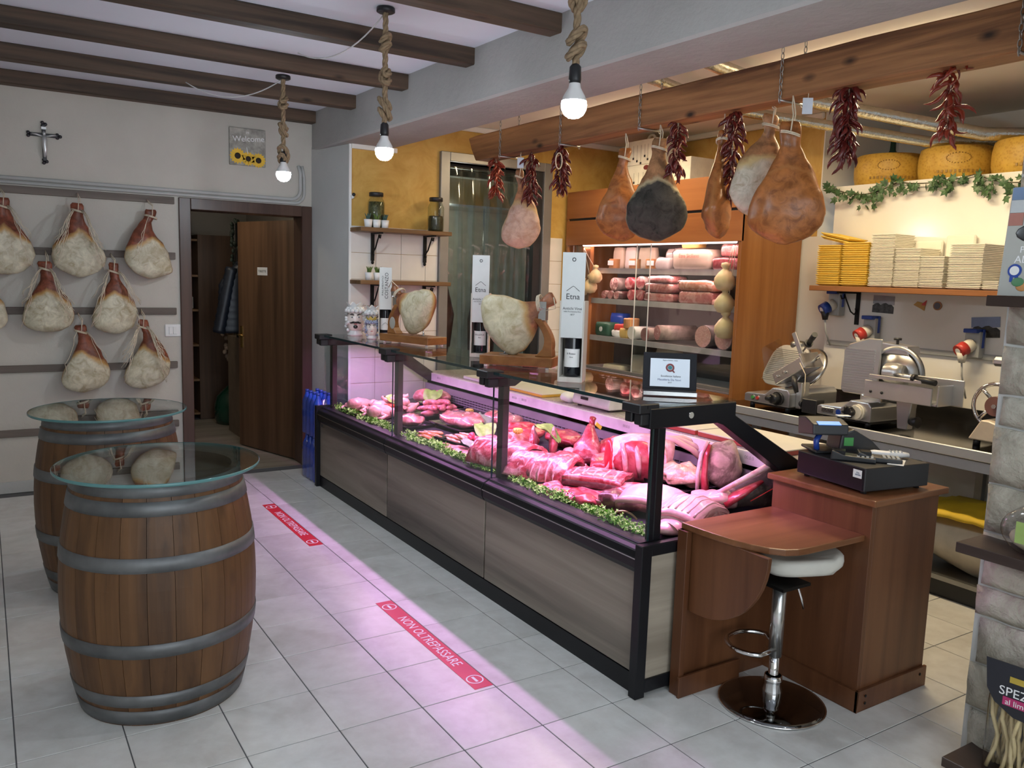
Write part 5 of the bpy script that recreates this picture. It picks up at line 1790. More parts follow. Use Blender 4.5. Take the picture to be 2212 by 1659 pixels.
for k in range(3):
    x = 0.06 + 0.02 * k
    build('rib_bone', MB().tube([(x, 0.0 + 0.02 * k, 0.185 - 0.01 * k), (x + 0.09, -0.01 + 0.02 * k, 0.175), (x + 0.16 + 0.02 * k, -0.03 + 0.02 * k, 0.14), (x + 0.20 + 0.025 * k, -0.04 + 0.02 * k, 0.105)], [0.018, 0.015, 0.013, 0.015], 9), ME_BONE, rr)

# tripe heap, aged cuts
tray(0.88, 0.90, 0.26, 0.30, 0.0, 'black tray under the tripe heap by the rear grille')
blob('tripe_heap', 'yellowish heap of tripe between the roast and the aged cut', 'tripe', 0.86, 0.90, (0.11, 0.15, 0.055), ME_TRIPE, 0.2, 0.020, 16, 72, 0.01)
ag = thing('aged_rib', 'dry-aged rib with a pale crust standing at the rear', 'aged beef', (0.91, 0.70, deck(0.91)), -0.55)
ag.scale = (1.2, 1.2, 1.2)
m = MB()
m.ell((0.02, 0.01, 0.125), (0.075, 0.06, 0.095), 20, 14)
m.rough(0.018, 18, 80)
m.rough(0.006, 50, 81)
build('crust', m, ME_AGED, ag)
m = MB()
m.tube([(-0.055, -0.035, 0.0), (-0.065, -0.03, 0.08), (-0.06, -0.02, 0.16), (-0.045, -0.01, 0.205)], [0.030, 0.022, 0.018, 0.016], 10, flat=0.6)
build('meat_strip', m, ME_LEAN, ag)
build('fat_edge', MB().tube([(-0.088, -0.03, 0.0), (-0.09, -0.028, 0.09), (-0.078, -0.02, 0.17), (-0.05, -0.01, 0.218)], 0.008, 8), ME_FAT, ag)
tb = thing('aged_loin', 'dry-aged bone-in loin leaning up to the near end', 'aged beef', (0.86, 0.49, deck(0.86)), -0.5)
tb.scale = (1.15, 1.15, 1.15)
m = MB()
rings = []
for i in range(12):
    t = i / 11
    x = -0.10 + 0.27 * t
    z0 = 0.005 + 0.02 * t
    z1 = 0.06 + 0.155 * t ** 1.2
    rings.append([(x, -0.035, z0), (x + 0.01, 0.05, z0), (x + 0.02, 0.06, (z0 + z1) / 2), (x, 0.03, z1), (x - 0.01, -0.03, z1), (x, -0.045, (z0 + z1) / 2)])
m.loft(rings, True, True, True)
m.rough(0.008, 14, 90)
build('crust', m, m_meat('aged_dark_crust', (0.05, 0.035, 0.03), (0.20, 0.13, 0.11), 0.55, 9, 0.7), tb)
m = MB()
m.tube([(-0.10, -0.05, 0.03), (-0.03, -0.058, 0.075), (0.05, -0.05, 0.12)], [0.045, 0.036, 0.014], 12, flat=0.45)
build('red_face', m, ME_LEAN, tb)
build('fat_edge', MB().tube([(-0.12, -0.045, 0.07), (-0.05, -0.045, 0.112), (0.05, -0.04, 0.165), (0.15, -0.03, 0.222)], [0.010, 0.011, 0.013, 0.012], 8).rough(0.004, 30, 4), ME_FAT, tb)
build('price_spike', MB().cyl((0.0, -0.07, 0.045), (0.09, -0.075, 0.10), 0.0022), M_REDPL, tb)

for k, (x, y, r, mat, lab) in enumerate((
        (0.58, 2.02, (0.10, 0.09, 0.06), ME_MARB, 'marbled neck piece behind the tented lamb ribs'),
        (0.80, 2.22, (0.10, 0.14, 0.055), ME_LEAN, 'lean beef piece at the rear behind the radish rose'),
        (0.60, 1.52, (0.10, 0.10, 0.05), ME_MARB, 'marbled shoulder piece between lamb rack and lamb leg'),
        (0.66, 1.24, (0.10, 0.08, 0.045), ME_LEAN, 'small red steak in front of the rib roast'),
        (0.55, 0.90, (0.11, 0.09, 0.035), ME_MARB, 'marbled slice between the flat red meat and the rind sheet'),
        (0.74, 0.56, (0.10, 0.10, 0.045), ME_SKIN, 'smooth pale piece behind the ribbed pork sheet'),
        (0.30, 1.20, (0.07, 0.14, 0.022), ME_MARB, 'thin marbled strip along the parsley below the opened rack'),
        (0.30, 0.98, (0.06, 0.12, 0.03), ME_LEAN, 'thin red strip along the parsley below the pork belly'))):
    blob('meat_piece', lab, 'meat', x, y, r, mat, 0.3 + 0.4 * k, 0.018, 10, 150 + k, 0.0)

# ---- garnish
def leaf_thing(x, y, z, s, rz, lab, mat=None, seed=0):
    o = thing('lettuce_leaf', lab, 'lettuce', (x, y, z), rz, 'lettuce leaves in the counter')
    m = MB()
    N = 10
    rows = []
    for i in range(N + 1):
        t = i / N
        w = s * 0.55 * math.sin(PI * (0.12 + 0.80 * t)) ** 0.8
        rows.append([(w * (j / 6 - 1) , s * t, s * 0.55 * math.sin(t * 1.9) + 0.10 * s * abs(j / 6 - 1) + 0.07 * s * math.sin(6 * (j / 6 - 1) + 9 * t + seed) * abs(j / 6 - 1)) for j in range(13)])
    m.loft(rows, False, False, True)
    build('blade', m, mat or M_LEAF, o)
    return o


leaf_thing(0.50, 3.45, deck(0.5) + 0.07, 0.11, 0.6, 'lettuce leaf tucked behind the second post', None, 1)
leaf_thing(0.78, 3.50, deck(0.8) + 0.05, 0.14, -0.9, 'lettuce leaf behind the sausage heap', None, 2)
leaf_thing(0.58, 2.33, deck(0.6) + 0.02, 0.13, -0.5, 'pale lettuce leaf above the radish rose', None, 3)
leaf_thing(0.72, 1.73, deck(0.7) + 0.09, 0.15, 0.7, 'bright lettuce leaf over the standing chops', None, 4)
leaf_thing(0.80, 2.66, deck(0.8) + 0.02, 0.11, -0.2, 'grey-green leaf between the wrapped trays', mk('cabbage_green', (0.20, 0.27, 0.20), 0.5, var=0.3), 5)
leaf_thing(0.38, 2.12, deck(0.4) + 0.02, 0.09, 0.5, 'grey-green leaf below the radish rose', MATS['cabbage_green'], 6)
rd = thing('radish_rose', 'cluster of bright pink radishes by the front glass', 'radishes', (0.46, 2.285, deck(0.46) + 0.012), 0)
rs = random.Random(21)
M_RAD = mk('radish_pink', (0.62, 0.05, 0.10), 0.3, var=0.2)
for k in range(15):
    a = rs.uniform(0, 6.28)
    q = rs.uniform(0.0, 0.055)
    build('radish', MB().ell((q * math.cos(a), q * math.sin(a), 0.020 + 0.045 * (1 - q / 0.055) * rs.uniform(0.6, 1)), (0.017, 0.017, 0.018), 10, 8), M_RAD, rd)
for k, (x, y, z, lab) in enumerate(((0.76, 3.36, 0.065, 'lemon flower on the sausage heap'), (0.88, 3.06, 0.03, 'lemon flower in the rear black tray'), (0.58, 1.96, 0.12, 'lemon flower on the lamb ribs'), (0.66, 1.60, 0.03, 'lemon flower beside the lamb leg'))):
    o = thing('lemon_flower', lab, 'garnish', (x, y, deck(x) + z), 0, 'carved lemon flowers')
    m = MB()
    n = 22
    m.loft([[((r * (1 + 0.12 * math.cos(11 * 2 * PI * q / n))) * math.cos(2 * PI * q / n), r * math.sin(2 * PI * q / n), z_ + (0.008 if r > 0.02 and q % 2 else 0)) for q in range(n)] for r, z_ in ((0.012, 0.0), (0.026, 0.010), (0.028, 0.024))], True, True, False)
    build('lemon_half', m, M_LEM, o)
pf_ = thing('pepper_flower', 'red pepper flower on the poultry tray', 'garnish', (0.41, 3.42, deck(0.41) + 0.085), 0)
for k in range(6):
    a = k * PI / 3
    build('petal', MB().ell((0.03 * math.cos(a), 0.03 * math.sin(a), 0.008), (0.026, 0.015, 0.010), 10, 6, None), mk('pepper_red', (0.60, 0.045, 0.02), 0.25), pf_)
for k, (x, y, lab) in enumerate(((0.235, 3.70, 'fresh red chilli on the front ledge at the far end'), (0.245, 3.62, 'second fresh red chilli beside the yellow leaf'))):
    tag(build('fresh_chilli', MB().tube([(0, 0, 0.014), (0.01, -0.03, 0.018), (0.02, -0.07, 0.014), (0.035, -0.10, 0.010)], [0.010, 0.013, 0.009, 0.002], 8), mk('chilli_red', (0.30, 0.012, 0.03), 0.2), None, loc=(x, y, deck(x)), rot=(0, 0, 0.6 - 0.5 * k)), lab, 'chilli')
for k, (x, y, rz, lab) in enumerate(((0.25, 3.56, 0.6, 'yellowed bay leaf on the front ledge at the far end'), (0.285, 0.645, 1.1, 'large dry leaf left of the corner post'), (0.33, 0.405, 0.2, 'dry yellow leaf right of the corner post'))):
    m = MB()
    N = 8
    m.loft([[((j - 2) / 2 * 0.024 * math.sin(PI * (0.06 + 0.88 * i / N)), -0.05 + 0.10 * i / N, 0.03 + 0.018 * math.sin(i / N * 3) + 0.004 * abs(j - 2)) for j in range(5)] for i in range(N + 1)], False, False, True)
    tag(build('dry_leaf', m, mk('dry_leaf', (0.55, 0.38, 0.20), 0.5, var=0.15), None, loc=(x, y, deck(x)), rot=(0.3, 0.2, rz)), lab, 'leaf', 'dry leaves in the garnish')
# parsley border: uncountable plastic sprigs along the front ledge
rs = random.Random(33)
for (ya, yb, lab) in ((2.90, 3.98, 'frilly parsley border along the far third of the front glass'), (1.62, 2.74, 'frilly parsley border along the middle third of the front glass'), (0.42, 1.44, 'frilly parsley border along the near third of the front glass')):
    m = MB()
    y = ya
    while y < yb:
        x = 0.232 + 0.010 * math.sin(y * 9) + rs.uniform(-0.022, 0.03)
        if 3.35 < y < 3.75:
            x -= 0.008
        hh = 0.024 + 0.022 * abs(math.sin(y * 7.3)) + rs.uniform(0, 0.016)
        for q in range(7):
            a, b = rs.uniform(0, 6.28), rs.uniform(0.0, 1.0)
            p = Vector((x + 0.020 * math.cos(a), y + 0.016 * math.sin(a), deck(0.23) + hh * (0.25 + 0.75 * b)))
            s_ = rs.uniform(0.007, 0.015)
            M_ = Matrix.Translation(p) @ RZ(rs.uniform(0, 6.28)) @ RX(rs.uniform(-0.9, 0.9)) @ RY(rs.uniform(-0.9, 0.9))
            m.add([(0, 0, 0), (s_, -s_ * 0.9, 0.003), (s_ * 1.3, 0, -0.002), (s_, s_ * 0.9, 0.003), (-s_ * 0.8, s_ * 0.5, 0.002), (-s_ * 0.8, -s_ * 0.5, 0.002)], [(0, 1, 2), (0, 2, 3), (0, 4, 5)], False, M_)
        y += 0.0065
    o = build('parsley_border', m, M_PARS)
    o['kind'] = 'stuff'
    o['label'] = lab
    o['category'] = 'parsley'

# ---- things on the worktop behind the glass
ZW = 0.869


def board(x0, y0, x1, y1, lab, edge, z=ZW, rz=0.0, h=0.022):
    b = thing('cutting_board', lab, 'cutting board', ((x0 + x1) / 2, (y0 + y1) / 2, z), rz, 'cutting boards on the worktop')
    a, d = (x1 - x0) / 2, (y1 - y0) / 2
    build('core', MB().box(-a, -d, 0, a, d, h * 0.75), edge, b, bevel=0.002)
    build('face', MB().box(-a, -d, h * 0.75, a, d, h), M_CREAMPL, b, bevel=0.002)


M_YEDGE = mk('board_yellow', (0.72, 0.42, 0.04), 0.45)
M_REDGE = mk('board_red', (0.40, 0.06, 0.05), 0.45)
board(1.07, 2.95, 1.40, 3.50, 'pale cutting board at the far end of the worktop', M_WHITE, ZW + 0.0)
board(1.062, 2.42, 1.38, 2.93, 'yellow-edged cutting board beside the scale', M_YEDGE, ZW)
board(1.062, 1.02, 1.42, 1.50, 'red-edged cutting board, the farther one', M_REDGE, ZW, 0, 0.028)
board(1.062, 0.45, 1.40, 1.00, 'red-edged cutting board nearest the cash desk', M_REDGE, ZW, 0, 0.028)
jr = thing('pink_jar', 'pinkish plastic jar standing on the worktop by the boards', 'jar', (1.11, 2.97, ZW), 0)
build('body', MB().lathe([(0, 0.022), (0.045, 0.022), (0.047, 0.03), (0.047, 0.11), (0.04, 0.118), (0, 0.118)], 24, None, False), mk('pink_jar', (0.62, 0.42, 0.34), 0.4), jr)
scl = thing('shop_scale', 'white shop scale on the worktop behind the nearest wine box', 'scale', (1.20, 1.93, ZW), 0)
build('body', MB().prism([(-0.115, 0.012), (-0.125, 0.03), (-0.105, 0.105), (-0.02, 0.105), (0.20, 0.075), (0.20, 0.012)], -0.18, 0.18, 'y'), mk('scale_white', (0.70, 0.68, 0.66), 0.4), scl, bevel=0.006)
build('pan', MB().box(-0.03, -0.19, 0.110, 0.23, 0.19, 0.118), M_STEEL, scl, bevel=0.004)
for sx in (-0.09, 0.17):
    for sy in (-0.14, 0.14):
        build('foot', MB().cyl((sx, sy, 0), (sx, sy, 0.014), 0.014), M_BLKPL, scl)
build('display', MB().box(-0.1245, 0.02, 0.048, -0.119, 0.09, 0.066, ), M_BLKPL, scl)
text_part('lettering', 'ITALIANA', 0.018, M_INK, scl, frame((-0.1175, 0.075, 0.080), (0, -1, 0), (0.26, 0, 1)), 0.0006)
tag(build('paper_heap', MB().ell((0, 0, 0.03), (0.07, 0.05, 0.03), 14, 8).rough(0.02, 18, 2), M_PAPER, None, loc=(1.13, 2.20, ZW)), 'crumpled pale paper beside the shop scale', 'paper')

# ================================================================== DISPLAY FRIDGE
FX0, FX1, FY0, FY1 = 2.46, 3.10, 2.06, 4.13
fr = thing('display_fridge', 'tall cherry wood display fridge lit in rose behind the counter', 'fridge', (2.78, 3.1, 0), world=True)
build('side_panel', MB().box(FX0, FY0, 0, FX1, FY0 + 0.028, 2.42), M_FRWOOD, fr, bevel=0.002)
build('side_panel', MB().box(FX0, FY1 - 0.028, 0, FX1, FY1, 2.42), M_FRWOOD, fr, bevel=0.002)
build('header_panel', MB().box(FX0 - 0.006, FY0, 1.952, FX0 + 0.02, FY1, 2.165), M_FRWOODH, fr, bevel=0.002)
build('header_panel', MB().box(FX0 - 0.006, FY0, 2.185, FX0 + 0.02, FY1, 2.42), M_FRWOODH, fr, bevel=0.002)
build('shadow_gap', MB().box(FX0 + 0.008, FY0 + 0.03, 2.16, FX0 + 0.022, FY1 - 0.03, 2.19), M_BLKPL, fr)
build('top_panel', MB().box(FX0 + 0.02, FY0 + 0.028, 2.39, FX1, FY1 - 0.028, 2.415), M_FRWOOD, fr)
build('base_panel', MB().box(FX0, FY0 + 0.028, 0, FX0 + 0.03, FY1 - 0.028, 0.86), M_FRWOODH, fr)
M_LIN = mk('fridge_lining', (0.09, 0.075, 0.072), 0.5)
build('back_lining', MB().box(FX1 - 0.05, FY0 + 0.028, 0.86, FX1, FY1 - 0.028, 2.0), M_LIN, fr)
build('ceiling_lining', MB().box(FX0 + 0.02, FY0 + 0.028, 1.965, FX1 - 0.05, FY1 - 0.028, 1.985), M_WHITE, fr)
build('floor_lining', MB().box(FX0 + 0.03, FY0 + 0.028, 0.84, FX1 - 0.05, FY1 - 0.028, 0.862), M_WHITE, fr)
build('inner_post', MB().box(FX0 + 0.10, 3.90, 0.86, FX0 + 0.14, 4.09, 1.965), M_FRWOOD, fr)
for zz in (1.752, 1.487, 1.157):
    sh = build('shelf', MB().box(2.60, FY0 + 0.04, zz - 0.014, FX1 - 0.05, 3.90, zz), M_STEELD, fr)
    build('shelf_lip', MB().box(2.592, FY0 + 0.04, zz - 0.042, 2.602, 3.90, zz + 0.004), mk('rose_lip', (0.52, 0.47, 0.47), 0.4, 0.3), sh)
for (ya, yb, x) in ((2.10, 3.20, 2.492), (3.04, 4.08, 2.504)):
    g = build('sliding_glass', MB().box(x, ya, 0.90, x + 0.005, yb, 1.95), M_GLASS, fr)
    build('glass_edge', MB().box(x - 0.001, ya, 0.90, x + 0.006, ya + 0.006, 1.95), M_WHITE, g)
    build('glass_edge', MB().box(x - 0.001, yb - 0.006, 0.90, x + 0.006, yb, 1.95), M_WHITE, g)
build('glass_track', MB().box(2.47, FY0 + 0.03, 0.872, 2.515, FY1 - 0.03, 0.90), M_ALU, fr)
build('light_tube', MB().cyl((2.56, 2.2, 1.955), (2.56, 4.0, 1.955), 0.012, n=10), M_FRLED, fr)
_fa = area('fridge_strip_light', (2.565, 3.1, 1.94), 0.05, 1.8, 6, (1.0, 0.56, 0.54), (0, rad(-25), 0))
_fa2 = area('fridge_strip_light', (2.62, 3.1, 1.45), 0.03, 1.7, 4.5, (1.0, 0.60, 0.58), (0, rad(-25), 0))  # lower light without a fixture, added to brighten the goods
_fa3 = area('fridge_strip_light', (2.62, 3.1, 1.70), 0.03, 1.7, 4.5, (1.0, 0.60, 0.58), (0, rad(-25), 0))  # another added light without a fixture, for the second shelf


def pack(name, lab, cat, p, size, mat, rz=0.0, bev=0.012, amp=0.006, seed=0, film=False, group=None, tilt=0.0):
    """soft-edged block standing on its base at p"""
    o = thing(name, lab, cat, p, 0, group, rot=(0, tilt, rz))
    a, b, c = size[0] / 2, size[1] / 2, size[2]
    m = MB()
    n = 5
    rings = []
    for i in range(n + 1):
        t = i / n
        k = 0.90 if i in (0, n) else 1.0
        rings.append([(a * k * math.copysign(abs(math.cos(q)) ** 0.35, math.cos(q)), b * k * math.copysign(abs(math.sin(q)) ** 0.35, math.sin(q)), c * t) for q in [2 * PI * w / 20 for w in range(20)]])
    m.loft(rings)
    m.rough(amp, 16, seed)
    m.v = [Vector((v.x, v.y, max(0, v.z))) for v in m.v]
    build('body', m, mat, o)
    if film:
        m2 = MB()
        m2.v = [Vector((v.x * 1.05, v.y * 1.05, v.z * 1.06)) for v in m.v]
        m2.f, m2.s = list(m.f), list(m.s)
        m2.rough(0.006, 45, seed + 1)
        m2.v = [Vector((v.x, v.y, max(0.0005, v.z))) for v in m2.v]
        build('cling_film', m2, M_FILM, o)
    return o


CH_PALE = mk('pale_cheese', (0.72, 0.60, 0.46), 0.5, var=0.08)
CH_WHITE = mk('white_cheese', (0.78, 0.72, 0.66), 0.5, var=0.05)
CH_YEL = mk('yellow_cheese', (0.70, 0.46, 0.14), 0.45, var=0.1)
CH_RIND = mk('brown_rind', (0.42, 0.20, 0.07), 0.5, var=0.2)
CH_PROV = mk('provolone', (0.72, 0.54, 0.31), 0.4, var=0.1)
SA_CUT = m_meat('salami_cut', (0.36, 0.11, 0.11), (0.66, 0.46, 0.42), 0.56, 40, 0.4)
SA_SKIN = mk('salami_skin', (0.30, 0.22, 0.19), 0.6, var=0.3, scale=25)
SA_MORT = m_meat('mortadella_cut', (0.60, 0.30, 0.27), (0.72, 0.48, 0.43), 0.62, 30, 0.4)
Z1, Z2, Z3, Z0 = 1.7525, 1.4875, 1.1575, 0.8625
# top shelf
pack('cheese_slab', 'tall pale cheese slab leftmost on the top fridge shelf', 'cheese', (2.82, 3.80, Z1), (0.05, 0.14, 0.19), CH_PALE, 0.0, seed=1)
pack('cheese_slab', 'tall pale cheese slab second on the top fridge shelf', 'cheese', (2.83, 3.65, Z1), (0.05, 0.14, 0.19), CH_WHITE, 0.0, seed=2)
pack('cheese_slab', 'big rounded pale slab third on the top fridge shelf', 'cheese', (2.84, 3.44, Z1), (0.05, 0.22, 0.185), CH_PALE, 0.0, seed=3)
for k, (y, lab) in enumerate(((3.70, 'brown-rinded cheese wedge in front of the second slab'), (3.43, 'brown-rinded cheese wedge in front of the third slab'), (3.22, 'brown-rinded cheese wedge beside the white cheese'))):
    w = thing('cheese_wedge', lab, 'cheese', (2.68, y, Z1), 0.3 * k, 'brown-rinded wedges')
    m = MB().prism([(0.05 * math.cos(a), 0.05 * math.sin(a)) for a in [0.5 + 4.8 * q / 16 for q in range(17)]] + [(0, 0)], 0, 0.085)
    build('rind', m, CH_RIND, w, bevel=0.004)
    build('label', MB().box(-0.002, -0.03, 0.03, 0.03, 0.03, 0.07, T(-0.052, 0, 0) @ RZ(0)), M_PAPER, w)
pack('cheese_dome', 'white half wheel of cheese behind the big block', 'cheese', (2.86, 3.06, Z1), (0.14, 0.26, 0.17), CH_WHITE, 0.0, seed=5, film=True)
pack('cheese_ball', 'round white cheese left of the big block', 'cheese', (2.68, 3.04, Z1), (0.11, 0.15, 0.095), CH_WHITE, 0.0, amp=0.012, seed=6, film=True)
bk = pack('cheese_block', 'long pale cheese block with red script on the top fridge shelf', 'cheese', (2.70, 2.72, Z1), (0.16, 0.42, 0.155), CH_PALE, 0.0, seed=7, film=True)
text_part('lettering', 'Etna Siciliano', 0.042, mk('red_script', (0.40, 0.08, 0.04), 0.6), bk, frame((-0.092, 0.0, 0.105), (0, -1, 0), (0, 0, 1)), 0.0006)
pack('cheese_block', 'small yellow cheese block lying on the long pale block', 'cheese', (2.72, 2.78, Z1 + 0.165), (0.12, 0.17, 0.045), CH_YEL, 0.1, seed=8)
pack('meat_pack', 'wrapped streaky pack upper right on the top fridge shelf', 'meat pack', (2.72, 2.35, Z1 + 0.10), (0.14, 0.18, 0.09), ME_PINK, 0.1, seed=9, film=True)
pack('meat_pack', 'wrapped pink pack lower right on the top fridge shelf', 'meat pack', (2.70, 2.38, Z1), (0.14, 0.24, 0.09), ME_MARB, 0.1, seed=10, film=True)
# second shelf


def roll(name, lab, p, r, ln, ang, skin, cut, group=None):
    """cylinder lying with its cut end to the front"""
    o = thing(name, lab, 'salami', p, ang, group)
    build('skin', MB().cyl((0.0, 0, r), (ln, 0, r), r, r, 20).rough(r * 0.06, 18, 3), skin, o)
    build('cut_face', MB().cyl((-0.003, 0, r), (0.001, 0, r), r * 0.94, r * 0.94, 20), cut, o)
    return o


roll('rolled_pancetta', 'rolled pancetta with dark spiral, left on the second fridge shelf', (2.66, 3.67, Z2 + 0.072), 0.058, 0.25, 0.0, SA_SKIN, m_meat('pancetta_spiral', (0.16, 0.05, 0.05), (0.62, 0.42, 0.38), 0.52, 26))
for k in range(3):
    roll('salami', ('left', 'middle', 'right')[k] + ' small dark salami at the foot of the rolled pancetta', (2.64, 3.78 - 0.085 * k, Z2), 0.036, 0.24, 0.0, ME_DARK, SA_CUT, 'small dark salami')
for k, (y, z, r, lab) in enumerate(((3.45, 0.09, 0.052, 'net-wrapped pink sausage on top of its pile'), (3.42, 0.0, 0.045, 'pink sausage lower left beside the bacon slabs'), (3.30, 0.0, 0.048, 'pink sausage lower right beside the bacon slabs'), (3.30, 0.095, 0.055, 'sausage in clear wrap with a dark ring beside the bacon slabs'))):
    roll('pink_sausage', lab, (2.64, y, Z2 + z), r, 0.25, 0.0, ME_LEAN if k < 3 else SA_SKIN, ME_MARB, 'pink sausages')
for k, (y, z, w, h, lab) in enumerate(((3.06, 0.155, 0.30, 0.06, 'wrapped bacon slab on top of the left pile'), (3.08, 0.075, 0.34, 0.08, 'wrapped bacon slab in the middle of the left pile'), (3.08, 0.0, 0.34, 0.075, 'wrapped bacon slab at the bottom of the left pile'),
                                       (2.66, 0.10, 0.38, 0.085, 'orange-topped bacon slab on the right pile'), (2.66, 0.0, 0.36, 0.10, 'wrapped bacon slab at the bottom of the right pile'))):
    pack('bacon_slab', lab, 'bacon', (2.72, y, Z2 + z), (0.20, w, h * 0.95), ME_PINK if k != 3 else m_meat('smoked_bacon', (0.55, 0.20, 0.12), (0.70, 0.46, 0.38), 0.55, 10), 0.03 * (k - 2), 0.01, 0.008, 20 + k, True, 'bacon slabs')
pack('bacon_slab', 'small pale slice pack at the right end of the second shelf', 'bacon', (2.68, 2.40, Z2), (0.12, 0.16, 0.045), ME_PINK, 0.0, seed=30)
# third shelf
pk = pack('carton', 'dark green carton on the third fridge shelf', 'carton', (2.70, 3.78, Z3), (0.16, 0.20, 0.12), mk('dark_green_card', (0.03, 0.10, 0.06), 0.5), 0, amp=0.0)
build('round_label', MB().cyl((-0.082, 0.0, 0.06), (-0.080, 0.0, 0.06), 0.022), M_PAPER, pk)
pack('carton', 'blue carton stacked behind the green one', 'carton', (2.86, 3.80, Z3), (0.12, 0.18, 0.20), M_BLUEPL, 0, amp=0.0)
pack('snack_pack', 'red and white striped packet on the third fridge shelf', 'packet', (2.70, 3.58, Z3 + 0.06), (0.10, 0.12, 0.055), M_REDPL, 0.2, amp=0.01, seed=4)
pack('snack_pack', 'white crumpled packet under the red one', 'packet', (2.70, 3.60, Z3), (0.12, 0.14, 0.06), M_PAPER, 0.1, amp=0.014, seed=5)
ct2 = thing('cut_cheese', 'cut round cheese with orange rind on the third fridge shelf', 'cheese', (2.70, 3.47, Z3 + 0.085), 0.3)
m = MB().prism([(0.075 * math.cos(a), 0.075 * math.sin(a)) for a in [2.6 + 4.7 * q / 18 for q in range(19)]] + [(0, 0)], 0, 0.09)
build('rind', m, CH_RIND, ct2, bevel=0.008)
build('paste', MB().box(-0.066, -0.039, 0.004, 0.0, -0.032, 0.086, RZ(0.0)), CH_YEL, ct2)
pack('cheese_block', 'yellow cheese block under the cut round cheese', 'cheese', (2.70, 3.50, Z3), (0.12, 0.12, 0.085), CH_YEL, 0, amp=0.002)
roll('white_cheese_log', 'white cheese log end beside the cut round cheese', (2.62, 3.36, Z3), 0.055, 0.25, 0.0, CH_WHITE, CH_WHITE)
roll('cooked_salami', 'smooth reddish salami end on the third fridge shelf', (2.62, 3.19, Z3), 0.055, 0.28, 0.0, SA_SKIN, m_meat('cooked_cut', (0.36, 0.14, 0.14), (0.44, 0.19, 0.18), 0.5, 30))
roll('speckled_salami', 'large speckled salami end on the third fridge shelf', (2.60, 3.02, Z3 + 0.02), 0.062, 0.34, -0.3, SA_SKIN, SA_CUT)
roll('mortadella', 'big pink mortadella end, left of the pair', (2.62, 2.53, Z3), 0.088, 0.30, 0.0, mk('mortadella_skin', (0.10, 0.07, 0.07), 0.5), SA_MORT, 'mortadella pair')
roll('mortadella', 'big pink mortadella end by the hanging provolone', (2.62, 2.32, Z3), 0.092, 0.30, 0.0, MATS['mortadella_skin'], SA_MORT, 'mortadella pair')
# bottom
pack('cheese_block', 'pale wrapped cheese block on the fridge floor', 'cheese', (2.72, 3.32, Z0), (0.14, 0.16, 0.16), CH_PALE, 0.1, film=True, seed=3)
pack('cheese_block', 'large pale cheese block behind on the fridge floor', 'cheese', (2.90, 3.18, Z0), (0.12, 0.26, 0.22), CH_PALE, 0.0, seed=4)
pack('cheese_block', 'flat pale cheese piece at the left of the fridge floor', 'cheese', (2.70, 3.62, Z0), (0.16, 0.24, 0.05), CH_PALE, 0.1, seed=8)


def provola(lab, p, s, hang, group):
    o = thing('provolone', lab, 'cheese', p, 0, group)
    build('cheese', MB().lathe([(0.004, -0.115 * s), (0.045 * s, -0.105 * s), (0.066 * s, -0.07 * s), (0.064 * s, -0.035 * s), (0.040 * s, 0.0), (0.020 * s, 0.018 * s), (0.018 * s, 0.024 * s), (0.030 * s, 0.038 * s), (0.026 * s, 0.056 * s), (0.004, 0.062 * s)], 22), CH_PROV, o)
    build('string', MB().tube([(0, 0, 0.02 * s), (hang[0] * 0.5, hang[1] * 0.6, hang[2] * 0.6), hang], 0.003, 5), M_TWINE, o)


for k, (y, z, s_, lab) in enumerate(((3.80, 1.725, 1.0, 'pear-shaped provolone highest in the left bunch'), (3.87, 1.640, 1.05, 'pear-shaped provolone in the middle of the left bunch'), (3.97, 1.610, 1.0, 'pear-shaped provolone left of the middle one'), (4.05, 1.645, 0.9, 'pear-shaped provolone behind the nearest wine box'))):
    provola(lab, (2.55, y, z), s_ * 0.92, (0.0, 3.98 - y, 1.93 - z), 'provolone bunch at left in the fridge')
for k, (y, z, s_, lab) in enumerate(((2.30, 1.735, 1.20, 'top provolone hanging on the right of the fridge'), (2.29, 1.565, 1.15, 'round middle provolone hanging on the right of the fridge'), (2.27, 1.385, 1.20, 'lowest provolone hanging on the right of the fridge'))):
    provola(lab, (2.575, y, z), s_, (0.0, -0.06, 1.93 - z), 'provolone string at right in the fridge')

# gift boxes on the fridge


def gift_box(y0, y1, z0, z1, lab, oval=False, knob=False):
    b = thing('gift_box', lab, 'box', (2.80, (y0 + y1) / 2, z0), 0, 'white gift boxes on the fridge')
    w, h = (y1 - y0) / 2, z1 - z0
    build('carton', MB().box(-0.13, -w, 0, 0.13, w, h), mk('gift_white', (0.76, 0.74, 0.66), 0.55), b, bevel=0.003)
    f = -0.1315
    if oval:
        build('oval_logo', MB().ell((f, -w * 0.15, h * 0.86), (0.001, 0.035, 0.020), 18, 8), mk('logo_maroon', (0.16, 0.03, 0.03), 0.5), b)
    if oval or knob:
        m = MB()
        for k, (yy, ln) in enumerate(((0.5, 0.5), (0.25, 0.62), (0.0, 0.72), (-0.25, 0.45), (-0.45, 0.6))):
            m.box(f, yy * w - 0.0008, h * (0.82 - ln), f + 0.001, yy * w + 0.0008, h * (0.80 if not oval else 0.68))
            m.box(f, yy * w - 0.010, h * (0.82 - ln) - 0.018, f + 0.001, yy * w + 0.010, h * (0.82 - ln))
        build('ornament_print', m, M_INK, b)
    if knob:
        m = MB()
        m.torus((0, 0.02, h + 0.012), 0.045, 0.012, 'x', 20, 8)
        m.v = [p for p in m.v]
        build('handle', m, mk('gift_white', (0.76, 0.74, 0.66)), b)


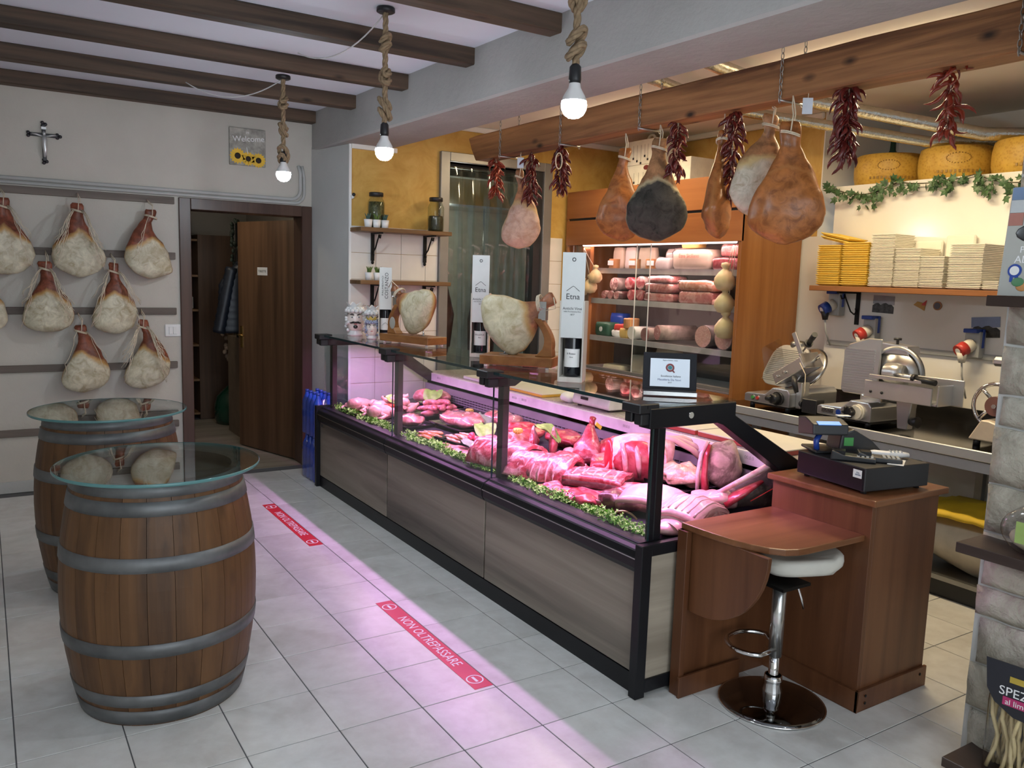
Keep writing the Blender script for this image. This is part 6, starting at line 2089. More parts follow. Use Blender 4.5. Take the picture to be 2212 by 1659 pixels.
gift_box(3.14, 3.60, 2.421, 2.618, 'white gift box with a maroon oval, lower one on the fridge', True)
gift_box(3.22, 3.60, 2.620, 2.82, 'white gift box with a handle, stacked on top of the other', False, True)
gift_box(2.82, 3.08, 2.421, 2.63, 'plain white box beside the stacked gift boxes')

# ================================================================== WORK TABLE, SLICERS
TZ = 0.84
wt = thing('work_table', 'steel work table with a dark polished top along the right wall', 'table', (2.65, 0.6, 0), world=True)
build('top', MB().box(2.265, -1.4, TZ - 0.012, 3.05, 1.98, TZ), mk('dark_polished_steel', (0.16, 0.155, 0.15), 0.12, 1.0, var=0.1), wt)
build('front_edge', MB().box(2.25, -1.4, TZ - 0.052, 2.265, 1.98, TZ + 0.002), M_SATIN, wt, bevel=0.004)
build('apron', MB().box(2.275, -1.4, TZ - 0.115, 2.29, 1.98, TZ - 0.06), M_SATIN, wt)
build('splashback', MB().box(3.03, -1.4, TZ, 3.05, 1.98, TZ + 0.10), mk('dark_splash', (0.10, 0.095, 0.09), 0.2, 0.9), wt)
for yy in (1.68, 0.55, -0.6):
    build('leg', MB().box(2.28, yy - 0.022, 0, 2.324, yy + 0.022, TZ - 0.05), M_STEELD, wt)
    build('leg', MB().box(2.98, yy - 0.022, 0, 3.024, yy + 0.022, TZ - 0.05), M_STEELD, wt)
build('low_shelf', MB().box(2.27, -1.4, 0.10, 3.03, 1.98, 0.125), M_STEELD, wt)
build('kick_board', MB().box(2.30, -1.4, 0.0, 2.32, 1.98, 0.10), M_BLKPL, wt)
cr8 = thing('paper_sack', 'pale sack on the low shelf under the work table', 'sack', (2.55, 0.25, 0.126))
m = MB()
m.ell((0, 0, 0.17), (0.25, 0.42, 0.19), 24, 12)
m.rough(0.03, 6, 12)
m.v = [Vector((p.x, p.y, max(0, p.z))) for p in m.v]
build('bag', m, mk('sack_paper', (0.50, 0.44, 0.34), 0.7, var=0.15), cr8)
yc = thing('yellow_cloth', 'bright yellow folded cloth lying on the pale sack', 'cloth', (2.50, 0.23, 0.465))
m = MB()
N = 14
rows = []
for i in range(N + 1):
    rows.append([(-0.24 + 0.48 * j / N, -0.30 + 0.60 * i / N, 0.05 * math.cos((j / N - 0.5) * 3) * math.cos((i / N - 0.5) * 2.6) + 0.012 * noise.noise(Vector((i * 0.6, j * 0.6, 2)))) for j in range(N + 1)])
low = [[(x, y, z - 0.02) for x, y, z in r] for r in rows]
m.loft([a + b[::-1] for a, b in zip(rows, low)], True, True, True)
build('fold', m, mk('yellow_fabric', (0.62, 0.40, 0.015), 0.7, var=0.12), yc)


def slicer_parts(s, u0, u1, dep):
    """common base of a slicer in its own frame: x right, y to the back, z up"""
    build('base', MB().prism([(u0, 0.035), (u1, 0.035), (u1, 0.125), (u1 - 0.02, 0.15), (u1 - 0.14, 0.15), (u1 - 0.20, 0.10), (u0 + 0.02, 0.095), (u0, 0.085)], 0, dep, 'y'), M_CASTAL, s, bevel=0.008, segs=2)
    build('under_tray', MB().box(u0 + 0.03, 0.03, 0.02, u1 - 0.01, dep - 0.02, 0.036), M_BLKPL, s)
    for x in (u0 + 0.04, u1 - 0.04):
        for y in (0.04, dep - 0.04):
            build('foot', MB().cyl((x, y, 0), (x, y, 0.03), 0.016), M_BLKPL, s)


def plate(poly, t, M):
    return MB().prism(poly, 0, t, 'z', M)


def rounded(w, h, r, n=5, cut=None):
    pts = []
    for cx_, cy_, a0 in ((w - r, r, -PI / 2), (w - r, h - r, 0), (r, h - r, PI / 2), (r, r, PI)):
        for q in range(n + 1):
            a = a0 + PI / 2 * q / n
            pts.append((cx_ + r * math.cos(a), cy_ + r * math.sin(a)))
    return pts


# slicer 1: gravity slicer, tilted
s1 = thing('meat_slicer', 'tilted steel meat slicer with red and green buttons, left on the table', 'slicer', (2.30, 1.60, TZ), -PI / 2)
slicer_parts(s1, -0.20, 0.17, 0.48)
for x, c_, nm in ((-0.125, M_GREEN, 'start_button'), (-0.085, M_REDPL, 'stop_button')):
    build('button_ring', MB().cyl((x, -0.004, 0.066), (x, 0.0, 0.066), 0.016), M_STEEL, s1)
    build(nm, MB().cyl((x, -0.010, 0.066), (x, 0.0, 0.066), 0.011), c_, s1)
kn = build('thickness_knob', MB().cyl((0.085, -0.02, 0.085), (0.085, 0.0, 0.085), 0.045).cyl((0.075, -0.06, 0.085), (0.085, -0.02, 0.085), 0.030, 0.038), M_BLKPL, s1)
build('lever_grip', MB().tube([(0.03, -0.05, 0.085), (0.075, -0.055, 0.085)], [0.017, 0.022], 10), M_BLKPL, kn)
G1 = T(-0.22, 0.16, 0.145) @ RZ(-0.18) @ RX(rad(62))
gp = build('gauge_plate', plate(rounded(0.36, 0.30, 0.10), 0.012, G1), M_CASTAL, s1, bevel=0.003)
m = MB()
m.M = G1
for q in range(18):
    m.box(0.02, 0.03 + 0.0135 * q, 0.012, 0.31, 0.034 + 0.0135 * q, 0.0145)
build('plate_ribs', m, M_STEELD, gp)
G2 = T(0.02, 0.20, 0.16) @ RZ(-0.12) @ RX(rad(58))
m = MB()
m.M = G2
m.lathe([(0, 0), (0.15, 0), (0.155, 0.006), (0.14, 0.02), (0, 0.03)], 40, T(0.06, 0.13, 0), False)
build('blade', m, M_STEEL, s1)
A1 = T(0.03, 0.04, 0.17) @ RY(rad(-30)) @ RZ(-0.1)
build('carriage', MB().box(0, 0, 0, 0.27, 0.16, 0.012, A1).box(0, -0.012, 0, 0.27, 0.0, 0.075, A1).box(0.255, 0, 0, 0.27, 0.16, 0.10, A1), M_CASTAL, s1, bevel=0.003)
for dx in (0.05, 0.12):
    m = MB()
    m.M = A1
    m.cyl((dx, -0.012, 0.035), (dx, -0.03, 0.035), 0.007).tube([(dx - 0.012, -0.03, 0.035), (dx + 0.012, -0.03, 0.040)], 0.005, 8)
    build('wing_bolt', m, M_STEEL, s1)
build('pusher_arm', MB().box(-0.018, -0.006, 0, 0.018, 0.006, 0.20, T(0.165, 0.12, 0.335) @ RY(rad(-28))), M_CASTAL, s1, bevel=0.004)
build('pusher_rod', MB().cyl((0.17, 0.10, 0.40), (0.27, 0.03, 0.47), 0.006), M_STEEL, s1)
build('pusher_grip', MB().cyl((0.245, 0.047, 0.452), (0.258, 0.038, 0.462), 0.026).cyl((0.255, 0.04, 0.46), (0.34, -0.02, 0.52), 0.016, 0.018), M_BLKPL, s1)
build('carriage_lever', MB().tube([(0.21, -0.02, 0.245), (0.225, -0.03, 0.20), (0.25, -0.035, 0.15)], [0.016, 0.020, 0.013], 10), M_BLKPL, s1)
build('carriage_post', MB().box(0.17, 0.06, 0.03, 0.21, 0.14, 0.20), M_CASTAL, s1, bevel=0.004)
build('carriage_lock', MB().cyl((0.22, 0.05, 0.07), (0.25, 0.04, 0.07), 0.02, 0.028, 8).box(0.25, 0.02, 0.02, 0.36, 0.10, 0.11), M_BLKPL, s1, bevel=0.004)
build('finger_guard', plate(rounded(0.17, 0.20, 0.02), 0.003, T(-0.06, 0.03, 0.22) @ RY(rad(-28)) @ RX(rad(75))), pane('guard_acrylic', (0.92, 0.92, 0.92), 1.5), s1)
build('sharpener_cover', MB().lathe([(0, 0), (0.05, 0), (0.052, 0.03), (0.035, 0.045), (0, 0.05)], 24, T(-0.03, 0.30, 0.40), False), M_STEELD, s1)
build('slide_rod', MB().cyl((0.17, 0.16, 0.30), (0.36, 0.02, 0.395), 0.009), M_STEEL, s1)
build('white_string', MB().tube([(0.245, -0.02, 0.335), (0.30, -0.03, 0.27), (0.305, -0.03, 0.16), (0.298, -0.03, 0.13)], 0.003, 5), M_TWINE, s1)

# slicer 2: upright slicer with a ribbed plate
s2 = thing('meat_slicer', 'upright steel meat slicer with a ribbed plate, in the middle of the table', 'slicer', (2.30, 1.02, TZ), -PI / 2)
slicer_parts(s2, -0.20, 0.17, 0.46)
build('switch_plate', MB().box(-0.165, -0.004, 0.052, -0.075, 0.0, 0.083), M_STEEL, s2, bevel=0.002)
for x in (-0.148, -0.13, -0.108, -0.09):
    build('switch_mark', MB().torus((x, -0.005, 0.067), 0.0075, 0.0015, 'y', 14, 5), M_INK, s2)
build('blue_badge', MB().cyl((-0.045, -0.004, 0.066), (-0.045, 0, 0.066), 0.017, n=20), M_BLUEPL, s2)
build('knob_dial', MB().cyl((0.085, -0.012, 0.085), (0.085, 0.0, 0.085), 0.048).cyl((0.085, -0.026, 0.085), (0.085, -0.012, 0.085), 0.040), M_CREAMPL, s2)
m = MB()
m.cyl((0.055, -0.06, 0.085), (0.065, -0.02, 0.085), 0.030, 0.024)
for q in range(6):
    a = q * PI / 3
    m.ell((0.055, -0.05, 0.085), (0.012, 0.02, 0.012), 8, 6, T(0.028 * math.cos(a), 0, 0.028 * math.sin(a)))
build('star_knob', m, M_BLKPL, s2)
GP = T(-0.15, 0.16, 0.17) @ RX(rad(88)) @ RY(rad(0))
gp2 = build('gauge_plate', plate([(0, 0.02), (0.02, 0), (0.25, 0), (0.25, 0.345), (0.16, 0.345), (0.03, 0.30), (0, 0.26)], 0.016, GP), M_CASTAL, s2, bevel=0.006)
m = MB()
m.M = GP
for q in range(17):
    m.box(0.015, 0.02 + 0.0155 * q, 0.016, 0.215, 0.029 + 0.0155 * q, 0.021)
build('plate_ribs', m, M_CASTAL, gp2)
m = MB()
m.M = T(0.20, 0.175, 0.315) @ RX(rad(90))
m.lathe([(0.145, -0.012), (0.168, -0.012), (0.172, 0.0), (0.168, 0.016), (0.150, 0.018)], 44, None, False)
build('blade_ring', m, M_STEELD, s2)
m = MB()
m.M = T(0.20, 0.172, 0.315) @ RX(rad(90))
m.lathe([(0, 0.0), (0.150, 0.0), (0.150, 0.008), (0, 0.016)], 44, None, False)
build('blade', m, M_STEEL, s2)
build('sharpener_housing', MB().prism([(0.05, 0.43), (0.05, 0.48), (0.08, 0.50), (0.26, 0.485), (0.275, 0.43)], 0.16, 0.28, 'y'), M_CASTAL, s2, bevel=0.008, segs=2)
build('sharpener_knob', MB().cyl((0.17, 0.20, 0.49), (0.17, 0.20, 0.52), 0.008).cyl((0.17, 0.20, 0.515), (0.17, 0.20, 0.528), 0.022), M_BLKPL, s2)
build('guide_block', MB().box(0.02, 0.10, 0.14, 0.16, 0.22, 0.185), M_CASTAL, s2, bevel=0.012, segs=2)
build('carriage', MB().box(0.12, 0.0, 0.185, 0.56, 0.14, 0.20).box(0.12, -0.012, 0.185, 0.53, 0.0, 0.285).box(0.55, 0.0, 0.185, 0.562, 0.14, 0.30).box(0.30, 0.135, 0.185, 0.62, 0.147, 0.33), M_CASTAL, s2, bevel=0.003)
build('carriage_rim', MB().box(0.15, -0.02, 0.30, 0.47, -0.008, 0.322), M_CASTAL, s2, bevel=0.003)
for x in (0.165, 0.235):
    build('carriage_bolt', MB().ell((x, -0.014, 0.222), (0.009, 0.006, 0.009), 10, 6), M_BLKPL, s2)
build('carriage_rod', MB().cyl((0.27, 0.02, 0.335), (0.42, 0.0, 0.325), 0.013), M_STEEL, s2)
build('carriage_grip', MB().cyl((0.405, 0.0, 0.326), (0.425, 0.0, 0.325), 0.024).cyl((0.42, 0.0, 0.325), (0.545, -0.01, 0.315), 0.018, 0.016), M_BLKPL, s2)
build('plunger_block', MB().lathe([(0.055, 0), (0.06, 0.05), (0.05, 0.10), (0.0, 0.10)], 20, T(0.21, 0.06, 0.335) @ RY(rad(90)), False), M_CASTAL, s2)
build('support_post', MB().prism([(0.30, 0.02), (0.36, 0.02), (0.38, 0.19), (0.28, 0.19)], 0.06, 0.12, 'y'), M_CASTAL, s2, bevel=0.005)
build('lock_knob', MB().cyl((0.38, 0.06, 0.075), (0.43, 0.055, 0.075), 0.022, 0.032, 8), M_BLKPL, s2)

# slicer 3: only the flywheel and foot show past the stone wall
s3 = thing('flywheel_slicer', 'old hand slicer with a spoked flywheel beside the stone partition', 'slicer', (2.50, 0.185, TZ), -PI / 2)
build('foot_plate', MB().prism([(-0.15, 0.03), (0.25, 0.03), (0.25, 0.06), (-0.05, 0.14), (-0.09, 0.14)], -0.10, 0.35, 'y'), mk('cream_enamel', (0.62, 0.52, 0.40), 0.35), s3, bevel=0.006)
for x in (-0.12, 0.2):
    build('foot', MB().cyl((x, -0.06, 0), (x, -0.06, 0.032), 0.018), M_BLKPL, s3)
build('column', MB().box(0.0, 0.05, 0.10, 0.16, 0.28, 0.40), mk('grey_enamel', (0.40, 0.38, 0.36), 0.35), s3, bevel=0.02)
wh = build('flywheel', MB().torus((-0.05, -0.04, 0.215), 0.118, 0.011, 'y', 36, 10), M_CHROME, s3)
build('wheel_hub', MB().cyl((-0.05, -0.055, 0.215), (-0.05, 0.06, 0.215), 0.052, n=24), mk('hub_red', (0.20, 0.09, 0.075), 0.4), wh)
build('hub_nut', MB().cyl((-0.05, -0.068, 0.215), (-0.05, -0.05, 0.215), 0.012, n=6), M_STEEL, wh)
for q in range(4):
    a = 0.6 + q * PI / 2
    build('spoke', MB().tube([(-0.05 + 0.045 * math.cos(a), -0.045, 0.215 + 0.045 * math.sin(a)), (-0.05 + 0.118 * math.cos(a + 0.15), -0.04, 0.215 + 0.118 * math.sin(a + 0.15))], 0.010, 8), M_CHROME, wh)
build('top_housing', MB().box(-0.13, 0.02, 0.42, 0.2, 0.12, 0.47), M_CASTAL, s3, bevel=0.015)

# sockets, conduit, pictures, magnets on the white panel
XP = 3.06


def socket(y, z, plug, lab, cable_z):
    s = thing('power_socket', lab, 'socket', (XP, y, z), 0, 'grey industrial sockets on the white panel')
    build('housing', MB().box(-0.075, -0.045, -0.09, 0, 0.045, 0.07), M_GREYPL, s, bevel=0.006)
    build('hood', MB().box(-0.11, -0.040, 0.06, -0.02, 0.040, 0.085).box(-0.045, -0.05, -0.03, -0.02, -0.042, 0.085), M_BLUEPL, s, bevel=0.004)
    build('outlet', MB().cyl((-0.07, 0, -0.01), (-0.115, 0.02, -0.035), 0.040, 0.038, 16), M_CREAMPL, s)
    build('plug_ring', MB().cyl((-0.108, 0.018, -0.03), (-0.15, 0.035, -0.055), 0.043, 0.040, 18), plug, s)
    build('plug_label', MB().cyl((-0.150, 0.035, -0.055), (-0.152, 0.036, -0.056), 0.022, n=12), M_PAPER, s)
    build('plug_body', MB().cyl((-0.13, 0.022, -0.06), (-0.125, 0.02, -0.12), 0.030, 0.018, 14), M_CREAMPL if plug is M_REDPL else M_BLKPL, s)
    build('cable', MB().tube([(-0.125, 0.02, -0.12), (-0.11, 0.02, -0.20), (-0.06, 0.01, cable_z)], 0.006, 6), M_GREYPL, s)


socket(1.665, 1.545, M_BLUEPL, 'grey wall socket with a blue plug under the tray shelf end', -0.30)
socket(1.375, 1.385, M_REDPL, 'grey wall socket with a red plug between the two slicers', -0.32)
socket(0.68, 1.345, M_REDPL, 'grey wall socket with a red plug near the stone partition', -0.34)
wc = thing('wall_trunking', 'grey cable trunking along the white panel', 'trunking', (XP, 0.9, 1.26), world=True)
build('duct', MB().box(XP - 0.018, -0.6, 1.245, XP, 1.74, 1.28), M_GREYPL, wc, bevel=0.003)


def photo(name, lab, y, z, w, h, rx, sky, land):
    p = thing(name, lab, 'photo', (XP - 0.003, y, z), 0)
    Mx = RX(rx)
    build('sky', MB().box(-0.001, -w / 2, 0.0, 0.002, w / 2, h / 2, Mx), mk(name + '_sky', sky, 0.4, var=0.15, scale=8), p)
    rs = random.Random(len(lab))
    pts = [(-w / 2, -h / 2), (w / 2, -h / 2)] + [(w / 2 - w * q / 8, -0.01 * h + h * 0.22 * noise.noise(Vector((q * 0.7, w * 9, 1.3)))) for q in range(9)]
    build('land', MB().prism(pts, -0.002, 0.001, 'x', Mx), mk(name + '_land', land, 0.5, var=0.7, scale=40), p)


photo('grazing_photo', 'small grey photo of cattle on the white panel', 1.33, 1.548, 0.155, 0.115, 0.03, (0.32, 0.32, 0.34), (0.06, 0.06, 0.06))
photo('landscape_photo', 'landscape photo with blue sky above the right wall socket', 0.645, 1.44, 0.17, 0.125, -0.08, (0.22, 0.27, 0.42), (0.04, 0.035, 0.025))
mg = thing('fridge_magnet', 'red and yellow island-shaped magnet on the white panel', 'magnet', (XP - 0.004, 1.07, 1.555), 0)
build('island', MB().prism([(0.045, 0.0), (0.02, 0.022), (-0.02, 0.014), (-0.04, 0.03), (-0.035, -0.005), (-0.03, -0.035), (0.0, -0.02)], -0.003, 0.003, 'x'), mk('magnet_yellow', (0.50, 0.28, 0.06), 0.4), mg)
build('red_part', MB().prism([(-0.01, 0.0), (-0.02, 0.014), (-0.045, 0.034), (-0.036, -0.002)], -0.005, -0.003, 'x'), M_REDPL, mg)
mg = thing('fridge_magnet', 'round brown magnet on the white panel', 'magnet', (XP - 0.004, 0.955, 1.555), 0)
build('disc', MB().cyl((-0.003, 0, 0), (0.003, 0, 0), 0.028, n=20), mk('magnet_rim', (0.42, 0.20, 0.08), 0.5), mg)
build('centre', MB().cyl((-0.0045, 0, 0), (-0.003, 0, 0), 0.021, n=20), mk('magnet_grey', (0.12, 0.12, 0.14), 0.5), mg)

# tray shelf with its foam trays
ts = thing('tray_shelf', 'reddish pine wall shelf carrying the foam trays', 'shelf', (2.92, 0.6, 1.62), world=True)
build('plank', MB().box(2.775, -0.9, 1.625, XP, 1.715, 1.660), M_SHELFP, ts, bevel=0.003)
for yy in (1.52, 0.2):
    br_ = build('bracket', MB().box(XP - 0.012, yy - 0.014, 1.40, XP, yy + 0.014, 1.625).box(2.83, yy - 0.012, 1.612, XP, yy + 0.012, 1.625), M_IRON, ts)
    m = MB()
    m.tube([(2.86, yy, 1.60), (2.875, yy, 1.575), (2.90, yy, 1.58), (2.90, yy, 1.605), (2.93, yy, 1.56), (2.98, yy, 1.49), (3.02, yy, 1.47), (3.045, yy, 1.49), (3.03, yy, 1.51)], 0.005, 6)
    build('scroll', m, M_IRON, br_)


def tray_mesh(w, d, h, mat, nm):
    a, b = d / 2, w / 2
    m = MB()
    m.loft([[(-a * .8, -b * .85, 0.0), (a * .8, -b * .85, 0.0), (a * .8, b * .85, 0.0), (-a * .8, b * .85, 0.0)],
            [(-a, -b, h * 0.75), (a, -b, h * 0.75), (a, b, h * 0.75), (-a, b, h * 0.75)],
            [(-a, -b, h), (a, -b, h), (a, b, h), (-a, b, h)],
            [(-a * .86, -b * .9, h), (a * .86, -b * .9, h), (a * .86, b * .9, h), (-a * .86, b * .9, h)],
            [(-a * .76, -b * .8, h * 0.25), (a * .76, -b * .8, h * 0.25), (a * .76, b * .8, h * 0.25), (-a * .76, b * .8, h * 0.25)]], True, True, False)
    o = build(nm, m, mat)
    me = o.data
    D.objects.remove(o)
    return me


ONES = 'first second third fourth fifth sixth seventh eighth ninth tenth eleventh twelfth thirteenth fourteenth fifteenth sixteenth seventeenth eighteenth nineteenth'.split()


def ordinal(k):
    if k < 19:
        return ONES[k]
    t, o = divmod(k + 1, 10)
    return ('twentieth', 'thirtieth')[t - 2] if o == 0 else ('twenty', 'thirty')[t - 2] + '-' + ONES[o - 1]


M_FOAM = mk('white_foam', (0.80, 0.77, 0.68), 0.6, var=0.02)
M_FOAMY = mk('yellow_foam', (0.78, 0.55, 0.10), 0.45, var=0.05)
rs = random.Random(77)
for (yc_, w, d, n, dz, x, mat, lab, grp) in (
        (1.585, 0.175, 0.24, 19, 0.0140, 2.905, M_FOAMY, 'yellow foam tray in the left yellow stack', 'left yellow tray stack'),
        (1.385, 0.19, 0.24, 20, 0.0140, 2.905, M_FOAMY, 'yellow foam tray in the right yellow stack', 'right yellow tray stack'),
        (1.195, 0.165, 0.22, 33, 0.0100, 2.90, M_FOAM, 'white foam tray in the tallest white stack', 'tallest white tray stack'),
        (1.020, 0.165, 0.22, 24, 0.0100, 2.90, M_FOAM, 'white foam tray in the second white stack', 'second white tray stack'),
        (0.860, 0.150, 0.22, 19, 0.0100, 2.90, M_FOAM, 'white foam tray in the low third white stack', 'third white tray stack'),
        (0.655, 0.200, 0.24, 26, 0.0100, 2.905, M_FOAM, 'white foam tray in the wide fourth white stack', 'fourth white tray stack'),
        (0.500, 0.090, 0.20, 5, 0.0100, 2.88, M_FOAM, 'white foam tray in the short stack by the stone partition', 'short white tray stack')):
    me = tray_mesh(w, d, dz * 1.35, mat, 'foam_tray')
    for k in range(n):
        o = inst('foam_tray', me, None, (x + rs.uniform(-0.003, 0.003), yc_ + rs.uniform(-0.002, 0.002), 1.6605 + dz * k), (0, 0, rs.uniform(-0.015, 0.015)))
        tag(o, '%s %s, counted from the shelf' % (ordinal(k), lab), 'tray', grp)
me = tray_mesh(0.21, 0.24, 0.019, M_FOAMY, 'foam_tray')
for k in range(2):
    tag(inst('foam_tray', me, None, (2.905, 1.565, 1.955 + 0.022 * k), (0.22, 0, 0.1)), ('lower', 'upper')[k] + ' of two yellow foam trays lying askew on the left stack', 'tray', 'askew yellow trays')
for k, (y, w, h, lab) in enumerate(((1.04, 0.20, 0.30, 'white foam box standing behind the second tray stack'), (0.83, 0.18, 0.33, 'white foam box standing behind the third tray stack'))):
    tag(build('foam_box', MB().box(-0.01, -w / 2, 0, 0.02, w / 2, h), M_FOAM, None, loc=(3.03, y, 1.6605), bevel=0.008), lab, 'box', 'foam boxes behind the trays')

# cheese wheels on top of the cold room


def m_parm():
    s = NT('parmesan_rind')
    v = s.coord()
    f = s.noise(v, 12, 4)
    vo = s.n('ShaderNodeTexVoronoi')
    vo.inputs['Scale'].default_value = 60
    s.l(v, vo.inputs['Vector'])
    s.col(s.mix(0.35, s.ramp(f, [(0.3, (0.42, 0.23, 0.03)), (0.7, (0.62, 0.38, 0.06))]), s.ramp(vo.outputs['Distance'], [(0.2, (0.34, 0.18, 0.02)), (0.5, (0.62, 0.40, 0.08))])))
    s.bump(vo.outputs['Distance'], 0.25, 0.004)
    return s.set(0.45, 0, 0.4)


M_PARM = m_parm()
M_PARMD = mk('rind_stamp', (0.30, 0.17, 0.03), 0.5)
for k, (x, y, z, lab) in enumerate(((3.32, 1.545, 2.351, 'big golden cheese wheel, leftmost above the white panel'), (3.32, 1.070, 2.351, 'big golden cheese wheel in the middle above the white panel'), (3.32, 0.595, 2.351, 'big golden cheese wheel beside the stone partition'), (3.75, 1.30, 2.351, 'golden cheese wheel behind the left and middle wheels'))):
    w = thing('parmesan_cheese', lab, 'cheese wheel', (x, y, z), 0.5 * k, 'golden cheese wheels on the cold room')
    build('wheel', MB().lathe([(0, 0), (0.205, 0), (0.218, 0.008), (0.228, 0.06), (0.230, 0.105), (0.228, 0.15), (0.218, 0.20), (0.205, 0.208), (0, 0.208)], 48, None, False), M_PARM, w)
    m = MB()
    a0 = PI + 0.55 - 0.5 * k
    for q in range(24):
        a = a0 + 0.30 * math.cos(2 * PI * q / 24)
        z_ = 0.125 + 0.032 * math.sin(2 * PI * q / 24)
        m.ell((0.230 * math.cos(a), 0.230 * math.sin(a), z_), (0.004, 0.004, 0.004), 6, 4)
    for q in range(12):
        a = a0 - 0.5 + q * 0.11
        m.box(-0.002, -0.006, -0.008, 0.002, 0.006, 0.008, RZ(a) @ T(0.228, 0, 0.045))
    build('rind_marks', m, M_PARMD, w, kind='stuff')
fi = thing('straw_flask', 'dark wine flask with a straw base behind the left cheese wheel', 'bottle', (3.72, 1.80, 2.351), 0)
build('straw_base', MB().lathe([(0, 0), (0.05, 0), (0.078, 0.06), (0.085, 0.13), (0.065, 0.20)], 20), mk('straw', (0.36, 0.26, 0.12), 0.8, var=0.4, scale=60), fi)
build('glass', MB().lathe([(0.066, 0.19), (0.055, 0.25), (0.022, 0.32), (0.018, 0.42), (0.018, 0.43)], 20), M_GGLASS, fi)
build('cap', MB().cyl((0, 0, 0.43), (0, 0, 0.455), 0.021), M_REDPL, fi)
sb = thing('straw_bundle', 'bundle of dry straw stalks behind the cheese wheels', 'straw', (3.80, 0.75, 2.56), 0)
m = MB()
rs = random.Random(5)
for q in range(40):
    y0 = rs.uniform(-0.08, 0.08)
    m.tube([(rs.uniform(-0.06, 0.06), -0.5 + rs.uniform(-0.1, 0.1), rs.uniform(0, 0.10) + 0.05), (rs.uniform(-0.06, 0.06), 0.45 + rs.uniform(-0.1, 0.1), rs.uniform(0, 0.10))], 0.005, 4)
build('stalks', m, mk('grey_straw', (0.16, 0.13, 0.08), 0.8, var=0.4), sb, kind='stuff')

# ivy garland
iv = thing('ivy_garland', 'green ivy garland draped along the top of the white panel', 'garland', (XP, 1.1, 2.34), world=True)
pts = []
for q in range(40):
    t = q / 39
    y = 1.79 - 1.50 * t
    pts.append((XP - 0.032 - 0.012 * math.sin(t * 17), y, 2.345 - 0.045 * abs(math.sin(t * 3 * PI)) - 0.02 * math.sin(t * 9)))
build('vine', MB().tube(pts, 0.004, 6), mk('vine_brown', (0.07, 0.06, 0.03), 0.7), iv)
star = [(0, 0.010), (0.014, 0.016), (0.030, 0.022), (0.022, 0.034), (0.036, 0.058), (0.014, 0.052), (0, 0.080), (-0.014, 0.052), (-0.036, 0.058), (-0.022, 0.034), (-0.030, 0.022), (-0.014, 0.016)]
lm = MB()
lm.add([(0, 0.036, 0.006)] + [(x, y, -0.004 * (k % 2)) for k, (x, y) in enumerate(star)], [(0, 1 + k, 1 + (k + 1) % 12) for k in range(12)], True)
_lo = build('ivy_leaf', lm, mk('ivy_green', (0.055, 0.12, 0.045), 0.45, var=0.6, scale=50))
LME = _lo.data
D.objects.remove(_lo)
rs = random.Random(15)
for q in range(190):
    p = Vector(pts[rs.randrange(len(pts))])
    dense = 0.35 + 0.65 * abs(math.sin((1.79 - p.y) * 4.2))
    if rs.random() > dense:
        continue
    s_ = rs.uniform(0.45, 0.95)
    inst('ivy_leaf', LME, iv, (p.x - XP + rs.uniform(-0.035, 0.0), p.y - 1.1 + rs.uniform(-0.03, 0.03), p.z - 2.34 - rs.uniform(-0.015, 0.085) * dense), (rad(90) + rs.uniform(-0.9, 0.9), rs.uniform(-2.6, 2.6), -PI / 2 + rs.uniform(-0.6, 0.6)), (s_,) * 3)
for k, (y, z, lab) in enumerate(((1.62, 2.40, 'small ivy sprig above the left cheese wheel'), (1.18, 2.60, 'ivy sprig behind the middle cheese wheel'), (0.62, 2.62, 'ivy sprig between the straw and the right cheese wheel'))):
    b = thing('ivy_sprig', lab, 'ivy', (3.55, y, z), 0, 'ivy sprigs behind the wheels')
    build('vine', MB().tube([(0, -0.12, 0), (0, 0, 0.02), (0, 0.12, 0)], 0.004, 5), MATS['vine_brown'], b)
    for q in range(14):
        inst('ivy_leaf', LME, b, (rs.uniform(-0.05, 0.03), rs.uniform(-0.13, 0.13), rs.uniform(-0.03, 0.05)), (rad(90) + rs.uniform(-0.9, 0.9), rs.uniform(-2.6, 2.6), -PI / 2 + rs.uniform(-0.6, 0.6)), (0.9,) * 3)

# foil-wrapped pipes under the work ceiling
M_FOIL = mk('aluminium_foil', (0.66, 0.65, 0.60), 0.22, 1.0, var=0.1, scale=40, bump=0.8, bscale=60)
for k, (pts, lab) in enumerate((([(1.0, 1.68, 2.83), (1.345, 1.766, 2.815), (2.265, 2.007, 2.80), (3.10, 1.153, 2.59), (3.5, 0.78, 2.585)], 'foil-wrapped pipe under the ceiling, the farther of the two'),
                               ([(1.0, 1.22, 2.83), (1.34, 1.307, 2.815), (2.352, 1.519, 2.80), (3.10, 0.80, 2.595), (3.5, 0.44, 2.59)], 'foil-wrapped pipe under the ceiling, the nearer of the two'))):
    m = MB().tube(pts, 0.034 + 0.006 * k, 14)
    tag(build('foil_pipe', m, M_FOIL), lab, 'pipe', 'foil-wrapped pipes')

